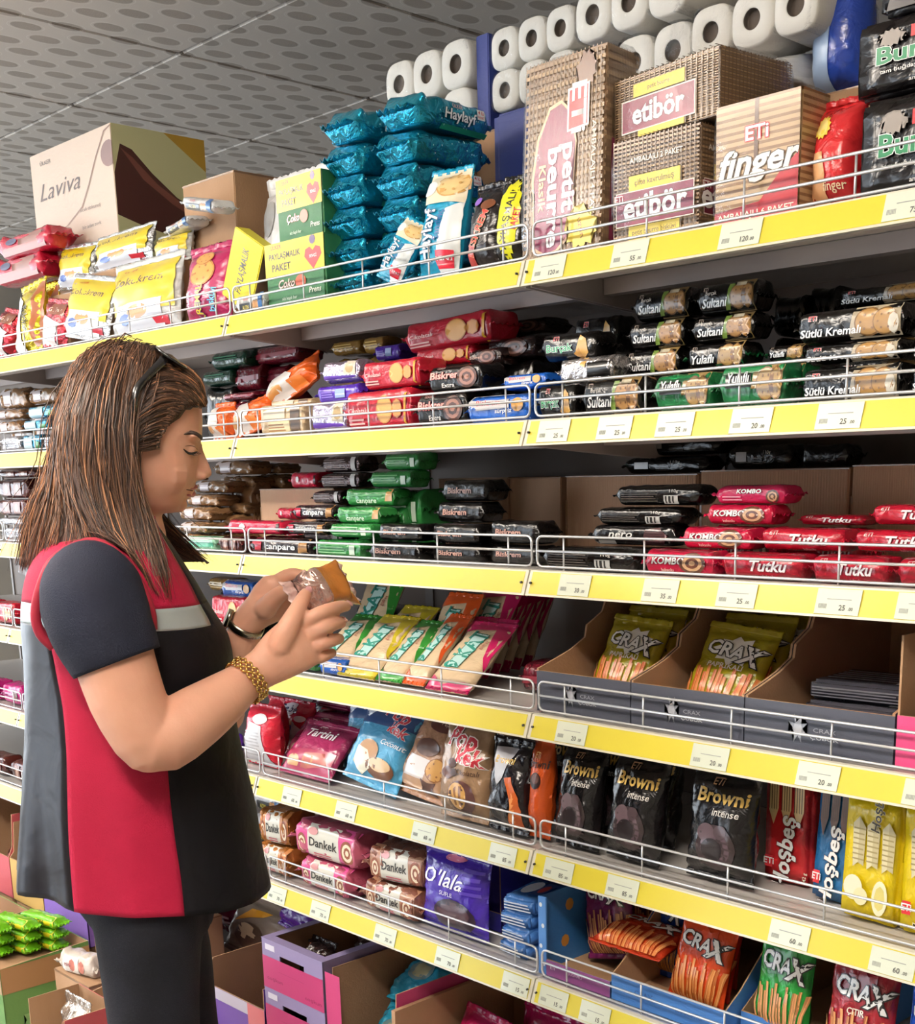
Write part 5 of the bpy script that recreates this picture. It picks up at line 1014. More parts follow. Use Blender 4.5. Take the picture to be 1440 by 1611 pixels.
    ('canpareend', -2.039, 0.1345, 1.322, (0.0542, 0.0418, 0.0556), 'short red roll at the foot of the stack', 0, 0, 0),
    ('green', -1.7452, 0.07, 1.3783, (0.1287, 0.0465, 0.0281), 'green biscuit roll with faint lettering, third row', 0, 0, 0),
    ('green', -1.7563, 0.105, 1.4063, (0.1441, 0.0465, 0.0299), 'green biscuit roll with faint lettering, fourth row', 0, 0, 0),
    ('greenback', -1.7563, 0.125, 1.322, (0.1441, 0.0418, 0.0804), 'green biscuit roll, hidden foot', 0, 0, 0),
    ('greenback', -1.7109, 0.16, 1.3673, (0.1092, 0.0837, 0.0653), 'green biscuit roll end, dark, behind the dark packs', 0, 0, 0),
    ('greenback', -1.7109, 0.16, 1.322, (0.1092, 0.0837, 0.0427), 'green biscuit roll, dark foot behind the dark packs', 0, 0, 0),
    ('canpareback', -1.905, 0.125, 1.4099, (0.0941, 0.0465, 0.0235), 'silvery dark roll, fourth up beside the green rolls', 0, 0, 0),
    ('canpareback', -1.905, 0.125, 1.322, (0.0941, 0.0418, 0.0839), 'silvery dark roll under the fourth one', 0, 0, 0),
    ('canpareback', -1.8768, 0.135, 1.4376, (0.1262, 0.0465, 0.0263), 'silvery dark roll, fifth up', 0, 0, 0),
    ('canpareback', -1.8847, 0.145, 1.4649, (0.1208, 0.0465, 0.0289), 'silvery brown roll, topmost under the shelf', 0, 0, 0),
    ('canpareend', -2.0023, 0.145, 1.4381, (0.0909, 0.0465, 0.029), 'red roll high up beside the silvery dark rolls', 0, 0, 0),
    ('backcarton', -2.0323, 0.175, 1.322, (0.24, 0.1, 0.1151), 'small brown carton carrying the high red roll', 0, 0, 0),
    ('greenback', -1.7214, 0.125, 1.4367, (0.1211, 0.0465, 0.0283), 'green biscuit roll, fifth row', 0, 0, 0),
    ('greenback', -1.7084, 0.14, 1.4655, (0.1018, 0.0465, 0.0289), 'green biscuit roll, topmost under the shelf', 0, 0, 0),
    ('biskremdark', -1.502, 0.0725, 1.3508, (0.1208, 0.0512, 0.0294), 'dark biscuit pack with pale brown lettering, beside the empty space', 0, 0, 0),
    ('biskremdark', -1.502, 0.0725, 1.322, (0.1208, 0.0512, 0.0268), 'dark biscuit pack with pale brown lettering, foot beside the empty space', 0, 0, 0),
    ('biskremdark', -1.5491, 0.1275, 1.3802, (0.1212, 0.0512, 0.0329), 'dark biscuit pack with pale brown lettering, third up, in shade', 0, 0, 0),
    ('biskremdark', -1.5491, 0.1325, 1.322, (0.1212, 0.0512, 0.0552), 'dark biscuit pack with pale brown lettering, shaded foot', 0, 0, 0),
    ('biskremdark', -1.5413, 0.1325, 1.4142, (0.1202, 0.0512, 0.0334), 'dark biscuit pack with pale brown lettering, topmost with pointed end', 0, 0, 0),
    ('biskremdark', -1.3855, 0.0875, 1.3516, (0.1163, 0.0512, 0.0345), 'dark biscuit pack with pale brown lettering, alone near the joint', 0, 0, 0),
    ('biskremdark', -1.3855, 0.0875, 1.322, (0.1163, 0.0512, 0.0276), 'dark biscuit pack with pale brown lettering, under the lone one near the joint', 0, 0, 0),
    ('mint', -2.2213, 0.047, 1.3215, (0.1174, 0.0465, 0.0274), "pale green roll on the board by the woman's chest", 0, 0, 0),
    ('cocoapair', -2.1145, 0.047, 1.3215, (0.0855, 0.0465, 0.0285), 'pink and brown pack beside the pale green roll', 0, 0, 0),
    ('brownsil', -2.2729, 0.0675, 1.3539, (0.1043, 0.0512, 0.0213), "brown and silver pack by the woman's face, second row near the wire", 0, 0, 0),
    ('brownsil', -2.2729, 0.0675, 1.322, (0.1043, 0.0512, 0.0298), "brown and silver pack by the woman's face, foot, second row near the wire", 0, 0, 0),
    ('brownsil', -2.2938, 0.0875, 1.3774, (0.1232, 0.0512, 0.0268), "brown and silver pack by the woman's face, third row", 0, 0, 0),
    ('brownsil', -2.2948, 0.1075, 1.4046, (0.1226, 0.0512, 0.0239), "brown and silver pack by the woman's face, fourth row", 0, 0, 0),
    ('brownsil', -2.2937, 0.1275, 1.4302, (0.1265, 0.0512, 0.0251), "brown and silver pack by the woman's face, fifth row", 0, 0, 0),
    ('brownsil', -2.2713, 0.1675, 1.4655, (0.1438, 0.0512, 0.0287), "brown and silver pack by the woman's face, topmost under the shelf", 0, 0, 0),
    ('brownsil', -2.2713, 0.1675, 1.322, (0.1438, 0.0512, 0.1375), "brown and silver pack by the woman's face, foot, topmost under the shelf", 0, 0, 0),
    ('brownsil', -2.2571, 0.1275, 1.3546, (0.1067, 0.0512, 0.0336), "brown and silver pack by the woman's face, behind, second row", 0, 0, 0),
    ('brownsil', -2.2571, 0.1275, 1.322, (0.1067, 0.0512, 0.0305), "brown and silver pack by the woman's face, foot, behind, second row", 0, 0, 0),
    ('brownsil', -2.2525, 0.1475, 1.3887, (0.1148, 0.0512, 0.0239), "brown and silver pack by the woman's face, behind, third row", 0, 0, 0),
    ('brownsil', -2.2469, 0.1775, 1.4053, (0.105, 0.0512, 0.0288), "brown and silver pack by the woman's face, behind, fourth row", 0, 0, 0),
    ('brownsil', -2.2469, 0.1775, 1.322, (0.105, 0.0512, 0.0794), "brown and silver pack by the woman's face, foot, behind, fourth row", 0, 0, 0),
    ('brownsil', -2.2562, 0.1775, 1.4401, (0.0965, 0.0512, 0.0227), "brown and silver pack by the woman's face, behind, fifth row", 0, 0, 0),
    ('brownsil', -2.2337, 0.2275, 1.4366, (0.1119, 0.0512, 0.0289), "brown and silver pack by the woman's face, deepest, fifth row", 0, 0, 0),
    ('brownsil', -2.2337, 0.2275, 1.322, (0.1119, 0.0512, 0.1096), "brown and silver pack by the woman's face, foot, deepest, fifth row", 0, 0, 0),
    ('brownsil', -2.2369, 0.2275, 1.4665, (0.0989, 0.0512, 0.0215), "brown and silver pack by the woman's face, deepest, topmost", 0, 0, 0),
    ('brownsil', -2.2732, 0.2075, 1.3765, (0.0973, 0.0512, 0.0269), "brown and silver pack by the woman's face, deepest, third row", 0, 0, 0),
    ('brownsil', -2.2732, 0.2075, 1.322, (0.0973, 0.0512, 0.0516), "brown and silver pack by the woman's face, foot, deepest, third row", 0, 0, 0),
    ('whitesil', -3.1054, 0.055, 1.3583, (0.1593, 0.0465, 0.0184), 'brown patterned pack at the frame edge, third shelf, lowest with white stripes', 0, 0, 0),
    ('cocoapair', -3.1081, 0.065, 1.3812, (0.1879, 0.0465, 0.0389), 'brown patterned pack at the frame edge, third shelf, second row', 0, 0, 0),
    ('cocoapair', -3.1178, 0.075, 1.4234, (0.1928, 0.0465, 0.0449), 'brown patterned pack at the frame edge, third shelf, third row', 0, 0, 0),
    ('cocoapair', -3.1071, 0.085, 1.4722, (0.2341, 0.0465, 0.0183), 'brown patterned pack at the frame edge, third shelf, topmost', 0, 0, 0),
    ('whitesil', -3.0736, 0.047, 1.3215, (0.1242, 0.0465, 0.0325), 'white striped roll behind the wire at the frame edge, third shelf', 0, 0, 0),
    ('katyellow', -1.7501, 0.03, 1.115, (0.1017, 0.0205, 0.1496), 'yellow tipped wafer sleeve leaning back on the fourth shelf', 0, -50, 0),
    ('katgreen', -1.6671, 0.035, 1.115, (0.0685, 0.0205, 0.1447), 'green tipped wafer sleeve leaning back between the yellow and orange ones', 0, -50, 0),
    ('katorange', -1.6067, 0.04, 1.115, (0.0556, 0.0205, 0.1592), 'orange tipped wafer sleeve leaning back, in front of another orange one', 0, -48, 0),
    ('katorange', -1.657, 0.125, 1.115, (0.0904, 0.0205, 0.1641), 'orange tipped wafer sleeve standing higher, behind the front orange one', 0, -34, 0),
    ('katpink', -1.512, 0.03, 1.115, (0.103, 0.0205, 0.1544), 'pink tipped wafer sleeve lying in front of all the pink ones', 0, -50, 0),
    ('katpink', -1.5637, 0.082, 1.115, (0.1078, 0.0205, 0.1544), 'pink tipped wafer sleeve directly behind the front pink one', 0, -50, 0),
    ('katpink', -1.605, 0.165, 1.115, (0.0965, 0.0205, 0.1785), 'pink tipped wafer sleeve, first of the upright pink file', 0, -33, 0),
    ('katpink', -1.6159, 0.201, 1.115, (0.0971, 0.0205, 0.1785), 'pink tipped wafer sleeve, second of the upright pink file', 0, -32, 0),
    ('katpink', -1.626, 0.237, 1.115, (0.0977, 0.0205, 0.1785), 'pink tipped wafer sleeve, third of the upright pink file', 0, -31, 0),
    ('katpink', -1.6353, 0.273, 1.115, (0.0982, 0.0205, 0.1785), 'pink tipped wafer sleeve, fourth of the upright pink file', 0, -30, 0),
    ('katpink', -1.6439, 0.309, 1.115, (0.0986, 0.0205, 0.1785), 'pink tipped wafer sleeve, last of the upright pink file', 0, -29, 0),
    ('katgreen', -1.8629, 0.05, 1.115, (0.0924, 0.0205, 0.1447), 'dull green wafer sleeve behind the hands on the fourth shelf', 0, -52, 0),
    ('katgreen', -1.9792, 0.22, 1.115, (0.1145, 0.0205, 0.1833), 'dull green wafer sleeve standing far back on the fourth shelf', 0, -30, 0),
    ('katyellow', -1.8085, 0.14, 1.115, (0.0991, 0.0205, 0.1447), 'yellow tipped wafer sleeve low behind the front ones', 0, -45, 0),
    ('wine', -1.3993, 0.17, 1.1115, (0.0763, 0.093, 0.0497), 'dark red glossy pack lying beside the cut cardboard tray', 0, 0, 0),
    ('bluepack', -1.818, 0.055, 1.112, (0.0825, 0.0465, 0.0289), 'blue pack showing at the wire below the hands', 0, 0, 0),
    ('greenback', -1.9346, 0.055, 1.112, (0.1358, 0.0465, 0.0309), 'green pack behind the wire below the hands', 0, 0, 0),
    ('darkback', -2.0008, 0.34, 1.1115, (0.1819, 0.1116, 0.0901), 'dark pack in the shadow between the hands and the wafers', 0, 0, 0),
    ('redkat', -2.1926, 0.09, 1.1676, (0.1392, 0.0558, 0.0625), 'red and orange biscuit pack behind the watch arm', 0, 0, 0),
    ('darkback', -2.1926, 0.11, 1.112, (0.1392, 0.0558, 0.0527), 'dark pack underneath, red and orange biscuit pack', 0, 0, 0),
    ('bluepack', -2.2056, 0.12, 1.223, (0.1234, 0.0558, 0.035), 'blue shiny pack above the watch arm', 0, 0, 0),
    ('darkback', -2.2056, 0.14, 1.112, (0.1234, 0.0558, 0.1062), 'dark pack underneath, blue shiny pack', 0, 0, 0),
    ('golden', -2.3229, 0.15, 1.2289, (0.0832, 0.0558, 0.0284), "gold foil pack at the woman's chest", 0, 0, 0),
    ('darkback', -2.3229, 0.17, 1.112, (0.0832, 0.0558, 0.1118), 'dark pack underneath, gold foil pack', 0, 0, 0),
    ('craxtray', -1.2087, 0.202, 1.1115, (0.1802, 0.36, 0.15), 'dark grey display tray of crackers, first at the joint, ragged cut sides', 0, 0, 0),
    ('craxtray', -1.0228, 0.202, 1.1115, (0.1876, 0.36, 0.15), 'dark grey display tray of crackers, second, ragged cut sides', 0, 0, 0),
    ('craxtray', -0.8227, 0.202, 1.1115, (0.2093, 0.36, 0.15), 'dark grey display tray, third, nearly empty with dark packs inside', 0, 0, 0),
    ('pinktray', -0.6597, 0.202, 1.1115, (0.111, 0.36, 0.155), 'pink display tray standing at the frame edge', 0, 0, 0),
    ('craxolive', -1.2177, 0.1, 1.1155, (0.1115, 0.0279, 0.1399), 'olive cracker bag, front of the first tray', 0, -28, 3),
    ('craxolive', -1.2177, 0.145, 1.1155, (0.1115, 0.0279, 0.1496), 'olive cracker bag, second in the first tray', 0, -24, 1),
    ('craxolive', -1.2087, 0.2, 1.1155, (0.1115, 0.0279, 0.1447), 'olive cracker bag, third in the first tray', 0, -20, 0),
    ('craxolive', -1.2087, 0.265, 1.1155, (0.1164, 0.0279, 0.1496), 'olive cracker bag, rear of the first tray', 0, -14, 4),
    ('craxolive', -1.0378, 0.1, 1.1155, (0.1212, 0.0279, 0.1399), 'olive cracker bag, front of the second tray', 0, -30, 4),
    ('craxolive', -1.0322, 0.15, 1.1155, (0.1212, 0.0279, 0.1496), 'olive cracker bag, second in the second tray', 0, -24, 0),
    ('craxolive', -1.0003, 0.2, 1.1155, (0.1164, 0.0279, 0.1447), 'olive cracker bag, third in the second tray', 0, -18, 3),
    ('craxolive', -1.0228, 0.265, 1.1155, (0.1164, 0.0279, 0.1496), 'olive cracker bag, rear of the second tray', 0, -14, 0),
    ('darkpack', -0.8101, 0.13, 1.115, (0.14, 0.12, 0.025), 'dark grey cracker carton lying in the third tray, lowest', 0, 0, 0),
    ('darkpack', -0.8101, 0.14, 1.141, (0.14, 0.12, 0.025), 'dark grey cracker carton lying in the third tray, middle', 2, 0, 0),
    ('darkpack', -0.8101, 0.15, 1.167, (0.14, 0.12, 0.025), 'dark grey cracker carton lying in the third tray, topmost', 4, 0, 0),
    ('bebeside', -2.0935, 0.06, 0.9005, (0.1112, 0.0558, 0.124), 'red and white baby biscuit bag by the forearm, seen from its printed side', 0, -4, 0),
    ('bebe', -2.1496, 0.18, 0.9005, (0.1145, 0.0558, 0.1098), 'red and white baby biscuit bag with a round blue lettered badge', 0, -5, 0),
    ('bebe', -2.1761, 0.27, 0.9005, (0.0663, 0.0558, 0.0976), 'red baby biscuit bag in shade behind the badge bag', 0, -4, 0),
    ('bebeside', -2.1479, 0.125, 0.9005, (0.0553, 0.0465, 0.1245), 'red and white bag deep behind the forearm', 0, -4, 0),
    ('tartinibar', -2.0642, 0.26, 0.901, (0.1649, 0.0837, 0.027), 'wine purple chocolate bar pack in the shaded pile, lowest', 0, 0, 0),
    ('tartinibar', -2.0642, 0.26, 0.931, (0.1649, 0.0837, 0.027), 'wine purple chocolate bar pack in the shaded pile, second up', 0, 0, 0),
    ('tartinibar', -2.0642, 0.26, 0.961, (0.1649, 0.0837, 0.027), 'wine purple chocolate bar pack in the shaded pile, third up', 0, 0, 0),
    ('tartinibar', -2.0642, 0.26, 0.991, (0.1649, 0.0837, 0.027), 'wine purple chocolate bar pack in the shaded pile, fourth up', 0, 0, 0),
    ('tartinibar', -2.0642, 0.26, 1.021, (0.1649, 0.0837, 0.027), 'wine purple chocolate bar pack in the shaded pile, topmost', 0, 0, 0),
    ('tartini', -1.9436, 0.045, 0.904, (0.1639, 0.0372, 0.1206), 'wine coloured chocolate bag with white lettering, front one', 0, -42, 0),
    ('tartini', -2.0304, 0.115, 0.904, (0.1708, 0.0372, 0.1158), 'wine coloured chocolate bag right behind the front one', 0, -42, 0),
    ('popblue', -1.757, 0.055, 0.904, (0.1532, 0.0558, 0.1689), 'bright light blue cake bag leaning back on the fifth shelf', 0, -26, 8),
    ('popblue', -1.8845, 0.15, 0.904, (0.1425, 0.0558, 0.1544), 'darker blue cake bag behind the bright one', 0, -14, 0),
    ('popbrown', -1.6295, 0.07, 0.904, (0.1249, 0.0558, 0.1592), 'brown cake bag leaning beside the blue one, cocoa oval on top', 0, -24, 6),
    ('popbrown', -1.6535, 0.135, 0.904, (0.1203, 0.0558, 0.1592), 'brown cake bag rising behind the front brown bags', 0, -10, 0),
    ('popkek', -1.4861, 0.04, 0.904, (0.1145, 0.0558, 0.1689), 'light brown cake bag with big red lettering, upright at the wire', 0, -8, 0),
    ('popkek', -1.5131, 0.14, 0.904, (0.0801, 0.0558, 0.1496), 'dark brown cake bag in shade behind the brownie bags', 0, -8, 0),
    ('browniorange', -1.3765, 0.035, 0.904, (0.0879, 0.0465, 0.1496), 'shiny black brownie bag with an orange curl near the joint', 0, -6, 0),
    ('orangeslim', -1.3178, 0.045, 0.904, (0.0429, 0.0418, 0.1592), 'slim orange brownie bag standing at the joint', 0, -5, 0),
    ('browni', -1.2405, 0.045, 0.904, (0.0864, 0.0512, 0.1592), 'black brownie bag with streaks of light, first past the joint', 0, -10, 0),
    ('browni', -1.1322, 0.045, 0.904, (0.0982, 0.0512, 0.1592), 'black brownie bag with gold lettering, middle of the three', 0, -8, 2),
    ('browni', -0.9849, 0.055, 0.904, (0.1123, 0.0512, 0.1592), 'black brownie bag with gold lettering, next to the red wafer pack', 0, -6, 0),
    ('browni', -1.3472, 0.12, 0.904, (0.0969, 0.0512, 0.1641), 'black brownie bag in the shaded second row, first', 0, -10, 0),
    ('browni', -1.2471, 0.12, 0.904, (0.0904, 0.0512, 0.1641), 'black brownie bag in the shaded second row, second', 0, -10, 0),
    ('browni', -1.1569, 0.12, 0.904, (0.0847, 0.0512, 0.1641), 'black brownie bag in the shaded second row, third', 0, -10, 0),
    ('hosred', -0.919, 0.14, 0.9005, (0.0766, 0.05, 0.147), 'red wafer pack with white lettering running upward', 0, 0, 0),
    ('hosblue', -0.8331, 0.11, 0.9005, (0.0573, 0.05, 0.158), 'blue wafer pack with white lettering running upward', 0, 0, 3),
    ('hosyellow', -0.7583, 0.075, 0.9005, (0.081, 0.05, 0.164), 'yellow wafer pack with banana picture', 0, 0, 2),
    ('hosyellow2', -0.677, 0.075, 0.9005, (0.0794, 0.05, 0.1706), 'yellow wafer pack cut off at the frame edge', 0, 0, 0),
    ('danpink', -1.8705, 0.0675, 0.693, (0.1898, 0.0791, 0.056), 'pink swirl cake loaf on the board, under another pink one', 0, 0, 0),
    ('danpink', -1.8661, 0.0705, 0.753, (0.2364, 0.0791, 0.0675), 'pink swirl cake loaf lying on top of another pink one', 2, 0, 0),
    ('danbrown', -1.6774, 0.0675, 0.693, (0.1776, 0.0791, 0.056), 'cream and brown swirl cake loaf on the board', 0, 0, 0),
    ('danbrown', -1.6679, 0.0725, 0.753, (0.1637, 0.0791, 0.0637), 'cream and brown swirl cake loaf on top, turned askew', 10, 0, 0),
    ('danamber', -2.0407, 0.0675, 0.693, (0.1239, 0.0791, 0.056), 'amber cake loaf on the board beside the black vest', 0, 0, 0),
    ('danamber', -2.0435, 0.0725, 0.753, (0.1022, 0.0791, 0.0675), 'amber cake loaf on top beside the black vest', 10, 0, 0),
    ('danamber', -2.1045, 0.2425, 0.693, (0.2164, 0.0791, 0.0579), 'amber cake loaf in the back row, lowest', 0, 0, 0),
    ('danamber', -2.0992, 0.2425, 0.755, (0.215, 0.0791, 0.0675), 'amber cake loaf in the back row, with lettering just under the shelf', 0, 0, 0),
    ('danbrown', -1.6897, 0.2125, 0.693, (0.1344, 0.0791, 0.0579), 'brown cake loaf in the back row behind the violet bag', 0, 0, 0),
    ('danbrown', -1.687, 0.2125, 0.755, (0.1335, 0.0791, 0.0675), 'brown cake loaf peeping over the violet bag', 0, 0, 0),
    ('whiteroll', -2.2007, 0.1625, 0.693, (0.1148, 0.0791, 0.0724), 'white cake pack at the back by the vest, lower', 0, 0, 0),
    ('whiteroll', -2.1924, 0.1625, 0.77, (0.1139, 0.0791, 0.0483), 'white cake pack at the back by the vest, upper', 0, 0, 0),
    ('olala', -1.5225, 0.045, 0.696, (0.1664, 0.0465, 0.1428), 'violet chocolate cake bag with curly white lettering', 0, -5, 0),
    ('olalabox', -1.5528, 0.25, 0.6925, (0.1627, 0.29, 0.165), 'deep blue display tray behind the violet cake bag', 0, 0, 0),
    ('violetcarton', -1.5568, 0.135, 0.696, (0.1465, 0.025, 0.155), 'violet cake carton upright in the deep blue tray, nearer', 0, 0, 0),
    ('violetcarton', -1.5568, 0.185, 0.696, (0.1465, 0.025, 0.161), 'violet cake carton upright in the deep blue tray, farther', 0, 0, 0),
    ('bluebisc', -1.3764, 0.09, 0.693, (0.0655, 0.1, 0.025), 'blue biscuit pack stacked before the blue dotted box, lowest', -6, 0, 0),
    ('bluebisc', -1.3724, 0.09, 0.719, (0.0655, 0.1, 0.025), 'blue biscuit pack stacked before the blue dotted box, second up', -1, 0, 0),
    ('bluebisc', -1.3764, 0.09, 0.745, (0.0655, 0.1, 0.025), 'blue biscuit pack stacked before the blue dotted box, third up', 4, 0, 0),
    ('bluebisc', -1.3724, 0.09, 0.771, (0.0655, 0.1, 0.025), 'blue biscuit pack stacked before the blue dotted box, topmost', 9, 0, 0),
    ('bluedot', -1.2277, 0.172, 0.6925, (0.1471, 0.3, 0.1297), 'blue display box with white dots and a violet front band', 0, 0, 0),
    ('bluetray', -1.0496, 0.172, 0.6925, (0.2047, 0.3, 0.15), 'blue cardboard tray holding cracker bags', 0, 0, 0),
    ('craxpurple', -1.2177, 0.1, 0.704, (0.097, 0.0326, 0.1496), 'plum and yellow cracker bag tilted inside the dotted box', 0, -12, -14),
    ('craxpurple', -1.2227, 0.19, 0.704, (0.1018, 0.0326, 0.1447), 'plum cracker bag deeper inside the dotted box', 0, -8, -5),
    ('craxblue', -1.1391, 0.135, 0.6965, (0.0602, 0.0326, 0.1592), 'blue cracker bag standing behind the orange one', 0, -10, 0),
    ('craxorange', -1.0343, 0.068, 0.6965, (0.0994, 0.0326, 0.1399), 'orange cracker bag in front with big white letters', 0, -14, 3),
    ('craxred', -1.0527, 0.115, 0.6965, (0.0919, 0.0326, 0.1447), 'red cracker bag directly behind the orange one', 0, -12, 5),
    ('craxred', -1.0791, 0.165, 0.6965, (0.1013, 0.0326, 0.1544), 'red cracker bag farther behind in the blue tray', 0, -10, 0),
    ('craxflat', -1.1496, 0.045, 0.762, (0.1364, 0.0279, 0.0965), 'orange cracker bag lying flat on the front edge of the trays', 0, -78, 0),
    ('craxgreen', -0.8849, 0.062, 0.6965, (0.0863, 0.0326, 0.1592), 'green cracker bag with brown sticks', 0, -8, 0),
    ('bluetray', -0.871, 0.1875, 0.6925, (0.142, 0.27, 0.13), 'blue tray holding the green cracker bag', 0, 0, 0),
    ('craxwine', -0.762, 0.05, 0.6965, (0.0982, 0.0326, 0.1592), 'wine red cracker bag near the frame edge', 0, -8, 0),
    ('craxblue', -0.6619, 0.05, 0.6965, (0.0747, 0.0326, 0.1544), 'dark cracker bag cut off at the frame edge', 0, -8, 0),
    ('pinkbox', -1.954, 0.12, 0.462, (0.202, 0.24, 0.103), 'pink and lilac display box with a hand slot, upper of the stack', 0, 0, 0),
    ('pinkbox', -1.954, 0.12, 0.357, (0.202, 0.24, 0.104), 'pink and lilac display box with a hand slot, under another like it', 0, 0, 0),
    ('kraftbox', -1.953, 0.118, 0.1405, (0.194, 0.23, 0.2155), 'brown carton at the foot of the pink and lilac stack', 0, 0, 0),
    ('pinkopen', -1.75, 0.14, 0.34, (0.19, 0.28, 0.213), 'pink display box cut open in front, holding teal bags', 0, 0, 0),
    ('kraftbox', -1.75, 0.138, 0.1405, (0.18, 0.27, 0.1985), 'brown carton under the cut open pink box', 0, 0, 0),
    ('purplebox', -2.166, 0.12, 0.24, (0.208, 0.24, 0.222), 'purple display box with a white stripe and torn front, beside the jeans', 0, 0, 0),
    ('kraftbox', -2.1655, 0.118, 0.1405, (0.199, 0.23, 0.0985), 'brown carton under the purple display box', 0, 0, 0),
    ('kraftopen', -2.135, -0.08, 0, (0.17, 0.1, 0.25), 'low brown carton on the floor at the jeans, beside the purple box', 0, 0, 0),
    ('kraftbox', -2.5644, 0.345, 0.1405, (0.4565, 0.19, 0.1235), 'brown carton under the pile of amber snack bags behind the jeans', 0, 0, 0),
    ('pinktray', -1.46, 0.15, 0.34, (0.38, 0.3, 0.19), 'pink tray holding magenta snack bags under the sixth shelf', 0, 0, 0),
    ('kraftbox', -1.4675, 0.138, 0.1405, (0.345, 0.27, 0.1985), 'brown carton under the magenta bag tray', 0, 0, 0),
    ('cocoabag', -1.985, 0.06, 0.47, (0.0825, 0.0558, 0.0917), 'brown cocoa snack bag inside the upper pink and lilac box', 0, -30, 0),
    ('cocoabag', -1.92, 0.145, 0.47, (0.0921, 0.0558, 0.0868), 'glossy brown snack bag at the back of the upper pink and lilac box', 0, -25, 4),
    ('cocoabag', -1.95, 0.07, 0.364, (0.1164, 0.0558, 0.0772), 'brown snack bag inside the lower pink and lilac box', 0, -30, 0),
    ('tealbag', -1.755, 0.05, 0.352, (0.1358, 0.0558, 0.1351), 'teal snack bag lying low in the cut open pink box', 0, -40, 4),
    ('tealbag', -1.745, 0.12, 0.47, (0.1358, 0.0558, 0.1158), 'teal snack bag on top in the cut open pink box', 0, -55, -4),
    ('tealbag', -1.745, 0.205, 0.352, (0.1358, 0.0558, 0.1641), 'teal snack bag deep in the cut open pink box', 0, -10, 3),
    ('amberbag', -2.5703, 0.31, 0.266, (0.3021, 0.0558, 0.1589), 'clear snack bag with an orange ribbon print, front of the pile', 0, -22, 4),
    ('amberbag', -2.5312, 0.38, 0.266, (0.1766, 0.0372, 0.1194), 'clear snack bag with an orange ribbon print, farther back', 0, -5, -3),
    ('winebag', -2.8589, 0.405, 0.266, (0.1538, 0.0465, 0.1629), 'wine red snack bag at the back of the amber pile', 0, -8, 0),
    ('purplebag', -2.24, 0.2, 0.47, (0.1164, 0.0558, 0.0965), 'purple snack bag squeezed behind the pink and lilac stack', 0, -40, 6),
    ('purplebag', -2.15, 0.1, 0.25, (0.1164, 0.0558, 0.1351), 'purple snack bag inside the purple display box', 0, -25, -8),
    ('magentabag', -1.555, 0.07, 0.345, (0.1503, 0.0558, 0.1737), 'magenta snack bag in the tray, nearest the pink box', 0, -30, 5),
    ('magentabag', -1.37, 0.07, 0.345, (0.1552, 0.0558, 0.1833), 'magenta snack bag in the tray, nearest the joint', 0, -30, -6),
    ('magentabag', -1.47, 0.2, 0.345, (0.1649, 0.0558, 0.1641), 'magenta snack bag at the back of the tray', 0, -15, 0),
    ('redbox', -3.38, 0.125, 0.37, (0.24, 0.25, 0.23), 'salmon pink display box at the frame edge behind the candy', 0, 0, 0),
    ('yellowbox', -3.1625, 0.125, 0.37, (0.185, 0.25, 0.21), 'tan yellow display box with a cut front behind the candy', 0, 0, 0),
    ('violetbox', -2.9475, 0.125, 0.34, (0.235, 0.25, 0.22), 'violet display box with a dark cake picture by the vest hem', 0, 0, 0),
    ('kraftbox', -3.38, 0.123, 0.1405, (0.22, 0.24, 0.2285), 'brown carton under the salmon pink display box', 0, 0, 0),
    ('kraftbox', -3.1625, 0.123, 0.1405, (0.175, 0.24, 0.2285), 'brown carton under the tan yellow display box', 0, 0, 0),
    ('kraftbox', -2.9475, 0.123, 0.1405, (0.225, 0.24, 0.1985), 'brown carton under the violet display box', 0, 0, 0),
    ('clearbag', -3.16, 0.05, 0.375, (0.1164, 0.0558, 0.1158), 'crinkled clear snack bag in the tan yellow box', 0, -25, 0),
    ('winebag', -3.38, 0.05, 0.375, (0.1358, 0.0558, 0.1255), 'wine red snack bag in the salmon pink box', 0, -25, 0),
    ('kraftbox', -2.7, 0.12, 0.1405, (0.2, 0.24, 0.2795), 'tall brown carton in shade behind the vest hem', 0, 0, 0),
    ('greenbox', -2.945, -0.13, 0.0, (0.31, 0.22, 0.375), 'brown and green leafy display box full of candy bars', 0, 0, 0),
    ('greenbox', -3.285, -0.13, 0.0, (0.33, 0.22, 0.375), 'leafy green display box at the frame edge with wine red packs', 0, 0, 0),
    ('greenbar', -2.985, -0.185, 0.34, (0.1552, 0.0418, 0.0289), 'lime green and yellow candy bar, front low bar of the box', 12.737410169338212, 0, 0),
    ('greenbar', -2.955, -0.129, 0.34, (0.1552, 0.0418, 0.0289), 'lime green and yellow candy bar, middle low bar of the box', 13.450721935564376, 0, 0),
    ('greenbar', -2.925, -0.073, 0.34, (0.1552, 0.0418, 0.0289), 'lime green and yellow candy bar, back low bar of the box', 13.77116139339418, 0, 0),
    ('greenbar', -2.977, -0.185, 0.371, (0.1552, 0.0418, 0.0289), 'lime green and yellow candy bar, front second layer bar of the box', 14.654701702662301, 0, 0),
    ('greenbar', -2.947, -0.129, 0.371, (0.1552, 0.0418, 0.0289), 'lime green and yellow candy bar, middle second layer bar of the box', 13.439391448439585, 0, 0),
    ('greenbar', -2.917, -0.073, 0.371, (0.1552, 0.0418, 0.0289), 'lime green and yellow candy bar, back second layer bar of the box', 14.533949979992503, 0, 0),
    ('greenbar', -2.969, -0.185, 0.402, (0.1552, 0.0418, 0.0289), 'lime green and yellow candy bar, front top bar of the box', 9.174031369701687, 0, 0),
    ('greenbar', -2.939, -0.129, 0.402, (0.1552, 0.0418, 0.0289), 'lime green and yellow candy bar, middle top bar of the box', 11.793735926268631, 0, 0),
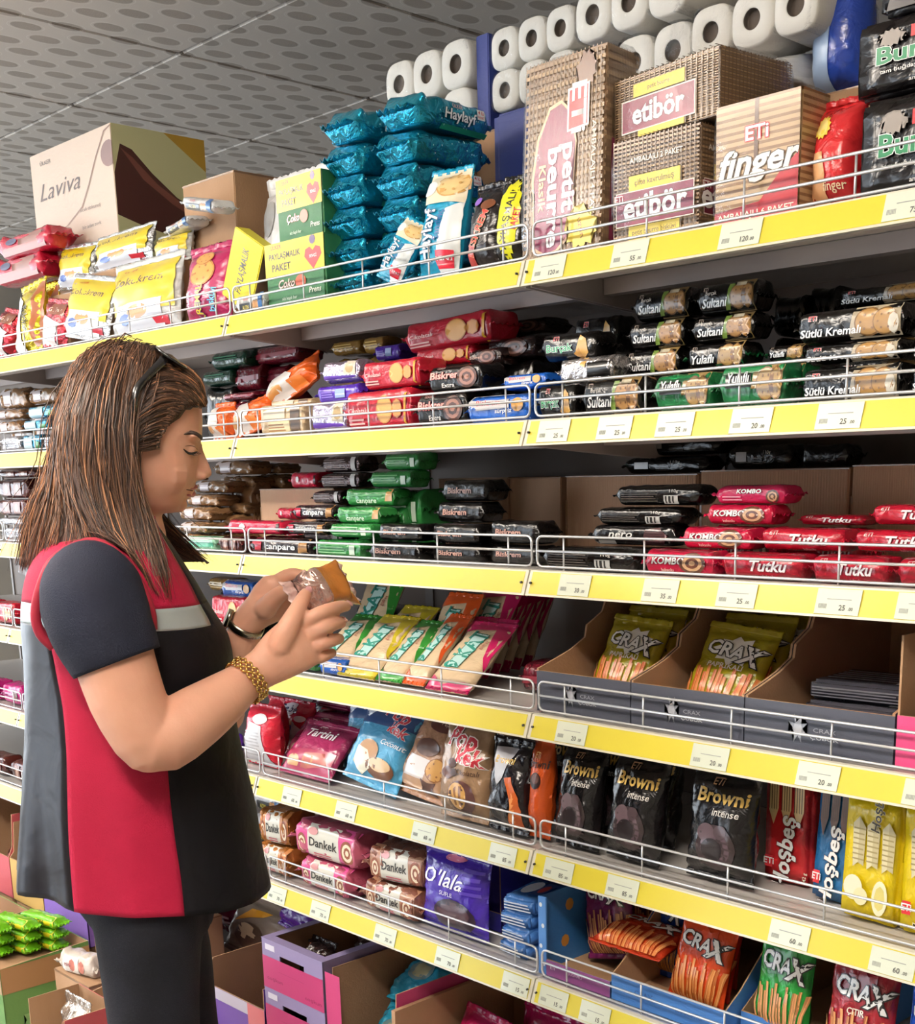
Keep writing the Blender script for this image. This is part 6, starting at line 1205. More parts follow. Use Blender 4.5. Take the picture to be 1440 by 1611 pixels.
    ('greenbar', -2.909, -0.073, 0.402, (0.1552, 0.0418, 0.0289), 'lime green and yellow candy bar, back top bar of the box', 14.660140301989882, 0, 0),
    ('nutbag', -3.22, -0.19, 0.345, (0.1261, 0.0558, 0.0434), 'dark brown nut roll in the leafy frame edge box, front low', 15, 0, 0),
    ('nutbag', -3.27, -0.19, 0.39, (0.1261, 0.0558, 0.0434), 'dark brown nut roll in the leafy frame edge box, front high', -5, 0, 0),
    ('nutbag', -3.22, -0.12, 0.345, (0.1261, 0.0558, 0.0434), 'dark brown nut roll in the leafy frame edge box, back low', 15, 0, 0),
    ('nutbag', -3.27, -0.12, 0.39, (0.1261, 0.0558, 0.0434), 'dark brown nut roll in the leafy frame edge box, back high', -5, 0, 0),
    ('lilacbox', -2.2111, -0.23, 0, (0.2329, 0.14, 0.4817), 'pale lilac display box at the frame bottom beside the jeans', 0, 0, 0),
    ('redbox', -2.15, -0.365, 0, (0.1495, 0.11, 0.5129), 'red trimmed display box low beside the candy', 0, 0, 0),
    ('clearbag', -2.15, -0.365, 0.3829, (0.1016, 0.0465, 0.1351), 'crinkled clear and red bag in the red trimmed box', 0, -8, 0),
    ('clearbag', -2.1811, -0.235, 0.3617, (0.1356, 0.0465, 0.1351), 'silvery clear bag in the pale lilac box', 0, -10, 0),
    ('whitebar', -2.6049, -0.12, 0.3729, (0.1455, 0.0512, 0.0483), 'white and red mini roll beside the lime candy bars', 12, 0, 0),
    ('kraftbox', -2.6049, -0.115, 0, (0.17, 0.08, 0.3719), 'plain brown carton under the white mini roll', 0, 0, 0),
    ('wine', -3.01, 0.065, 1.112, (0.1358, 0.0651, 0.0579), 'dark wine red pack behind the woman on the fourth shelf, first in the row', 0, 0, 0),
    ('wine', -3.0, 0.07, 1.173, (0.1358, 0.0651, 0.0579), 'dark wine red pack behind the woman on the fourth shelf, on top of the first', 0, 0, 0),
    ('wine', -2.86, 0.065, 1.112, (0.1358, 0.0651, 0.0579), 'dark wine red pack behind the woman on the fourth shelf, second in the row', 0, 0, 0),
    ('wine', -2.85, 0.07, 1.173, (0.1358, 0.0651, 0.0579), 'dark wine red pack behind the woman on the fourth shelf, on top of the second', 0, 0, 0),
    ('wine', -2.71, 0.065, 1.112, (0.1358, 0.0651, 0.0579), 'dark wine red pack behind the woman on the fourth shelf, third in the row', 0, 0, 0),
    ('wine', -2.7, 0.07, 1.173, (0.1358, 0.0651, 0.0579), 'dark wine red pack behind the woman on the fourth shelf, on top of the third', 0, 0, 0),
    ('wine', -2.56, 0.065, 1.112, (0.1358, 0.0651, 0.0579), 'dark wine red pack behind the woman on the fourth shelf, fourth in the row', 0, 0, 0),
    ('wine', -2.41, 0.065, 1.112, (0.1358, 0.0651, 0.0579), 'dark wine red pack behind the woman on the fourth shelf, fifth in the row', 0, 0, 0),
    ('wine', -2.26, 0.065, 1.112, (0.1358, 0.0651, 0.0579), 'dark wine red pack behind the woman on the fourth shelf, sixth in the row', 0, 0, 0),
    ('redkat', -3.2, 0.06, 1.112, (0.1358, 0.0558, 0.0531), 'red biscuit pack at the frame edge on the fourth shelf, nearest', 0, 0, 0),
    ('redkat', -3.36, 0.06, 1.112, (0.1358, 0.0558, 0.0531), 'red biscuit pack at the frame edge on the fourth shelf, middle', 0, 0, 0),
    ('redkat', -3.52, 0.06, 1.112, (0.1358, 0.0558, 0.0531), 'red biscuit pack at the frame edge on the fourth shelf, farthest', 0, 0, 0),
    ('purple', -3.01, 0.06, 0.901, (0.1261, 0.0558, 0.0483), 'magenta and purple pack behind the woman on the fifth shelf, first in the row', 0, 0, 0),
    ('purple', -3.0, 0.065, 0.952, (0.1261, 0.0558, 0.0483), 'magenta and purple pack behind the woman on the fifth shelf, on top of the first', 0, 0, 0),
    ('purple', -2.86, 0.06, 0.901, (0.1261, 0.0558, 0.0483), 'magenta and purple pack behind the woman on the fifth shelf, second in the row', 0, 0, 0),
    ('purple', -2.85, 0.065, 0.952, (0.1261, 0.0558, 0.0483), 'magenta and purple pack behind the woman on the fifth shelf, on top of the second', 0, 0, 0),
    ('purple', -2.71, 0.06, 0.901, (0.1261, 0.0558, 0.0483), 'magenta and purple pack behind the woman on the fifth shelf, third in the row', 0, 0, 0),
    ('purple', -2.7, 0.065, 0.952, (0.1261, 0.0558, 0.0483), 'magenta and purple pack behind the woman on the fifth shelf, on top of the third', 0, 0, 0),
    ('purple', -2.56, 0.06, 0.901, (0.1261, 0.0558, 0.0483), 'magenta and purple pack behind the woman on the fifth shelf, fourth in the row', 0, 0, 0),
    ('purple', -2.41, 0.06, 0.901, (0.1261, 0.0558, 0.0483), 'magenta and purple pack behind the woman on the fifth shelf, fifth in the row', 0, 0, 0),
    ('purple', -2.26, 0.06, 0.901, (0.1261, 0.0558, 0.0483), 'magenta and purple pack behind the woman on the fifth shelf, sixth in the row', 0, 0, 0),
    ('magentabar', -3.2, 0.06, 0.901, (0.1358, 0.0558, 0.0531), 'magenta candy pack at the frame edge on the fifth shelf, nearest', 0, 0, 0),
    ('magentabar', -3.36, 0.06, 0.901, (0.1358, 0.0558, 0.0531), 'magenta candy pack at the frame edge on the fifth shelf, middle', 0, 0, 0),
    ('magentabar', -3.52, 0.06, 0.901, (0.1358, 0.0558, 0.0531), 'magenta candy pack at the frame edge on the fifth shelf, farthest', 0, 0, 0),
    ('brownsil', -3.01, 0.06, 0.693, (0.1261, 0.0558, 0.0531), 'brown and silver pack behind the woman on the sixth shelf, first in the row', 0, 0, 0),
    ('brownsil', -3.0, 0.065, 0.749, (0.1261, 0.0558, 0.0531), 'brown and silver pack behind the woman on the sixth shelf, on top of the first', 0, 0, 0),
    ('brownsil', -2.86, 0.06, 0.693, (0.1261, 0.0558, 0.0531), 'brown and silver pack behind the woman on the sixth shelf, second in the row', 0, 0, 0),
    ('brownsil', -2.85, 0.065, 0.749, (0.1261, 0.0558, 0.0531), 'brown and silver pack behind the woman on the sixth shelf, on top of the second', 0, 0, 0),
    ('brownsil', -2.71, 0.06, 0.693, (0.1261, 0.0558, 0.0531), 'brown and silver pack behind the woman on the sixth shelf, third in the row', 0, 0, 0),
    ('brownsil', -2.7, 0.065, 0.749, (0.1261, 0.0558, 0.0531), 'brown and silver pack behind the woman on the sixth shelf, on top of the third', 0, 0, 0),
    ('brownsil', -2.56, 0.06, 0.693, (0.1261, 0.0558, 0.0531), 'brown and silver pack behind the woman on the sixth shelf, fourth in the row', 0, 0, 0),
    ('brownsil', -2.41, 0.06, 0.693, (0.1261, 0.0558, 0.0531), 'brown and silver pack behind the woman on the sixth shelf, fifth in the row', 0, 0, 0),
    ('brownsil', -2.26, 0.06, 0.693, (0.1261, 0.0558, 0.0531), 'brown and silver pack behind the woman on the sixth shelf, sixth in the row', 0, 0, 0),
    ('cocoapair', -3.2, 0.06, 0.693, (0.1358, 0.0558, 0.0531), 'brown patterned pack at the frame edge on the sixth shelf, nearest', 0, 0, 0),
    ('cocoapair', -3.36, 0.06, 0.693, (0.1358, 0.0558, 0.0531), 'brown patterned pack at the frame edge on the sixth shelf, middle', 0, 0, 0),
    ('cocoapair', -3.52, 0.06, 0.693, (0.1358, 0.0558, 0.0531), 'brown patterned pack at the frame edge on the sixth shelf, farthest', 0, 0, 0),
]
block('cardboard_box', 'backcarton', (.2, .17, .15), MATS['kraft_flute'], R_(-.5, .985, .5, 1, '8f6f52')+R_(-.5, .0, -.485, .7, '93704f'), topart=R_(-.5, .46, .5, .54, 'b89a78'), cat='carton', bev=.002)
GROUPS = {'biscuits': 'biscuit packs on the shelves', 'cakes': 'cake packs on the shelves', 'crackers': 'cracker bags on the shelves', 'wafers': 'wafer packs on the shelves',
          'toilet paper': 'toilet paper on the top shelf', 'carton': 'cartons holding up the goods', 'display box': 'open display boxes', 'snacks': 'snack bags under the shelves', 'candy': 'candy bars in the leafy box', 'chocolate': 'chocolate packs on the shelves'}
for key, x, y, z, dims, label, rz, rx, ry in ITEMS:
    put(key, (x, y, z), dims, label, rz, rx, ry, GROUPS.get(KINDS[key].cat))
# ------------------------------------------------------------------ the woman.  local axes: x forward, y to her left, z up
PERSON = tag(empty('person', (-1.5502, -0.4698, 0), 1.07234), 'woman with long brown hair in a red and black vest, reading a small pack', 'person')
V = Vector
def ell(bm, c, r, n=12, m=8):
    mt = Matrix.Translation(c) @ Matrix.Diagonal((r[0], r[1], r[2], 1))
    bmesh.ops.create_uvsphere(bm, u_segments=n, v_segments=m, radius=1, matrix=mt)
def spline(pts, n):
    """Catmull-Rom through points of any dimension"""
    P = [tuple(p) for p in pts]; P = [P[0]]+P+[P[-1]]; out = []
    segs = len(P)-3
    for i in range(n):
        t = i/(n-1)*segs; k = min(int(t), segs-1); t -= k
        a, b, c, d = P[k:k+4]
        out.append(tuple(.5*(2*b[j]+(c[j]-a[j])*t+(2*a[j]-5*b[j]+4*c[j]-d[j])*t*t+(3*b[j]-a[j]-3*c[j]+d[j])*t**3) for j in range(len(b))))
    return out
def limb(bm, pts, n=14, sides=14, squash=None):
    """tapered limb through (x, y, z, radius) with rounded ends"""
    q = spline(pts, n); P = [V(a[:3]) for a in q]; R = [a[3] for a in q]
    d0 = (P[0]-P[1]).normalized(); d1 = (P[-1]-P[-2]).normalized()
    pre = [(P[0]+d0*R[0]*s, R[0]*math.sqrt(1-s*s)) for s in (.92, .6)]; post = [(P[-1]+d1*R[-1]*s, R[-1]*math.sqrt(1-s*s)) for s in (.6, .92)]
    L = pre+list(zip(P, R))+post
    tube_bm(bm, [p for p, r in L], [r for p, r in L], sides)
def pt(p, r): return (p[0], p[1], p[2], r)

def remeshed(name, bm, voxel, m, smooth=4):
    me = mesh(name+'_raw', bm, m)
    o = bpy.data.objects.new(name+'_raw', me); COL.objects.link(o)
    r = o.modifiers.new('r', 'REMESH'); r.mode = 'VOXEL'; r.voxel_size = voxel; r.use_smooth_shade = True
    s = o.modifiers.new('s', 'SMOOTH'); s.iterations = smooth; s.factor = .5
    dg = bpy.context.evaluated_depsgraph_get(); dg.update()
    out = bpy.data.meshes.new_from_object(o.evaluated_get(dg))
    bpy.data.objects.remove(o); bpy.data.meshes.remove(me)
    out.materials.clear(); out.materials.append(m)
    for p in out.polygons: p.use_smooth = True
    return out

M_skin = mat('skin', 'd4a088', .48, 0, 0, .04, 300, spec=.35, color2='cb967e', cscale=14)
_b = M_skin.node_tree.nodes['Principled BSDF']; _b.inputs['Subsurface Weight'].default_value = .12; _b.inputs['Subsurface Radius'].default_value = (.012, .005, .003); _b.inputs['Subsurface Scale'].default_value = .5

# head: level rings, front and back of the skull, half width
HEAD = [((-0.0194, 0.0, 1.6102), (0.026, 0.0, 1.6105), .024), ((-0.0386, 0.0, 1.6023), (0.0523, 0.0, 1.6029), .046), ((-0.0547, 0.0, 1.5869), (0.0751, 0.0, 1.5873), .060), ((-0.0634, 0.0, 1.5675), (0.0873, 0.0, 1.5675), .068),
        ((-0.0683, 0.0, 1.5481), (0.0931, 0.0, 1.5476), .0715), ((-0.0708, 0.0, 1.5286), (0.0925, 0.0, 1.5276), .0725), ((-0.0708, 0.0, 1.5121), (0.0905, 0.0, 1.5107), .0725), ((-0.0694, 0.0, 1.5019), (0.0865, 0.0, 1.5002), .071),
        ((-0.0681, 0.0, 1.4916), (0.0845, 0.0, 1.4897), .070), ((-0.0647, 0.0, 1.4772), (0.0826, 0.0, 1.4751), .0685), ((-0.0591, 0.0, 1.4612), (0.0806, 0.0, 1.4588), .066), ((-0.0539, 0.0, 1.4499), (0.0753, 0.0, 1.4474), .0625),
        ((-0.0484, 0.0, 1.4409), (0.068, 0.0, 1.4385), .058), ((-0.0412, 0.0, 1.4327), (0.0613, 0.0, 1.4305), .053), ((-0.0316, 0.0, 1.4244), (0.0595, 0.0, 1.4223), .046), ((-0.0161, 0.0, 1.4183), (0.0558, 0.0, 1.4166), .037), ((-0.0045, 0.0, 1.414), (0.0456, 0.0, 1.4127), .026)]
def head_rings():
    rr = []
    for b, f, w in HEAD:
        xm = b[0]+.47*(f[0]-b[0]); r = []
        for k in range(32):
            a = k*2*PI/32; c, s = math.cos(a), math.sin(a)
            if c >= 0: x = xm+(f[0]-xm)*abs(c)**.86; y = w*math.copysign(abs(s)**.93, s)
            else: x = xm-(xm-b[0])*abs(c)**.95; y = w*math.copysign(abs(s)**.9, s)
            r.append((x, y, f[2]))
        rr.append(r)
    return rr
bm = bmesh.new()
loft(bm, head_rings())
NOSE = [((0.0895, 0.0, 1.5026), .0065), ((0.0911, 0.0, 1.4912), .0070), ((0.0945, 0.0, 1.4814), .0085), ((0.0979, 0.0, 1.4716), .0108), ((0.1002, 0.0, 1.465), .0128), ((0.0992, 0.0, 1.4601), .0145), ((0.094, 0.0, 1.4565), .0145), ((0.0839, 0.0, 1.4538), .011)]
rr = []
for f, w in NOSE:
    xb = f[0]-(.026 if w < .012 else .03); rr.append([(xb+(f[0]-xb)*(.5+.5*math.cos(k*2*PI/16)) if True else 0, w*math.sin(k*2*PI/16), f[2]) for k in range(16)])
loft(bm, rr)
for s in (-1, 1):
    q = (0.0885, 0.0, 1.4603); ell(bm, (q[0]-.003, s*.0125, q[2]), (.009, .0055, .0065))
    q = (0.0737, 0.0, 1.4931); ell(bm, (q[0]-.006, s*.031, q[2]), (.0135, .0135, .0115))     # lidded eyeball
    q = (0.0806, 0.0, 1.5091); ell(bm, (q[0]-.004, s*.028, q[2]), (.012, .024, .007))        # brow ridge
    q = (0.0562, 0.0, 1.4657); ell(bm, (q[0]-.022, s*.030, q[2]), (.038, .032, .036))        # cheek
q = (0.0756, 0.0, 1.4462); ell(bm, (q[0]-.006, 0, q[2]), (.009, .021, .0052))
q = (0.0729, 0.0, 1.4372); ell(bm, (q[0]-.006, 0, q[2]), (.009, .018, .0058))
q = (0.0575, 0.0, 1.4232); ell(bm, (q[0]-.006, 0, q[2]), (.0145, .018, .010))
# neck and trunk under the clothes
limb(bm, [pt((-0.0159, 0.0, 1.4685), .046), pt((-0.0168, 0.0, 1.42), .0465), pt((-0.0155, 0.0, 1.379), .052), pt((-0.027, 0.0, 1.338), .062)], 8, 28)
rr = []
for b, f, w in (((-0.079, 0.0, 1.3809), (0.0341, 0.0, 1.3692), .07), ((-0.1213, 0.0, 1.3497), (0.0466, 0.0, 1.3395), .14), ((-0.137, 0.0, 1.3093), (0.0683, 0.0, 1.2963), .15), ((-0.1388, 0.0, 1.2512), (0.0938, 0.0, 1.239), .145), ((-0.1343, 0.0, 1.1747), (0.0798, 0.0, 1.1608), .135), ((-0.1443, 0.0, 1.0712), (0.0853, 0.0, 1.0524), .14), ((-0.1496, 0.0, 0.9737), (0.0871, 0.0, 0.9504), .145)):
    c = (b[0]+f[0])/2; h = (f[0]-b[0])/2; rr.append([(c+h*math.cos(k*2*PI/24), w*math.sin(k*2*PI/24), (b[2]+f[2])/2) for k in range(24)])
loft(bm, rr)
# near arm
limb(bm, [pt((-0.055, -0.15, 1.3373), .046), pt((-0.0511, -0.175, 1.3088), .052), pt((-0.0411, -0.19, 1.253), .0475), pt((-0.0276, -0.2, 1.1961), .045), pt((-0.0099, -0.205, 1.1514), .041)], 12, 32)
limb(bm, [pt((-0.0165, -0.205, 1.1612), .038), pt((0.0047, -0.205, 1.1479), .0405), pt((0.0428, -0.19, 1.1669), .0395), pt((0.0797, -0.17, 1.1858), .0335), pt((0.1138, -0.15, 1.2055), .0255), pt((0.1337, -0.14, 1.2176), .0235)], 14, 32)
ell(bm, V((-0.0076, -0.205, 1.1433)), (.036, .036, .034))
# far arm
limb(bm, [pt((-0.0476, 0.14, 1.3164), .048), pt((-0.0114, 0.17, 1.2247), .046), pt((0.0542, 0.17, 1.1254), .041), pt((0.0936, 0.13, 1.1199), .038)], 10, 16)
limb(bm, [pt((0.0845, 0.14, 1.114), .037), pt((0.111, 0.1, 1.1755), .034), pt((0.1268, 0.075, 1.224), .028), pt((0.1391, 0.055, 1.2608), .0215), pt((0.1545, 0.045, 1.2798), .021)], 12, 16)
# near hand: palm as flattened limb, five fingers
def palm(bm, stations):
    rr = []
    for c, ux, a, t in stations:                      # centre, across direction, half width, half thickness
        c = V(c); ux = V(ux).normalized(); n = V((0, 1, 0)); n = (n-ux*n.dot(ux)).normalized()
        rr.append([tuple(c+ux*a*math.cos(k*2*PI/18)+n*t*math.sin(k*2*PI/18)) for k in range(18)])
    loft(bm, rr)
A0 = V((0.1253, -0.142, 1.2135)); A1 = V((0.2125, -0.125, 1.2606)); AX = (A1-A0).normalized()
ACR = V((0, 1, 0)).cross(AX).normalized()
ACR = ACR if ACR.z > 0 else -ACR
palm(bm, [((0.1218, -0.144, 1.2107), ACR, .024, .020), ((0.1392, -0.143, 1.2209), ACR, .0265, .019), ((0.1602, -0.142, 1.2351), ACR, .033, .0195), ((0.1824, -0.138, 1.2473), ACR, .0365, .018), ((0.1962, -0.134, 1.2526), ACR, .035, .015), ((0.2024, -0.131, 1.2552), ACR, .031, .011)])
FING = [[pt((0.1938, -0.136, 1.2733), .0098), pt((0.2096, -0.144, 1.2847), .0092), pt((0.23, -0.134, 1.2901), .0086), pt((0.2479, -0.114, 1.2908), .0080), pt((0.2544, -0.104, 1.2896), .0070)],
        [pt((0.1977, -0.137, 1.2586), .0098), pt((0.2183, -0.145, 1.2674), .0090), pt((0.2362, -0.13, 1.2707), .0084), pt((0.2458, -0.11, 1.269), .0074)],
        [pt((0.1989, -0.134, 1.2426), .0096), pt((0.2186, -0.141, 1.2473), .0086), pt((0.2349, -0.126, 1.2497), .0080), pt((0.2426, -0.108, 1.2481), .0072)],
        [pt((0.192, -0.13, 1.2277), .0090), pt((0.212, -0.134, 1.2279), .0079), pt((0.2254, -0.122, 1.2306), .0073), pt((0.2327, -0.106, 1.2299), .0064)],
        [pt((0.1585, -0.15, 1.2467), .0165), pt((0.1707, -0.152, 1.2689), .0142), pt((0.1842, -0.142, 1.2889), .0112), pt((0.1959, -0.126, 1.3039), .0094), pt((0.2015, -0.116, 1.3094), .0080)]]
for f in FING: limb(bm, f, 12, 16)
# far hand
B0 = V((0.1391, 0.055, 1.2608)); B1 = V((0.1931, 0.03, 1.3015)); BX = (B1-B0).normalized()
BCR = V((0, 1, 0)).cross(BX).normalized(); BCR = BCR if BCR.z > 0 else -BCR
palm(bm, [((0.1372, 0.055, 1.2582), BCR, .021, .018), ((0.1518, 0.05, 1.2715), BCR, .024, .0185), ((0.1681, 0.045, 1.2854), BCR, .031, .018), ((0.1832, 0.04, 1.2959), BCR, .034, .016), ((0.1937, 0.036, 1.301), BCR, .030, .012)])
FINF = [[pt((0.1807, 0.04, 1.3136), .0110), pt((0.1986, 0.045, 1.3223), .0100), pt((0.2148, 0.04, 1.3212), .0090), pt((0.2236, 0.028, 1.3146), .0078)],
        [pt((0.1895, 0.045, 1.3023), .0110), pt((0.2089, 0.058, 1.3041), .0100), pt((0.2274, 0.05, 1.2986), .0090), pt((0.236, 0.036, 1.2922), .0078)],
        [pt((0.1887, 0.045, 1.2899), .0108), pt((0.2082, 0.06, 1.2869), .0098), pt((0.2246, 0.05, 1.2807), .0088), pt((0.2324, 0.036, 1.2753), .0076)],
        [pt((0.1827, 0.045, 1.2785), .0100), pt((0.1995, 0.055, 1.2706), .0088), pt((0.2123, 0.045, 1.2638), .0080), pt((0.2179, 0.034, 1.2601), .0068)],
        [pt((0.1613, 0.025, 1.2787), .0155), pt((0.1711, 0.01, 1.2918), .0130), pt((0.1842, -0.004, 1.3037), .0108), pt((0.1945, -0.014, 1.3084), .0088)]]
for f in FINF: limb(bm, f, 12, 16)
body_me = remeshed('body', bm, .0023, M_skin, 4)
body = link('body', body_me, PERSON)
def bvh_of(me):
    return BVHTree.FromPolygons([v.co.copy() for v in me.vertices], [tuple(p.vertices) for p in me.polygons])
SKIN = bvh_of(body_me)
def on_skin(x, z, side, lift=.0006):
    h = SKIN.ray_cast(V((x, side*.4, z)), V((0, -side, 0)))
    return h[0]+h[1]*lift if h[0] else V((x, side*.07, z))
M_lash = mat('lash', '1d1412', .6); M_brow = mat('brow_hair', '35231b', .7); M_lip = mat('lip', 'a04f52', .38, 0, 0, .1, 200); M_nail = mat('nail', 'c98f90', .18, 0, .6)
M_eye = mat('eye_white', '8d7a72', .2, 0, .5)
for s in (-1, 1):
    bm = bmesh.new()
    P = spline([(0.0653, 0.0, 1.5113), (0.0727, 0.0, 1.5128), (0.0807, 0.0, 1.5111), (0.0886, 0.0, 1.5066)], 10)
    L = [on_skin(p[0], p[2], s, .0005) for p in P]
    tube_bm(bm, L, [.0006, .0012, .0018, .0021, .0023, .0025, .0026, .0026, .0024, .0014], 6)
    tube_bm(bm, [p+V((0, 0, .0014)) for p in L[3:]], .0016, 6)
    link('eyebrow', mesh('eyebrow', bm, M_brow, True), PERSON)
    bm = bmesh.new()
    P = spline([(0.0632, 0.0, 1.4932), (0.0685, 0.0, 1.4887), (0.0741, 0.0, 1.4878), (0.0808, 0.0, 1.4901)], 9)
    L = [on_skin(p[0], p[2], s, .0006) for p in P]
    tube_bm(bm, L, [.0005, .0009, .0013, .0016, .0018, .0018, .0016, .0013, .0008], 6)
    for i in range(2, 9):                             # lashes
        d = V((.0055, s*.003, -.0035)); tube_bm(bm, [L[i], L[i]+d*.6, L[i]+d+V((.0005, 0, .0008))], [.0005, .0004, .0001], 4)
    link('eyelash', mesh('eyelash', bm, M_lash, True), PERSON)
    bm = bmesh.new(); P = spline([(0.0658, 0.0, 1.4964), (0.0716, 0.0, 1.4975), (0.078, 0.0, 1.4962), (0.0827, 0.0, 1.4929)], 8)
    tube_bm(bm, [on_skin(p[0], p[2], s, -.0002) for p in P], [.0003, .0006, .0008, .0008, .0008, .0008, .0006, .0003], 5)
    link('eyelid_crease', mesh('eyelid_crease', bm, mat('lid_crease', '7d5240', .6), True), PERSON)
bm = bmesh.new()
for y0, hgt, wd, px_ in ((1, .0040, .0205, (0.0796, 0.0, 1.4457)), (-1, .0050, .0190, (0.0761, 0.0, 1.4371))):
    rr = []
    for i in range(13):
        u = -1+2*i/12; k = max(.05, 1-abs(u)**2.2)
        cx = px_[0]-.0045-.0065*u*u; r = []
        for j in range(10):
            a = j*2*PI/10; r.append((cx+.0060*k*math.cos(a), u*wd, px_[2]+hgt*k*math.sin(a)-.002*u*u))
        rr.append(r)
    loft(bm, rr)
bmesh.ops.recalc_face_normals(bm, faces=bm.faces[:])
P = spline([(0.0744, 0.0, 1.4415), (0.0715, 0.0, 1.4413), (0.0675, 0.0, 1.442), (0.0643, 0.0, 1.4427)], 8)
for sd in (-1, 1):
    tube_bm(bm, [V((P[0][0], 0, P[0][2]))]+[on_skin(p[0], p[2], sd, .0001) for p in P[2:]], [.0008, .0010, .0010, .0009, .0009, .0007, .0004], 5, mi=1)
link('lips', mesh('lips', bm, [M_lip, mat('mouth_line', '5d2f2b', .6)], True), PERSON)
for sd in (-1, 1):
    bm = bmesh.new(); q_ = (0.0907, 0.0, 1.457); ell(bm, (q_[0], sd*.0075, q_[2]-.0012), (.0042, .0028, .0016)); link('nostril', mesh('nostril', bm, mat('nostril_dark', '4a2a22', .7), True), PERSON)
for f, sd in [(FING[0], -1), (FING[4], -1), (FINF[4], -1), (FING[1], -1)]:
    a, b = V(f[-2][:3]), V(f[-1][:3]); d = (b-a).normalized()
    up = V((0, sd, .6)) if f is FINF[4] else V((.5, -.4, .7)); up = (up-d*up.dot(d)).normalized(); ac = d.cross(up)
    bm = bmesh.new(); c = b+up*f[-1][3]*.82+d*.002
    mt = Matrix((( d.x, ac.x, up.x, c.x), (d.y, ac.y, up.y, c.y), (d.z, ac.z, up.z, c.z), (0, 0, 0, 1))) @ Matrix.Diagonal((.0078, .0055, .0022, 1))
    bmesh.ops.create_uvsphere(bm, u_segments=10, v_segments=6, radius=1, matrix=mt)
    link('fingernail', mesh('fingernail', bm, M_nail, True), PERSON)

# ---- clothes
M_red = mat('vest_red', 'a8103a', .75, 0, 0, .25, 700, spec=.3, color2='9c0d34', cscale=9)
M_black = mat('vest_black', '0c0b10', .62, 0, 0, .2, 26, spec=.18)
M_satin = mat('vest_black_satin', '0f0e18', .4, 0, 0, .3, 14, spec=.42)
M_navy = mat('shirt_navy', '171a28', .8, 0, 0, .25, 500, spec=.25, color2='1c2030', cscale=10)
M_grey = mat('reflective_tape', 'a9b3b6', .32, .25, 0, .06, 300)
M_jean = mat('black_denim', '17181e', .8, 0, 0, .3, 600, spec=.2, color2='20212a', cscale=10)
VEST = [  # back edge, front edge, half depth, front seam, back seam, region
    ((-0.1943, 0.0, 0.9348), (0.1406, 0.0, 0.8918), .168, (0.0177, -0.15, 0.9148), (-0.1157, -0.15, 0.9333)),
    ((-0.1892, 0.0, 0.9776), (0.133, 0.0, 0.944), .166, (0.017, -0.15, 0.9692), (-0.1153, -0.15, 0.9871)),
    ((-0.1823, 0.0, 1.0304), (0.1277, 0.0, 1.0027), .165, (0.0133, -0.15, 1.0248), (-0.1137, -0.15, 1.0367)),
    ((-0.1746, 0.0, 1.0825), (0.1189, 0.0, 1.0588), .163, (0.0114, -0.15, 1.0817), (-0.1106, -0.15, 1.0936)),
    ((-0.1663, 0.0, 1.1339), (0.1103, 0.0, 1.114), .160, (0.0107, -0.15, 1.1328), (-0.1076, -0.15, 1.1416)),
    ((-0.1611, 0.0, 1.1849), (0.1061, 0.0, 1.168), .158, (0.0023, -0.15, 1.1819), (-0.1075, -0.15, 1.1892)),
    ((-0.1585, 0.0, 1.2271), (0.1108, 0.0, 1.2119), .160, (-0.0006, -0.15, 1.222), (-0.1119, -0.15, 1.2286)),
    ((-0.1575, 0.0, 1.2605), (0.1071, 0.0, 1.247), .163, (0.0004, -0.15, 1.2536), (-0.1147, -0.15, 1.2597)),
    ((-0.1569, 0.0, 1.2746), (0.1013, 0.0, 1.2621), .165, (0.0015, -0.15, 1.2668), (-0.1149, -0.15, 1.2728)),
    ((-0.1555, 0.0, 1.2886), (0.0931, 0.0, 1.2771), .166, (0.0162, -0.15, 1.2802), (-0.1136, -0.15, 1.2865)),
    ((-0.1528, 0.0, 1.3075), (0.0818, 0.0, 1.2974), .167, (0.0159, -0.15, 1.2958), (-0.1121, -0.15, 1.3017)),
    ((-0.1474, 0.0, 1.3302), (0.0702, 0.0, 1.3217), .167, (0.0148, -0.14, 1.3183), (-0.1071, -0.15, 1.3242)),
    ((-0.1392, 0.0, 1.3503), (0.0585, 0.0, 1.3433), .163, (0.0123, -0.12, 1.3403), (-0.0983, -0.14, 1.3458)),
    ((-0.1256, 0.0, 1.3694), (0.0468, 0.0, 1.3638), .146, (0.0111, -0.1, 1.3603), (-0.0868, -0.12, 1.3632)),
    ((-0.1069, 0.0, 1.385), (0.0381, 0.0, 1.379), .118, (0.0098, -0.08, 1.3799), (-0.0764, -0.1, 1.3811)),
    ((-0.09, 0.0, 1.3983), (0.031, 0.0, 1.3925), .092, (0.0138, -0.05, 1.3978), (-0.0673, -0.07, 1.3952)),
    ((-0.0779, 0.0, 1.4101), (0.0269, 0.0, 1.4025), .073, (0.0124, -0.045, 1.4081), (-0.0619, -0.06, 1.408)),
    ((-0.0706, 0.0, 1.4213), (0.0253, 0.0, 1.4124), .066, (0.0117, -0.04, 1.4184), (-0.0564, -0.055, 1.4203))]
NA, NB, NC = 12, 18, 12
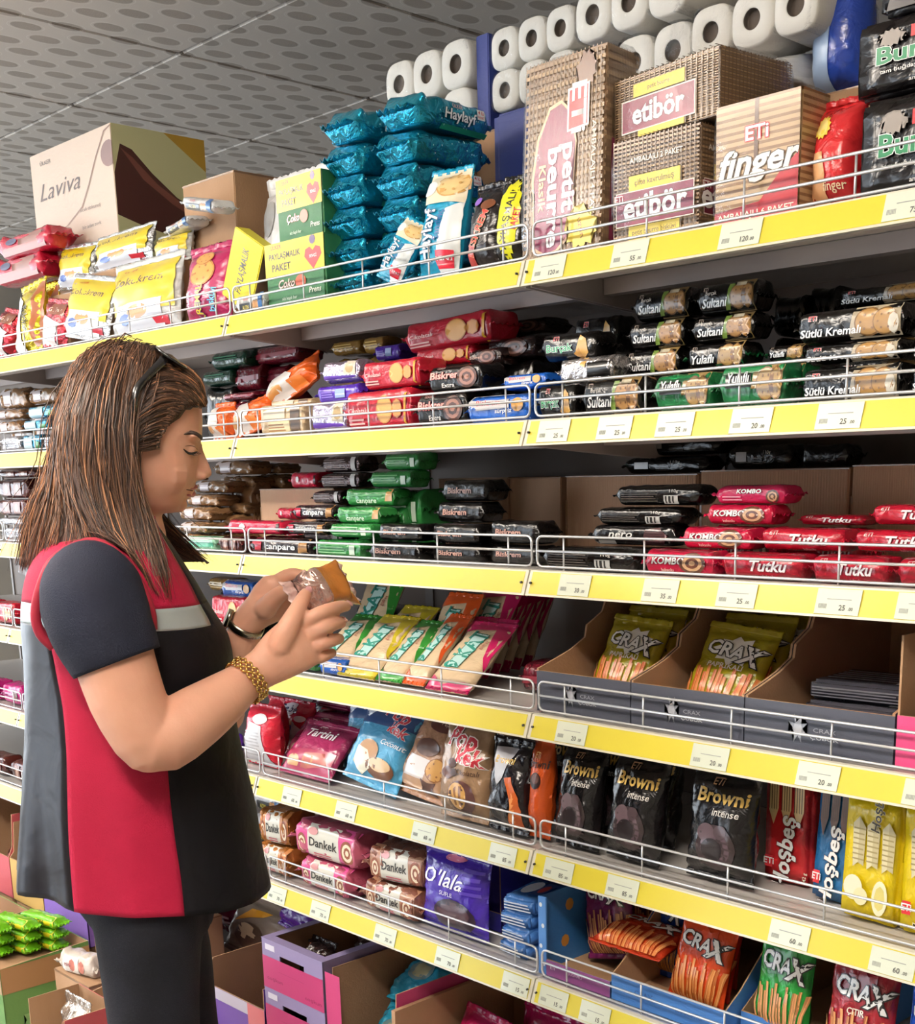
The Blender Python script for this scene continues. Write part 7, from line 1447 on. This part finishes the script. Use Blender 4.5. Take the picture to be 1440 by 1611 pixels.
def vest_grid():
    lev = spline([tuple(b)+tuple(f)+(w, sf[0], sb[0]) for b, f, w, sf, sb in VEST], 72)
    G = []
    for bx_, _, bz, fx, _, fz, w, s1, s2 in lev:
        c = (bx_+fx)/2; a = (fx-bx_)/2
        a1 = math.acos(max(-.95, min(.95, (s1-c)/a))); a2 = math.acos(max(-.95, min(.95, (s2-c)/a)))
        ang = [a1*i/NA for i in range(NA)]+[a1+(a2-a1)*i/NB for i in range(NB)]+[a2+(PI-a2)*i/NC for i in range(NC)]
        row = []
        full = [-t for t in ang]+[-PI]+[t for t in reversed(ang)][:-1]
        for t in full:
            ct, st = math.cos(t), math.sin(t)
            x = c+a*ct; y = w*math.copysign(abs(st)**.82, st); u = (x-bx_)/(fx-bx_); z = bz+(fz-bz)*u
            low = max(0, min(1, (1.24-z)/.3))
            back = max(0, -ct)
            k = 1+.06*low*back*math.sin(t*10+z*4)+.012*low*(1-back)*math.sin(t*7+1)+.012*nz(x*1.2, y*1.2, z*.5, 16, 3)*(1 if z < 1.25 else .4)
            row.append((c+(x-c)*k, y*k, z+.004*nz(x, y, 0, 9, 4)))
        G.append(row)
    return G
VG = vest_grid(); NR = len(VG); NCOL = len(VG[0])
def region(i, j):
    lv = i/(NR-1)*(len(VEST)-1)                       # position among the levels
    side = NA <= j < NA+NB or NCOL-NA-NB <= j < NCOL-NA
    front = j < NA or j >= NCOL-NA
    edge = j < 5 or j >= NCOL-5
    if lv >= 10:
        return 'collar' if edge else 'yoke'
    if lv >= 8.6: return 'front_panel' if edge else 'reflective_strip'
    return 'side_panel_near' if side and j < NCOL/2 else 'side_panel_far' if side else 'front_panel' if front else 'back_panel'
regs = {}
for i in range(NR-1):
    for j in range(NCOL): regs.setdefault(region(i, j), []).append((i, j))
vest = empty('vest', parent=PERSON)
for nm, faces in regs.items():
    bm = bmesh.new(); vs = {}
    def vv(i, j):
        j %= NCOL
        if (i, j) not in vs: vs[i, j] = bm.verts.new(VG[i][j])
        return vs[i, j]
    for i, j in faces:
        f = bm.faces.new((vv(i, j), vv(i, j+1), vv(i+1, j+1), vv(i+1, j))); f.smooth = True
    bmesh.ops.recalc_face_normals(bm, faces=bm.faces[:])
    cen = sum((v.co for v in bm.verts), V())/len(bm.verts)
    bm.normal_update()
    if sum(f.normal.dot(f.calc_center_median()-V((-.03, 0, f.calc_center_median().z))) for f in bm.faces) < 0: bmesh.ops.reverse_faces(bm, faces=bm.faces[:])
    r = bmesh.ops.solidify(bm, geom=bm.faces[:], thickness=.002)
    for f in bm.faces: f.smooth = True
    m = {'yoke': M_red, 'side_panel_near': M_red, 'side_panel_far': M_red, 'reflective_strip': M_grey, 'back_panel': M_satin}.get(nm, M_black)
    link(nm.replace('_near', '').replace('_far', ''), mesh('vest_'+nm, bm, m), vest)
# armhole binding round the near sleeve, and piping at the collar
bm = bmesh.new()
ring = [V(p) for p in spline([(-0.1096, -0.16, 1.2622), (-0.1222, -0.163, 1.2785), (-0.1255, -0.165, 1.3015), (-0.1167, -0.165, 1.3333), (-0.0985, -0.16, 1.3628), (-0.0569, -0.15, 1.3811), (-0.0246, -0.16, 1.3648), (-0.0031, -0.168, 1.3312), (0.0062, -0.168, 1.3003), (0.0067, -0.165, 1.2784)], 36)]
for off, r in ((0, .0062), (1, .005)):
    tube_bm(bm, [p+V((0, .008*off, .004*off)) for p in ring], r, 8)
link('armhole_binding', mesh('armhole_binding', bm, mat('vest_binding', '8f0d2a', .7), True), vest)
bm = bmesh.new()
tube_bm(bm, spline([(-0.0914, -0.05, 1.4226), (-0.0815, -0.055, 1.4287), (-0.0712, -0.06, 1.4223), (-0.0624, -0.062, 1.4104)], 10), .004, 6)
link('collar_piping', mesh('collar_piping', bm, mat('vest_piping', 'd0607c', .6), True), vest)
# short sleeves of the shirt
def sleeve_mesh(pts):
    bm = bmesh.new(); q = spline(pts, 20); rr = []; prev = None
    P = [V(a[:3]) for a in q]
    for i, a in enumerate(q):
        t = (P[min(i+1, 19)]-P[max(i-1, 0)]).normalized(); n1 = V((0, 1, 0)); n1 = (n1-t*n1.dot(t)).normalized(); n2 = t.cross(n1)
        r = []
        for k in range(28):
            an = k*2*PI/28; w = a[3]*(1+.03*nz(math.cos(an), math.sin(an), i*.25, 1.6, 9)+(.012*math.sin(an*5+i*.3) if i > 8 else 0))
            r.append(tuple(P[i]+(n1*math.cos(an)+n2*math.sin(an))*w))
        rr.append(r)
    for k in (.955, .93):                             # turned-in hem
        rr.append([tuple(P[-1]+(V(p)-P[-1])*k - (P[-1]-P[-2]).normalized()*.004*(1 if k < .95 else .0)) for p in rr[19]])
    loft(bm, rr, caps=False); bm.faces.new([v for v in bm.verts[:28]][::-1])
    bmesh.ops.recalc_face_normals(bm, faces=bm.faces[:])
    for f in bm.faces: f.smooth = True
    return bm
link('shirt_sleeve', mesh('shirt_sleeve', sleeve_mesh([pt((-0.0638, -0.135, 1.3587), .030), pt((-0.062, -0.15, 1.3489), .048), pt((-0.06, -0.165, 1.3333), .0585), pt((-0.0579, -0.177, 1.3131), .0615), pt((-0.0513, -0.184, 1.287), .0605), pt((-0.0439, -0.189, 1.263), .0570), pt((-0.0375, -0.192, 1.2432), .0535)]), M_navy), PERSON)
link('shirt_sleeve', mesh('shirt_sleeve', sleeve_mesh([pt((-0.058, 0.12, 1.3403), .03), pt((-0.0553, 0.135, 1.326), .047), pt((-0.0491, 0.15, 1.3021), .056), pt((-0.0349, 0.16, 1.2641), .056), pt((-0.0076, 0.17, 1.2151), .053)]), M_navy), PERSON)
# trousers and shoes
bm = bmesh.new()
limb(bm, [pt((-0.0278, -0.075, 0.956), .088), pt((-0.0294, -0.085, 0.8968), .074), pt((-0.0312, -0.085, 0.8337), .068), pt((-0.0335, -0.085, 0.7312), .061), (-.035, -.085, .47, .052), (-.045, -.085, .28, .050), (-.055, -.085, .09, .038)], 22, 24)
limb(bm, [pt((-0.0329, 0.075, 0.9125), .088), pt((-0.0251, 0.08, 0.8417), .072), pt((-0.0107, 0.085, 0.7684), .066), pt((-0.001, 0.085, 0.6534), .058), (.015, .085, .47, .050), (.015, .085, .28, .048), (.010, .085, .09, .038)], 22, 24)
rr = []
for b, f, w, z in (((-0.1374, 0.0, 0.9725), (0.0783, 0.0, 0.9513), .15, .97), ((-0.1302, 0.0, 0.917), (0.0701, 0.0, 0.8956), .15, .90), ((-0.1003, 0.0, 0.8767), (0.0586, 0.0, 0.8587), .145, .85)):
    c = (b[0]+f[0])/2; h = (f[0]-b[0])/2; rr.append([(c+h*math.cos(k*2*PI/24), w*math.sin(k*2*PI/24), z) for k in range(24)])
loft(bm, rr)
link('trousers', remeshed('trousers', bm, .006, M_jean, 6), PERSON)
for y, x in ((-.085, -.055), (.085, .010)):
    bm = bmesh.new(); rr = []
    for dx, w, h in ((-.05, .012, .04), (-.045, .03, .07), (0, .036, .09), (.06, .038, .065), (.12, .042, .05), (.165, .036, .04), (.185, .015, .03)):
        rr.append([(x+dx, y+w*math.cos(k*2*PI/14), max(.001, h/2+h/2*math.sin(k*2*PI/14))) for k in range(14)])
    loft(bm, rr); bmesh.ops.recalc_face_normals(bm, faces=bm.faces[:])
    link('shoe', mesh('shoe', bm, mat('shoe_black', '1b1a1c', .5), True), PERSON)

# ---- hair: an underlayer following the guides and many thin tapering strands
M_hair = [mat('hair_dark', '33221a', .42, spec=.45), mat('hair_brown', '4f3627', .42, spec=.45), mat('hair_light', '6e4d38', .42, spec=.5), mat('hair_golden_backlit', 'b07a55', .45, spec=.5)]
GUIDE = [
    [(0.0328, -0.012, 1.5986), (0.0259, -0.058, 1.5766), (0.0103, -0.08, 1.5359), (0.0024, -0.088, 1.4864), (0.0046, -0.09, 1.4404), (0.014, -0.1, 1.3962), (0.0232, -0.125, 1.3535), (0.0265, -0.135, 1.3018)],
    [(0.0211, -0.006, 1.6091), (0.0126, -0.045, 1.601), (-0.0057, -0.088, 1.543), (-0.0122, -0.095, 1.4826), (-0.0107, -0.098, 1.4292), (-0.0039, -0.11, 1.3831), (0.0077, -0.135, 1.3415), (0.0199, -0.14, 1.3064)],
    [(0.0075, -0.002, 1.614), (-0.0019, -0.03, 1.6106), (-0.0281, -0.09, 1.5504), (-0.0383, -0.098, 1.4829), (-0.0376, -0.103, 1.4299), (-0.0274, -0.118, 1.3903), (-0.011, -0.143, 1.3519), (0.0113, -0.145, 1.3134)],
    [(-0.0018, 0.0, 1.6157), (-0.0175, -0.028, 1.6076), (-0.0491, -0.075, 1.5603), (-0.0639, -0.086, 1.4986), (-0.0629, -0.094, 1.4494), (-0.0523, -0.108, 1.4136), (-0.0354, -0.128, 1.381), (-0.0113, -0.15, 1.3486)],
    [(-0.0065, 0.002, 1.6159), (-0.0318, -0.012, 1.6059), (-0.0687, -0.045, 1.5547), (-0.0825, -0.052, 1.4997), (-0.085, -0.058, 1.4536), (-0.0843, -0.07, 1.4228), (-0.0891, -0.085, 1.3963), (-0.1004, -0.09, 1.3682)],
    [(-0.0096, 0.003, 1.6159), (-0.0369, -0.004, 1.6036), (-0.0761, -0.022, 1.5515), (-0.0897, -0.028, 1.5005), (-0.098, -0.03, 1.4601), (-0.1133, -0.038, 1.4229), (-0.1262, -0.038, 1.3839), (-0.1368, -0.035, 1.3403)],
    [(-0.0096, 0.004, 1.616), (-0.0372, 0.008, 1.603), (-0.0793, 0.005, 1.5484), (-0.093, 0.005, 1.5015), (-0.1045, 0.005, 1.462), (-0.1234, 0.005, 1.4265), (-0.1367, 0.005, 1.3865), (-0.1462, 0.005, 1.338)],
    [(-0.0065, 0.006, 1.6155), (-0.028, 0.03, 1.6081), (-0.0702, 0.05, 1.5509), (-0.0851, 0.052, 1.5027), (-0.0965, 0.052, 1.4581), (-0.1152, 0.058, 1.4172), (-0.13, 0.058, 1.3801), (-0.1379, 0.05, 1.3431)],
    [(0.0074, 0.01, 1.6144), (-0.0023, 0.05, 1.6148), (-0.0243, 0.085, 1.5527), (-0.0302, 0.092, 1.4865), (-0.0187, 0.095, 1.427), (0.0107, 0.105, 1.3914), (0.0398, 0.115, 1.3638), (0.0726, 0.12, 1.341)],
    [(0.0332, 0.012, 1.6007), (0.026, 0.058, 1.5852), (0.0109, 0.08, 1.5399), (0.0073, 0.088, 1.4859), (0.0158, 0.09, 1.4348), (0.0386, 0.1, 1.3978), (0.066, 0.11, 1.365), (0.0907, 0.115, 1.3371)]]
FRONT = [
    [(0.0315, -0.072, 1.4956), (0.026, -0.077, 1.4948), (0.0189, -0.08, 1.4932), (0.0112, -0.084, 1.4925), (0.0028, -0.087, 1.4917)],
    [(0.0374, -0.071, 1.5117), (0.0311, -0.078, 1.5108), (0.0232, -0.082, 1.5084), (0.0138, -0.085, 1.5053), (0.0043, -0.088, 1.5008)],
    [(0.053, -0.066, 1.5326), (0.0453, -0.074, 1.5353), (0.0327, -0.08, 1.532), (0.0192, -0.083, 1.5251), (0.0063, -0.087, 1.5159)],
    [(0.0699, -0.056, 1.5453), (0.0591, -0.066, 1.5517), (0.042, -0.075, 1.5512), (0.0228, -0.081, 1.5418), (0.0075, -0.084, 1.5297)],
    [(0.0917, -0.03, 1.5475), (0.0813, -0.044, 1.5669), (0.0582, -0.056, 1.5768), (0.0333, -0.065, 1.5745), (0.0118, -0.075, 1.555)],
    [(0.0971, -0.01, 1.5534), (0.0913, -0.018, 1.5781), (0.0684, -0.026, 1.5961), (0.0405, -0.034, 1.6014), (0.0149, -0.046, 1.5911)],
    [(0.0982, 0.01, 1.5546), (0.0931, 0.018, 1.5807), (0.0705, 0.026, 1.6004), (0.0421, 0.034, 1.6073), (0.0157, 0.046, 1.5987)],
    [(0.0948, 0.03, 1.5509), (0.0855, 0.044, 1.5729), (0.0621, 0.056, 1.5851), (0.0358, 0.065, 1.5841), (0.0129, 0.075, 1.5643)],
    [(0.0571, 0.066, 1.539), (0.0493, 0.074, 1.5427), (0.0358, 0.08, 1.5398), (0.0211, 0.083, 1.5325), (0.007, 0.087, 1.5228)],
    [(0.0342, 0.072, 1.4995), (0.0283, 0.077, 1.4989), (0.0207, 0.08, 1.4973), (0.0123, 0.084, 1.4967), (0.0031, 0.087, 1.4961)]]
def clear_of_skin(p, gap):
    h = SKIN.find_nearest(p)
    if h[0] is None: return p
    d = p-h[0]
    if d.dot(h[1]) < gap: return h[0]+h[1]*gap
    return p
def guide_at(G, s, n):
    """strand between neighbouring guides"""
    cols = [spline([g[k] for g in G], 61) for k in range(len(G[0]))]
    return cols
def hair_sheet(G, n, gap):
    cols = [spline([g[k] for g in G], n) for k in range(len(G[0]))]
    return [[V(p) for p in spline([cols[k][i] for k in range(len(cols))], 15)] for i in range(n)]
q = random.Random(11)
bm = bmesh.new()
for G, n, gap in ((GUIDE, 61, .007), (FRONT, 41, .0035)):
    sh = hair_sheet(G, n, gap)
    if G is GUIDE:                                    # close the crown: pull roots onto the parting
        pass
    loft(bm, [[tuple(clear_of_skin(p, gap)) for p in r] for r in sh], closed=False, caps=False)
cap = bmesh.new(); rr = []
for (b, f, w), lim in zip(HEAD[:11], (1, 1, 1, 1, .97, .80, .66, .58, .5, .42, .36)):
    xm = b[0]+.47*(f[0]-b[0]); xf = b[0]+(f[0]-b[0])*lim; r = []
    for k in range(32):
        a = k*2*PI/32; c, s = math.cos(a), math.sin(a)
        x = (xm+(f[0]-xm)*abs(c)**.86) if c >= 0 else xm-(xm-b[0])*abs(c)**.95
        y = w*math.copysign(abs(s)**.92, s)
        if x > xf: x = xf
        g = .0085; d = V((x-xm, y, 0)); d = d.normalized()*g if d.length > 0 else d
        r.append((x+d.x*(1 if lim > .9 else .3), y+d.y, f[2]+(.008 if w < .05 else .003)))
    rr.append(r)
loft(bm, rr)
link('hair_underlayer', mesh('hair_underlayer', bm, M_hair[0]), PERSON)
bm = bmesh.new()
def strands(G, count, rad, gap, jit, n=11, ends=.3):
    N = 121
    cols = [spline([g[k] for g in G], N) for k in range(len(G[0]))]
    for _ in range(count):
        s = q.random()*(N-1); i = int(s); cut = 1-ends*q.random()**2
        ctl = [V(c[i]) for c in cols]
        d = [q.gauss(0, jit) for _ in range(6)]
        ctl = [p+V((d[0]*(k/len(ctl)), d[1]*(.3+k/len(ctl)), d[2]*.5))+V((math.sin(k*1.3+d[3]*900)*jit*.45, math.cos(k*1.7+d[4]*900)*jit*.45, 0)) for k, p in enumerate(ctl)]
        P = [V(p) for p in spline(ctl, 24)][:max(6, int(24*cut))]
        P = [clear_of_skin(p, gap+q.random()*.004) for p in P[::2]]
        r0 = rad*q.uniform(.6, 1.3); R = [r0*(1 if k < len(P)*.6 else max(.08, 1-(k/len(P)-.6)/.4)) for k in range(len(P))]
        f = i/(N-1)
        back = .38 < f < .72 and len(G) == 10 and G is not FRONT
        mi = q.choices((0, 1, 2, 3), (.1, .3, .35, .25) if back else (.36, .4, .2, .04))[0]  # rear strands coloured lighter and more golden to stand for backlight
        tube_bm(bm, P, R, 4, mi=mi)
strands(GUIDE, 2300, .0011, .0095, .0055)
strands(GUIDE[:4], 900, .0012, .0105, .005, ends=.12)
strands(GUIDE, 260, .0006, .013, .016, ends=.1)
strands(FRONT, 900, .0009, .0055, .0025, ends=.05)
link('hair', mesh('hair', bm, M_hair), PERSON)

# ---- worn things
M_gold = mat('gold', 'd9b26a', .22, 1); M_steel = mat('watch_steel', '9a9280', .25, 1); M_frame = mat('sunglass_frame', '141316', .25, 0, .5)
def ring_path(c, ax, r, n=32, squash=1):
    ax = V(ax).normalized(); a = ax.orthogonal().normalized(); b = ax.cross(a)
    return [V(c)+(a*math.cos(k*2*PI/n)+b*math.sin(k*2*PI/n))*r for k in range(n)]
bm = bmesh.new(); axis = V((0.1303, -0.142, 1.2164))-V((0.0967, -0.16, 1.1968))
for k, dx in enumerate((-.0065, -.002, .0025, .007)):
    P = ring_path(V((0.1162, -0.15, 1.2062))+axis.normalized()*dx, axis, .0300, 34)
    for i, p in enumerate(P):
        t = (P[(i+1) % 34]-P[i-1]).normalized(); s = axis.normalized()
        d = (t+s*(.8 if (i+k) % 2 else -.8)).normalized()
        tube_bm(bm, [p-d*.0032, p, p+d*.0032], [.0012, .0017, .0012], 5)
link('bracelet', mesh('bracelet', bm, M_gold, True), PERSON)
watch = empty('wristwatch', parent=PERSON)
axw = V((0.1475, 0.05, 1.2734))-V((0.1288, 0.07, 1.2336)); cw = V((0.1354, 0.058, 1.2535))
bm = bmesh.new(); rr = []
for dx in (-.005, .005):
    rr.append(ring_path(cw+axw.normalized()*dx, axw, .0248, 30))
for dx in (.005, -.005):
    rr.append(ring_path(cw+axw.normalized()*dx, axw, .0262, 30))
rr.append(rr[0]); loft(bm, rr, caps=False)
link('strap', mesh('strap', bm, M_steel, True), watch)
bm = bmesh.new(); dirw = (V((0.1169, 0.02, 1.2689))-V((0.1345, 0.02, 1.261))); dirw = (dirw-axw.normalized()*dirw.dot(axw.normalized())).normalized()
n1 = axw.normalized(); n2 = dirw.cross(n1)
for r_, h0, h1, mi in ((.0125, .023, .0300, 0), (.0105, .0300, .0304, 1)):
    A = [cw+dirw*h0+(n1*math.cos(k*2*PI/20)*r_*1.15+n2*math.sin(k*2*PI/20)*r_) for k in range(20)]; B = [p+dirw*(h1-h0) for p in A]
    loft(bm, [A, B], mi=mi)
link('case', mesh('case', bm, [M_steel, mat('watch_dial', 'e9e2d2', .2, 0, .5)]), watch)
sg = empty('sunglasses', parent=PERSON)
for s in (-1, 1):
    bm = bmesh.new()
    P = spline([(0.0036, s*.092, 1.5188), (0.007, s*.092, 1.5428), (0.0125, s*.089, 1.5638), (0.0259, s*.080, 1.5794), (0.0426, s*.066, 1.5956), (0.0478, s*.060, 1.6022)], 16)
    rr = []
    for i, p in enumerate(P):
        a, b = V(P[max(i-1, 0)]), V(P[min(i+1, 15)]); t = (b-a).normalized(); n = V((0, s, 0)); n = (n-t*n.dot(t)).normalized(); m_ = t.cross(n); h = .0032+.0022*i/15
        p = clear_of_skin(V(p), .0145)
        rr.append([tuple(p+m_*h*c1+n*.0012*c2) for c1, c2 in ((1, 1), (-1, 1), (-1, -1), (1, -1))])
    loft(bm, rr)
    link('temple', mesh('temple', bm, M_frame), sg)
    bm = bmesh.new(); c = V((0.059, 0.0, 1.6068)); c = V((c.x, s*.033, c.z)); d1 = V((.6, 0, -.42)).normalized(); d2 = V((0, 1, 0)); n = d1.cross(d2)
    A = [c+d2*.030*math.copysign(abs(math.cos(k*2*PI/28))**.8, math.cos(k*2*PI/28))+d1*.021*math.copysign(abs(math.sin(k*2*PI/28))**.8, math.sin(k*2*PI/28)) for k in range(28)]
    A = [p+n*(-.006*((p.y)/.065)**2) for p in A]
    tube_bm(bm, A, .0019, 6, closed=True); link('rim', mesh('rim', bm, M_frame, True), sg)
    bm = bmesh.new(); V0 = [bm.verts.new(p+n*.0006) for p in A]; bm.faces.new(V0); V1 = [bm.verts.new(p-n*.0006) for p in A]; bm.faces.new(V1[::-1])
    link('lens', mesh('lens', bm, mat('dark_lens', '19171c', .08, 0, 1)), sg)
bm = bmesh.new(); c = V((0.0576, 0.0, 1.6099)); tube_bm(bm, [(c.x-.002, -.008, c.z), (c.x+.001, 0, c.z+.001), (c.x-.002, .008, c.z)], .0018, 6)
link('bridge', mesh('bridge', bm, M_frame, True), sg)

# ---- the pack she holds (a thing of its own)
pw = PERSON.matrix_basis @ V((0.228, -0.06, 1.3071))
for n_, me_ in KINDS['amberpack'].parts:
    if n_ == 'wrapper':
        me_.materials.append(foil('d8b4aa'))
        for f_ in me_.polygons:
            if f_.center.x < -.012: f_.material_index = 1
hp = put('amberpack', (0, 0, 0), None, 'small amber brown foil pack held up in the woman\'s hands', 0, 0, 0, None)
hp.rotation_euler = (math.radians(62), math.radians(-10), 1.07234+math.radians(38))
hp.location = pw - (hp.rotation_euler.to_matrix() @ V((0, 0, .031)))
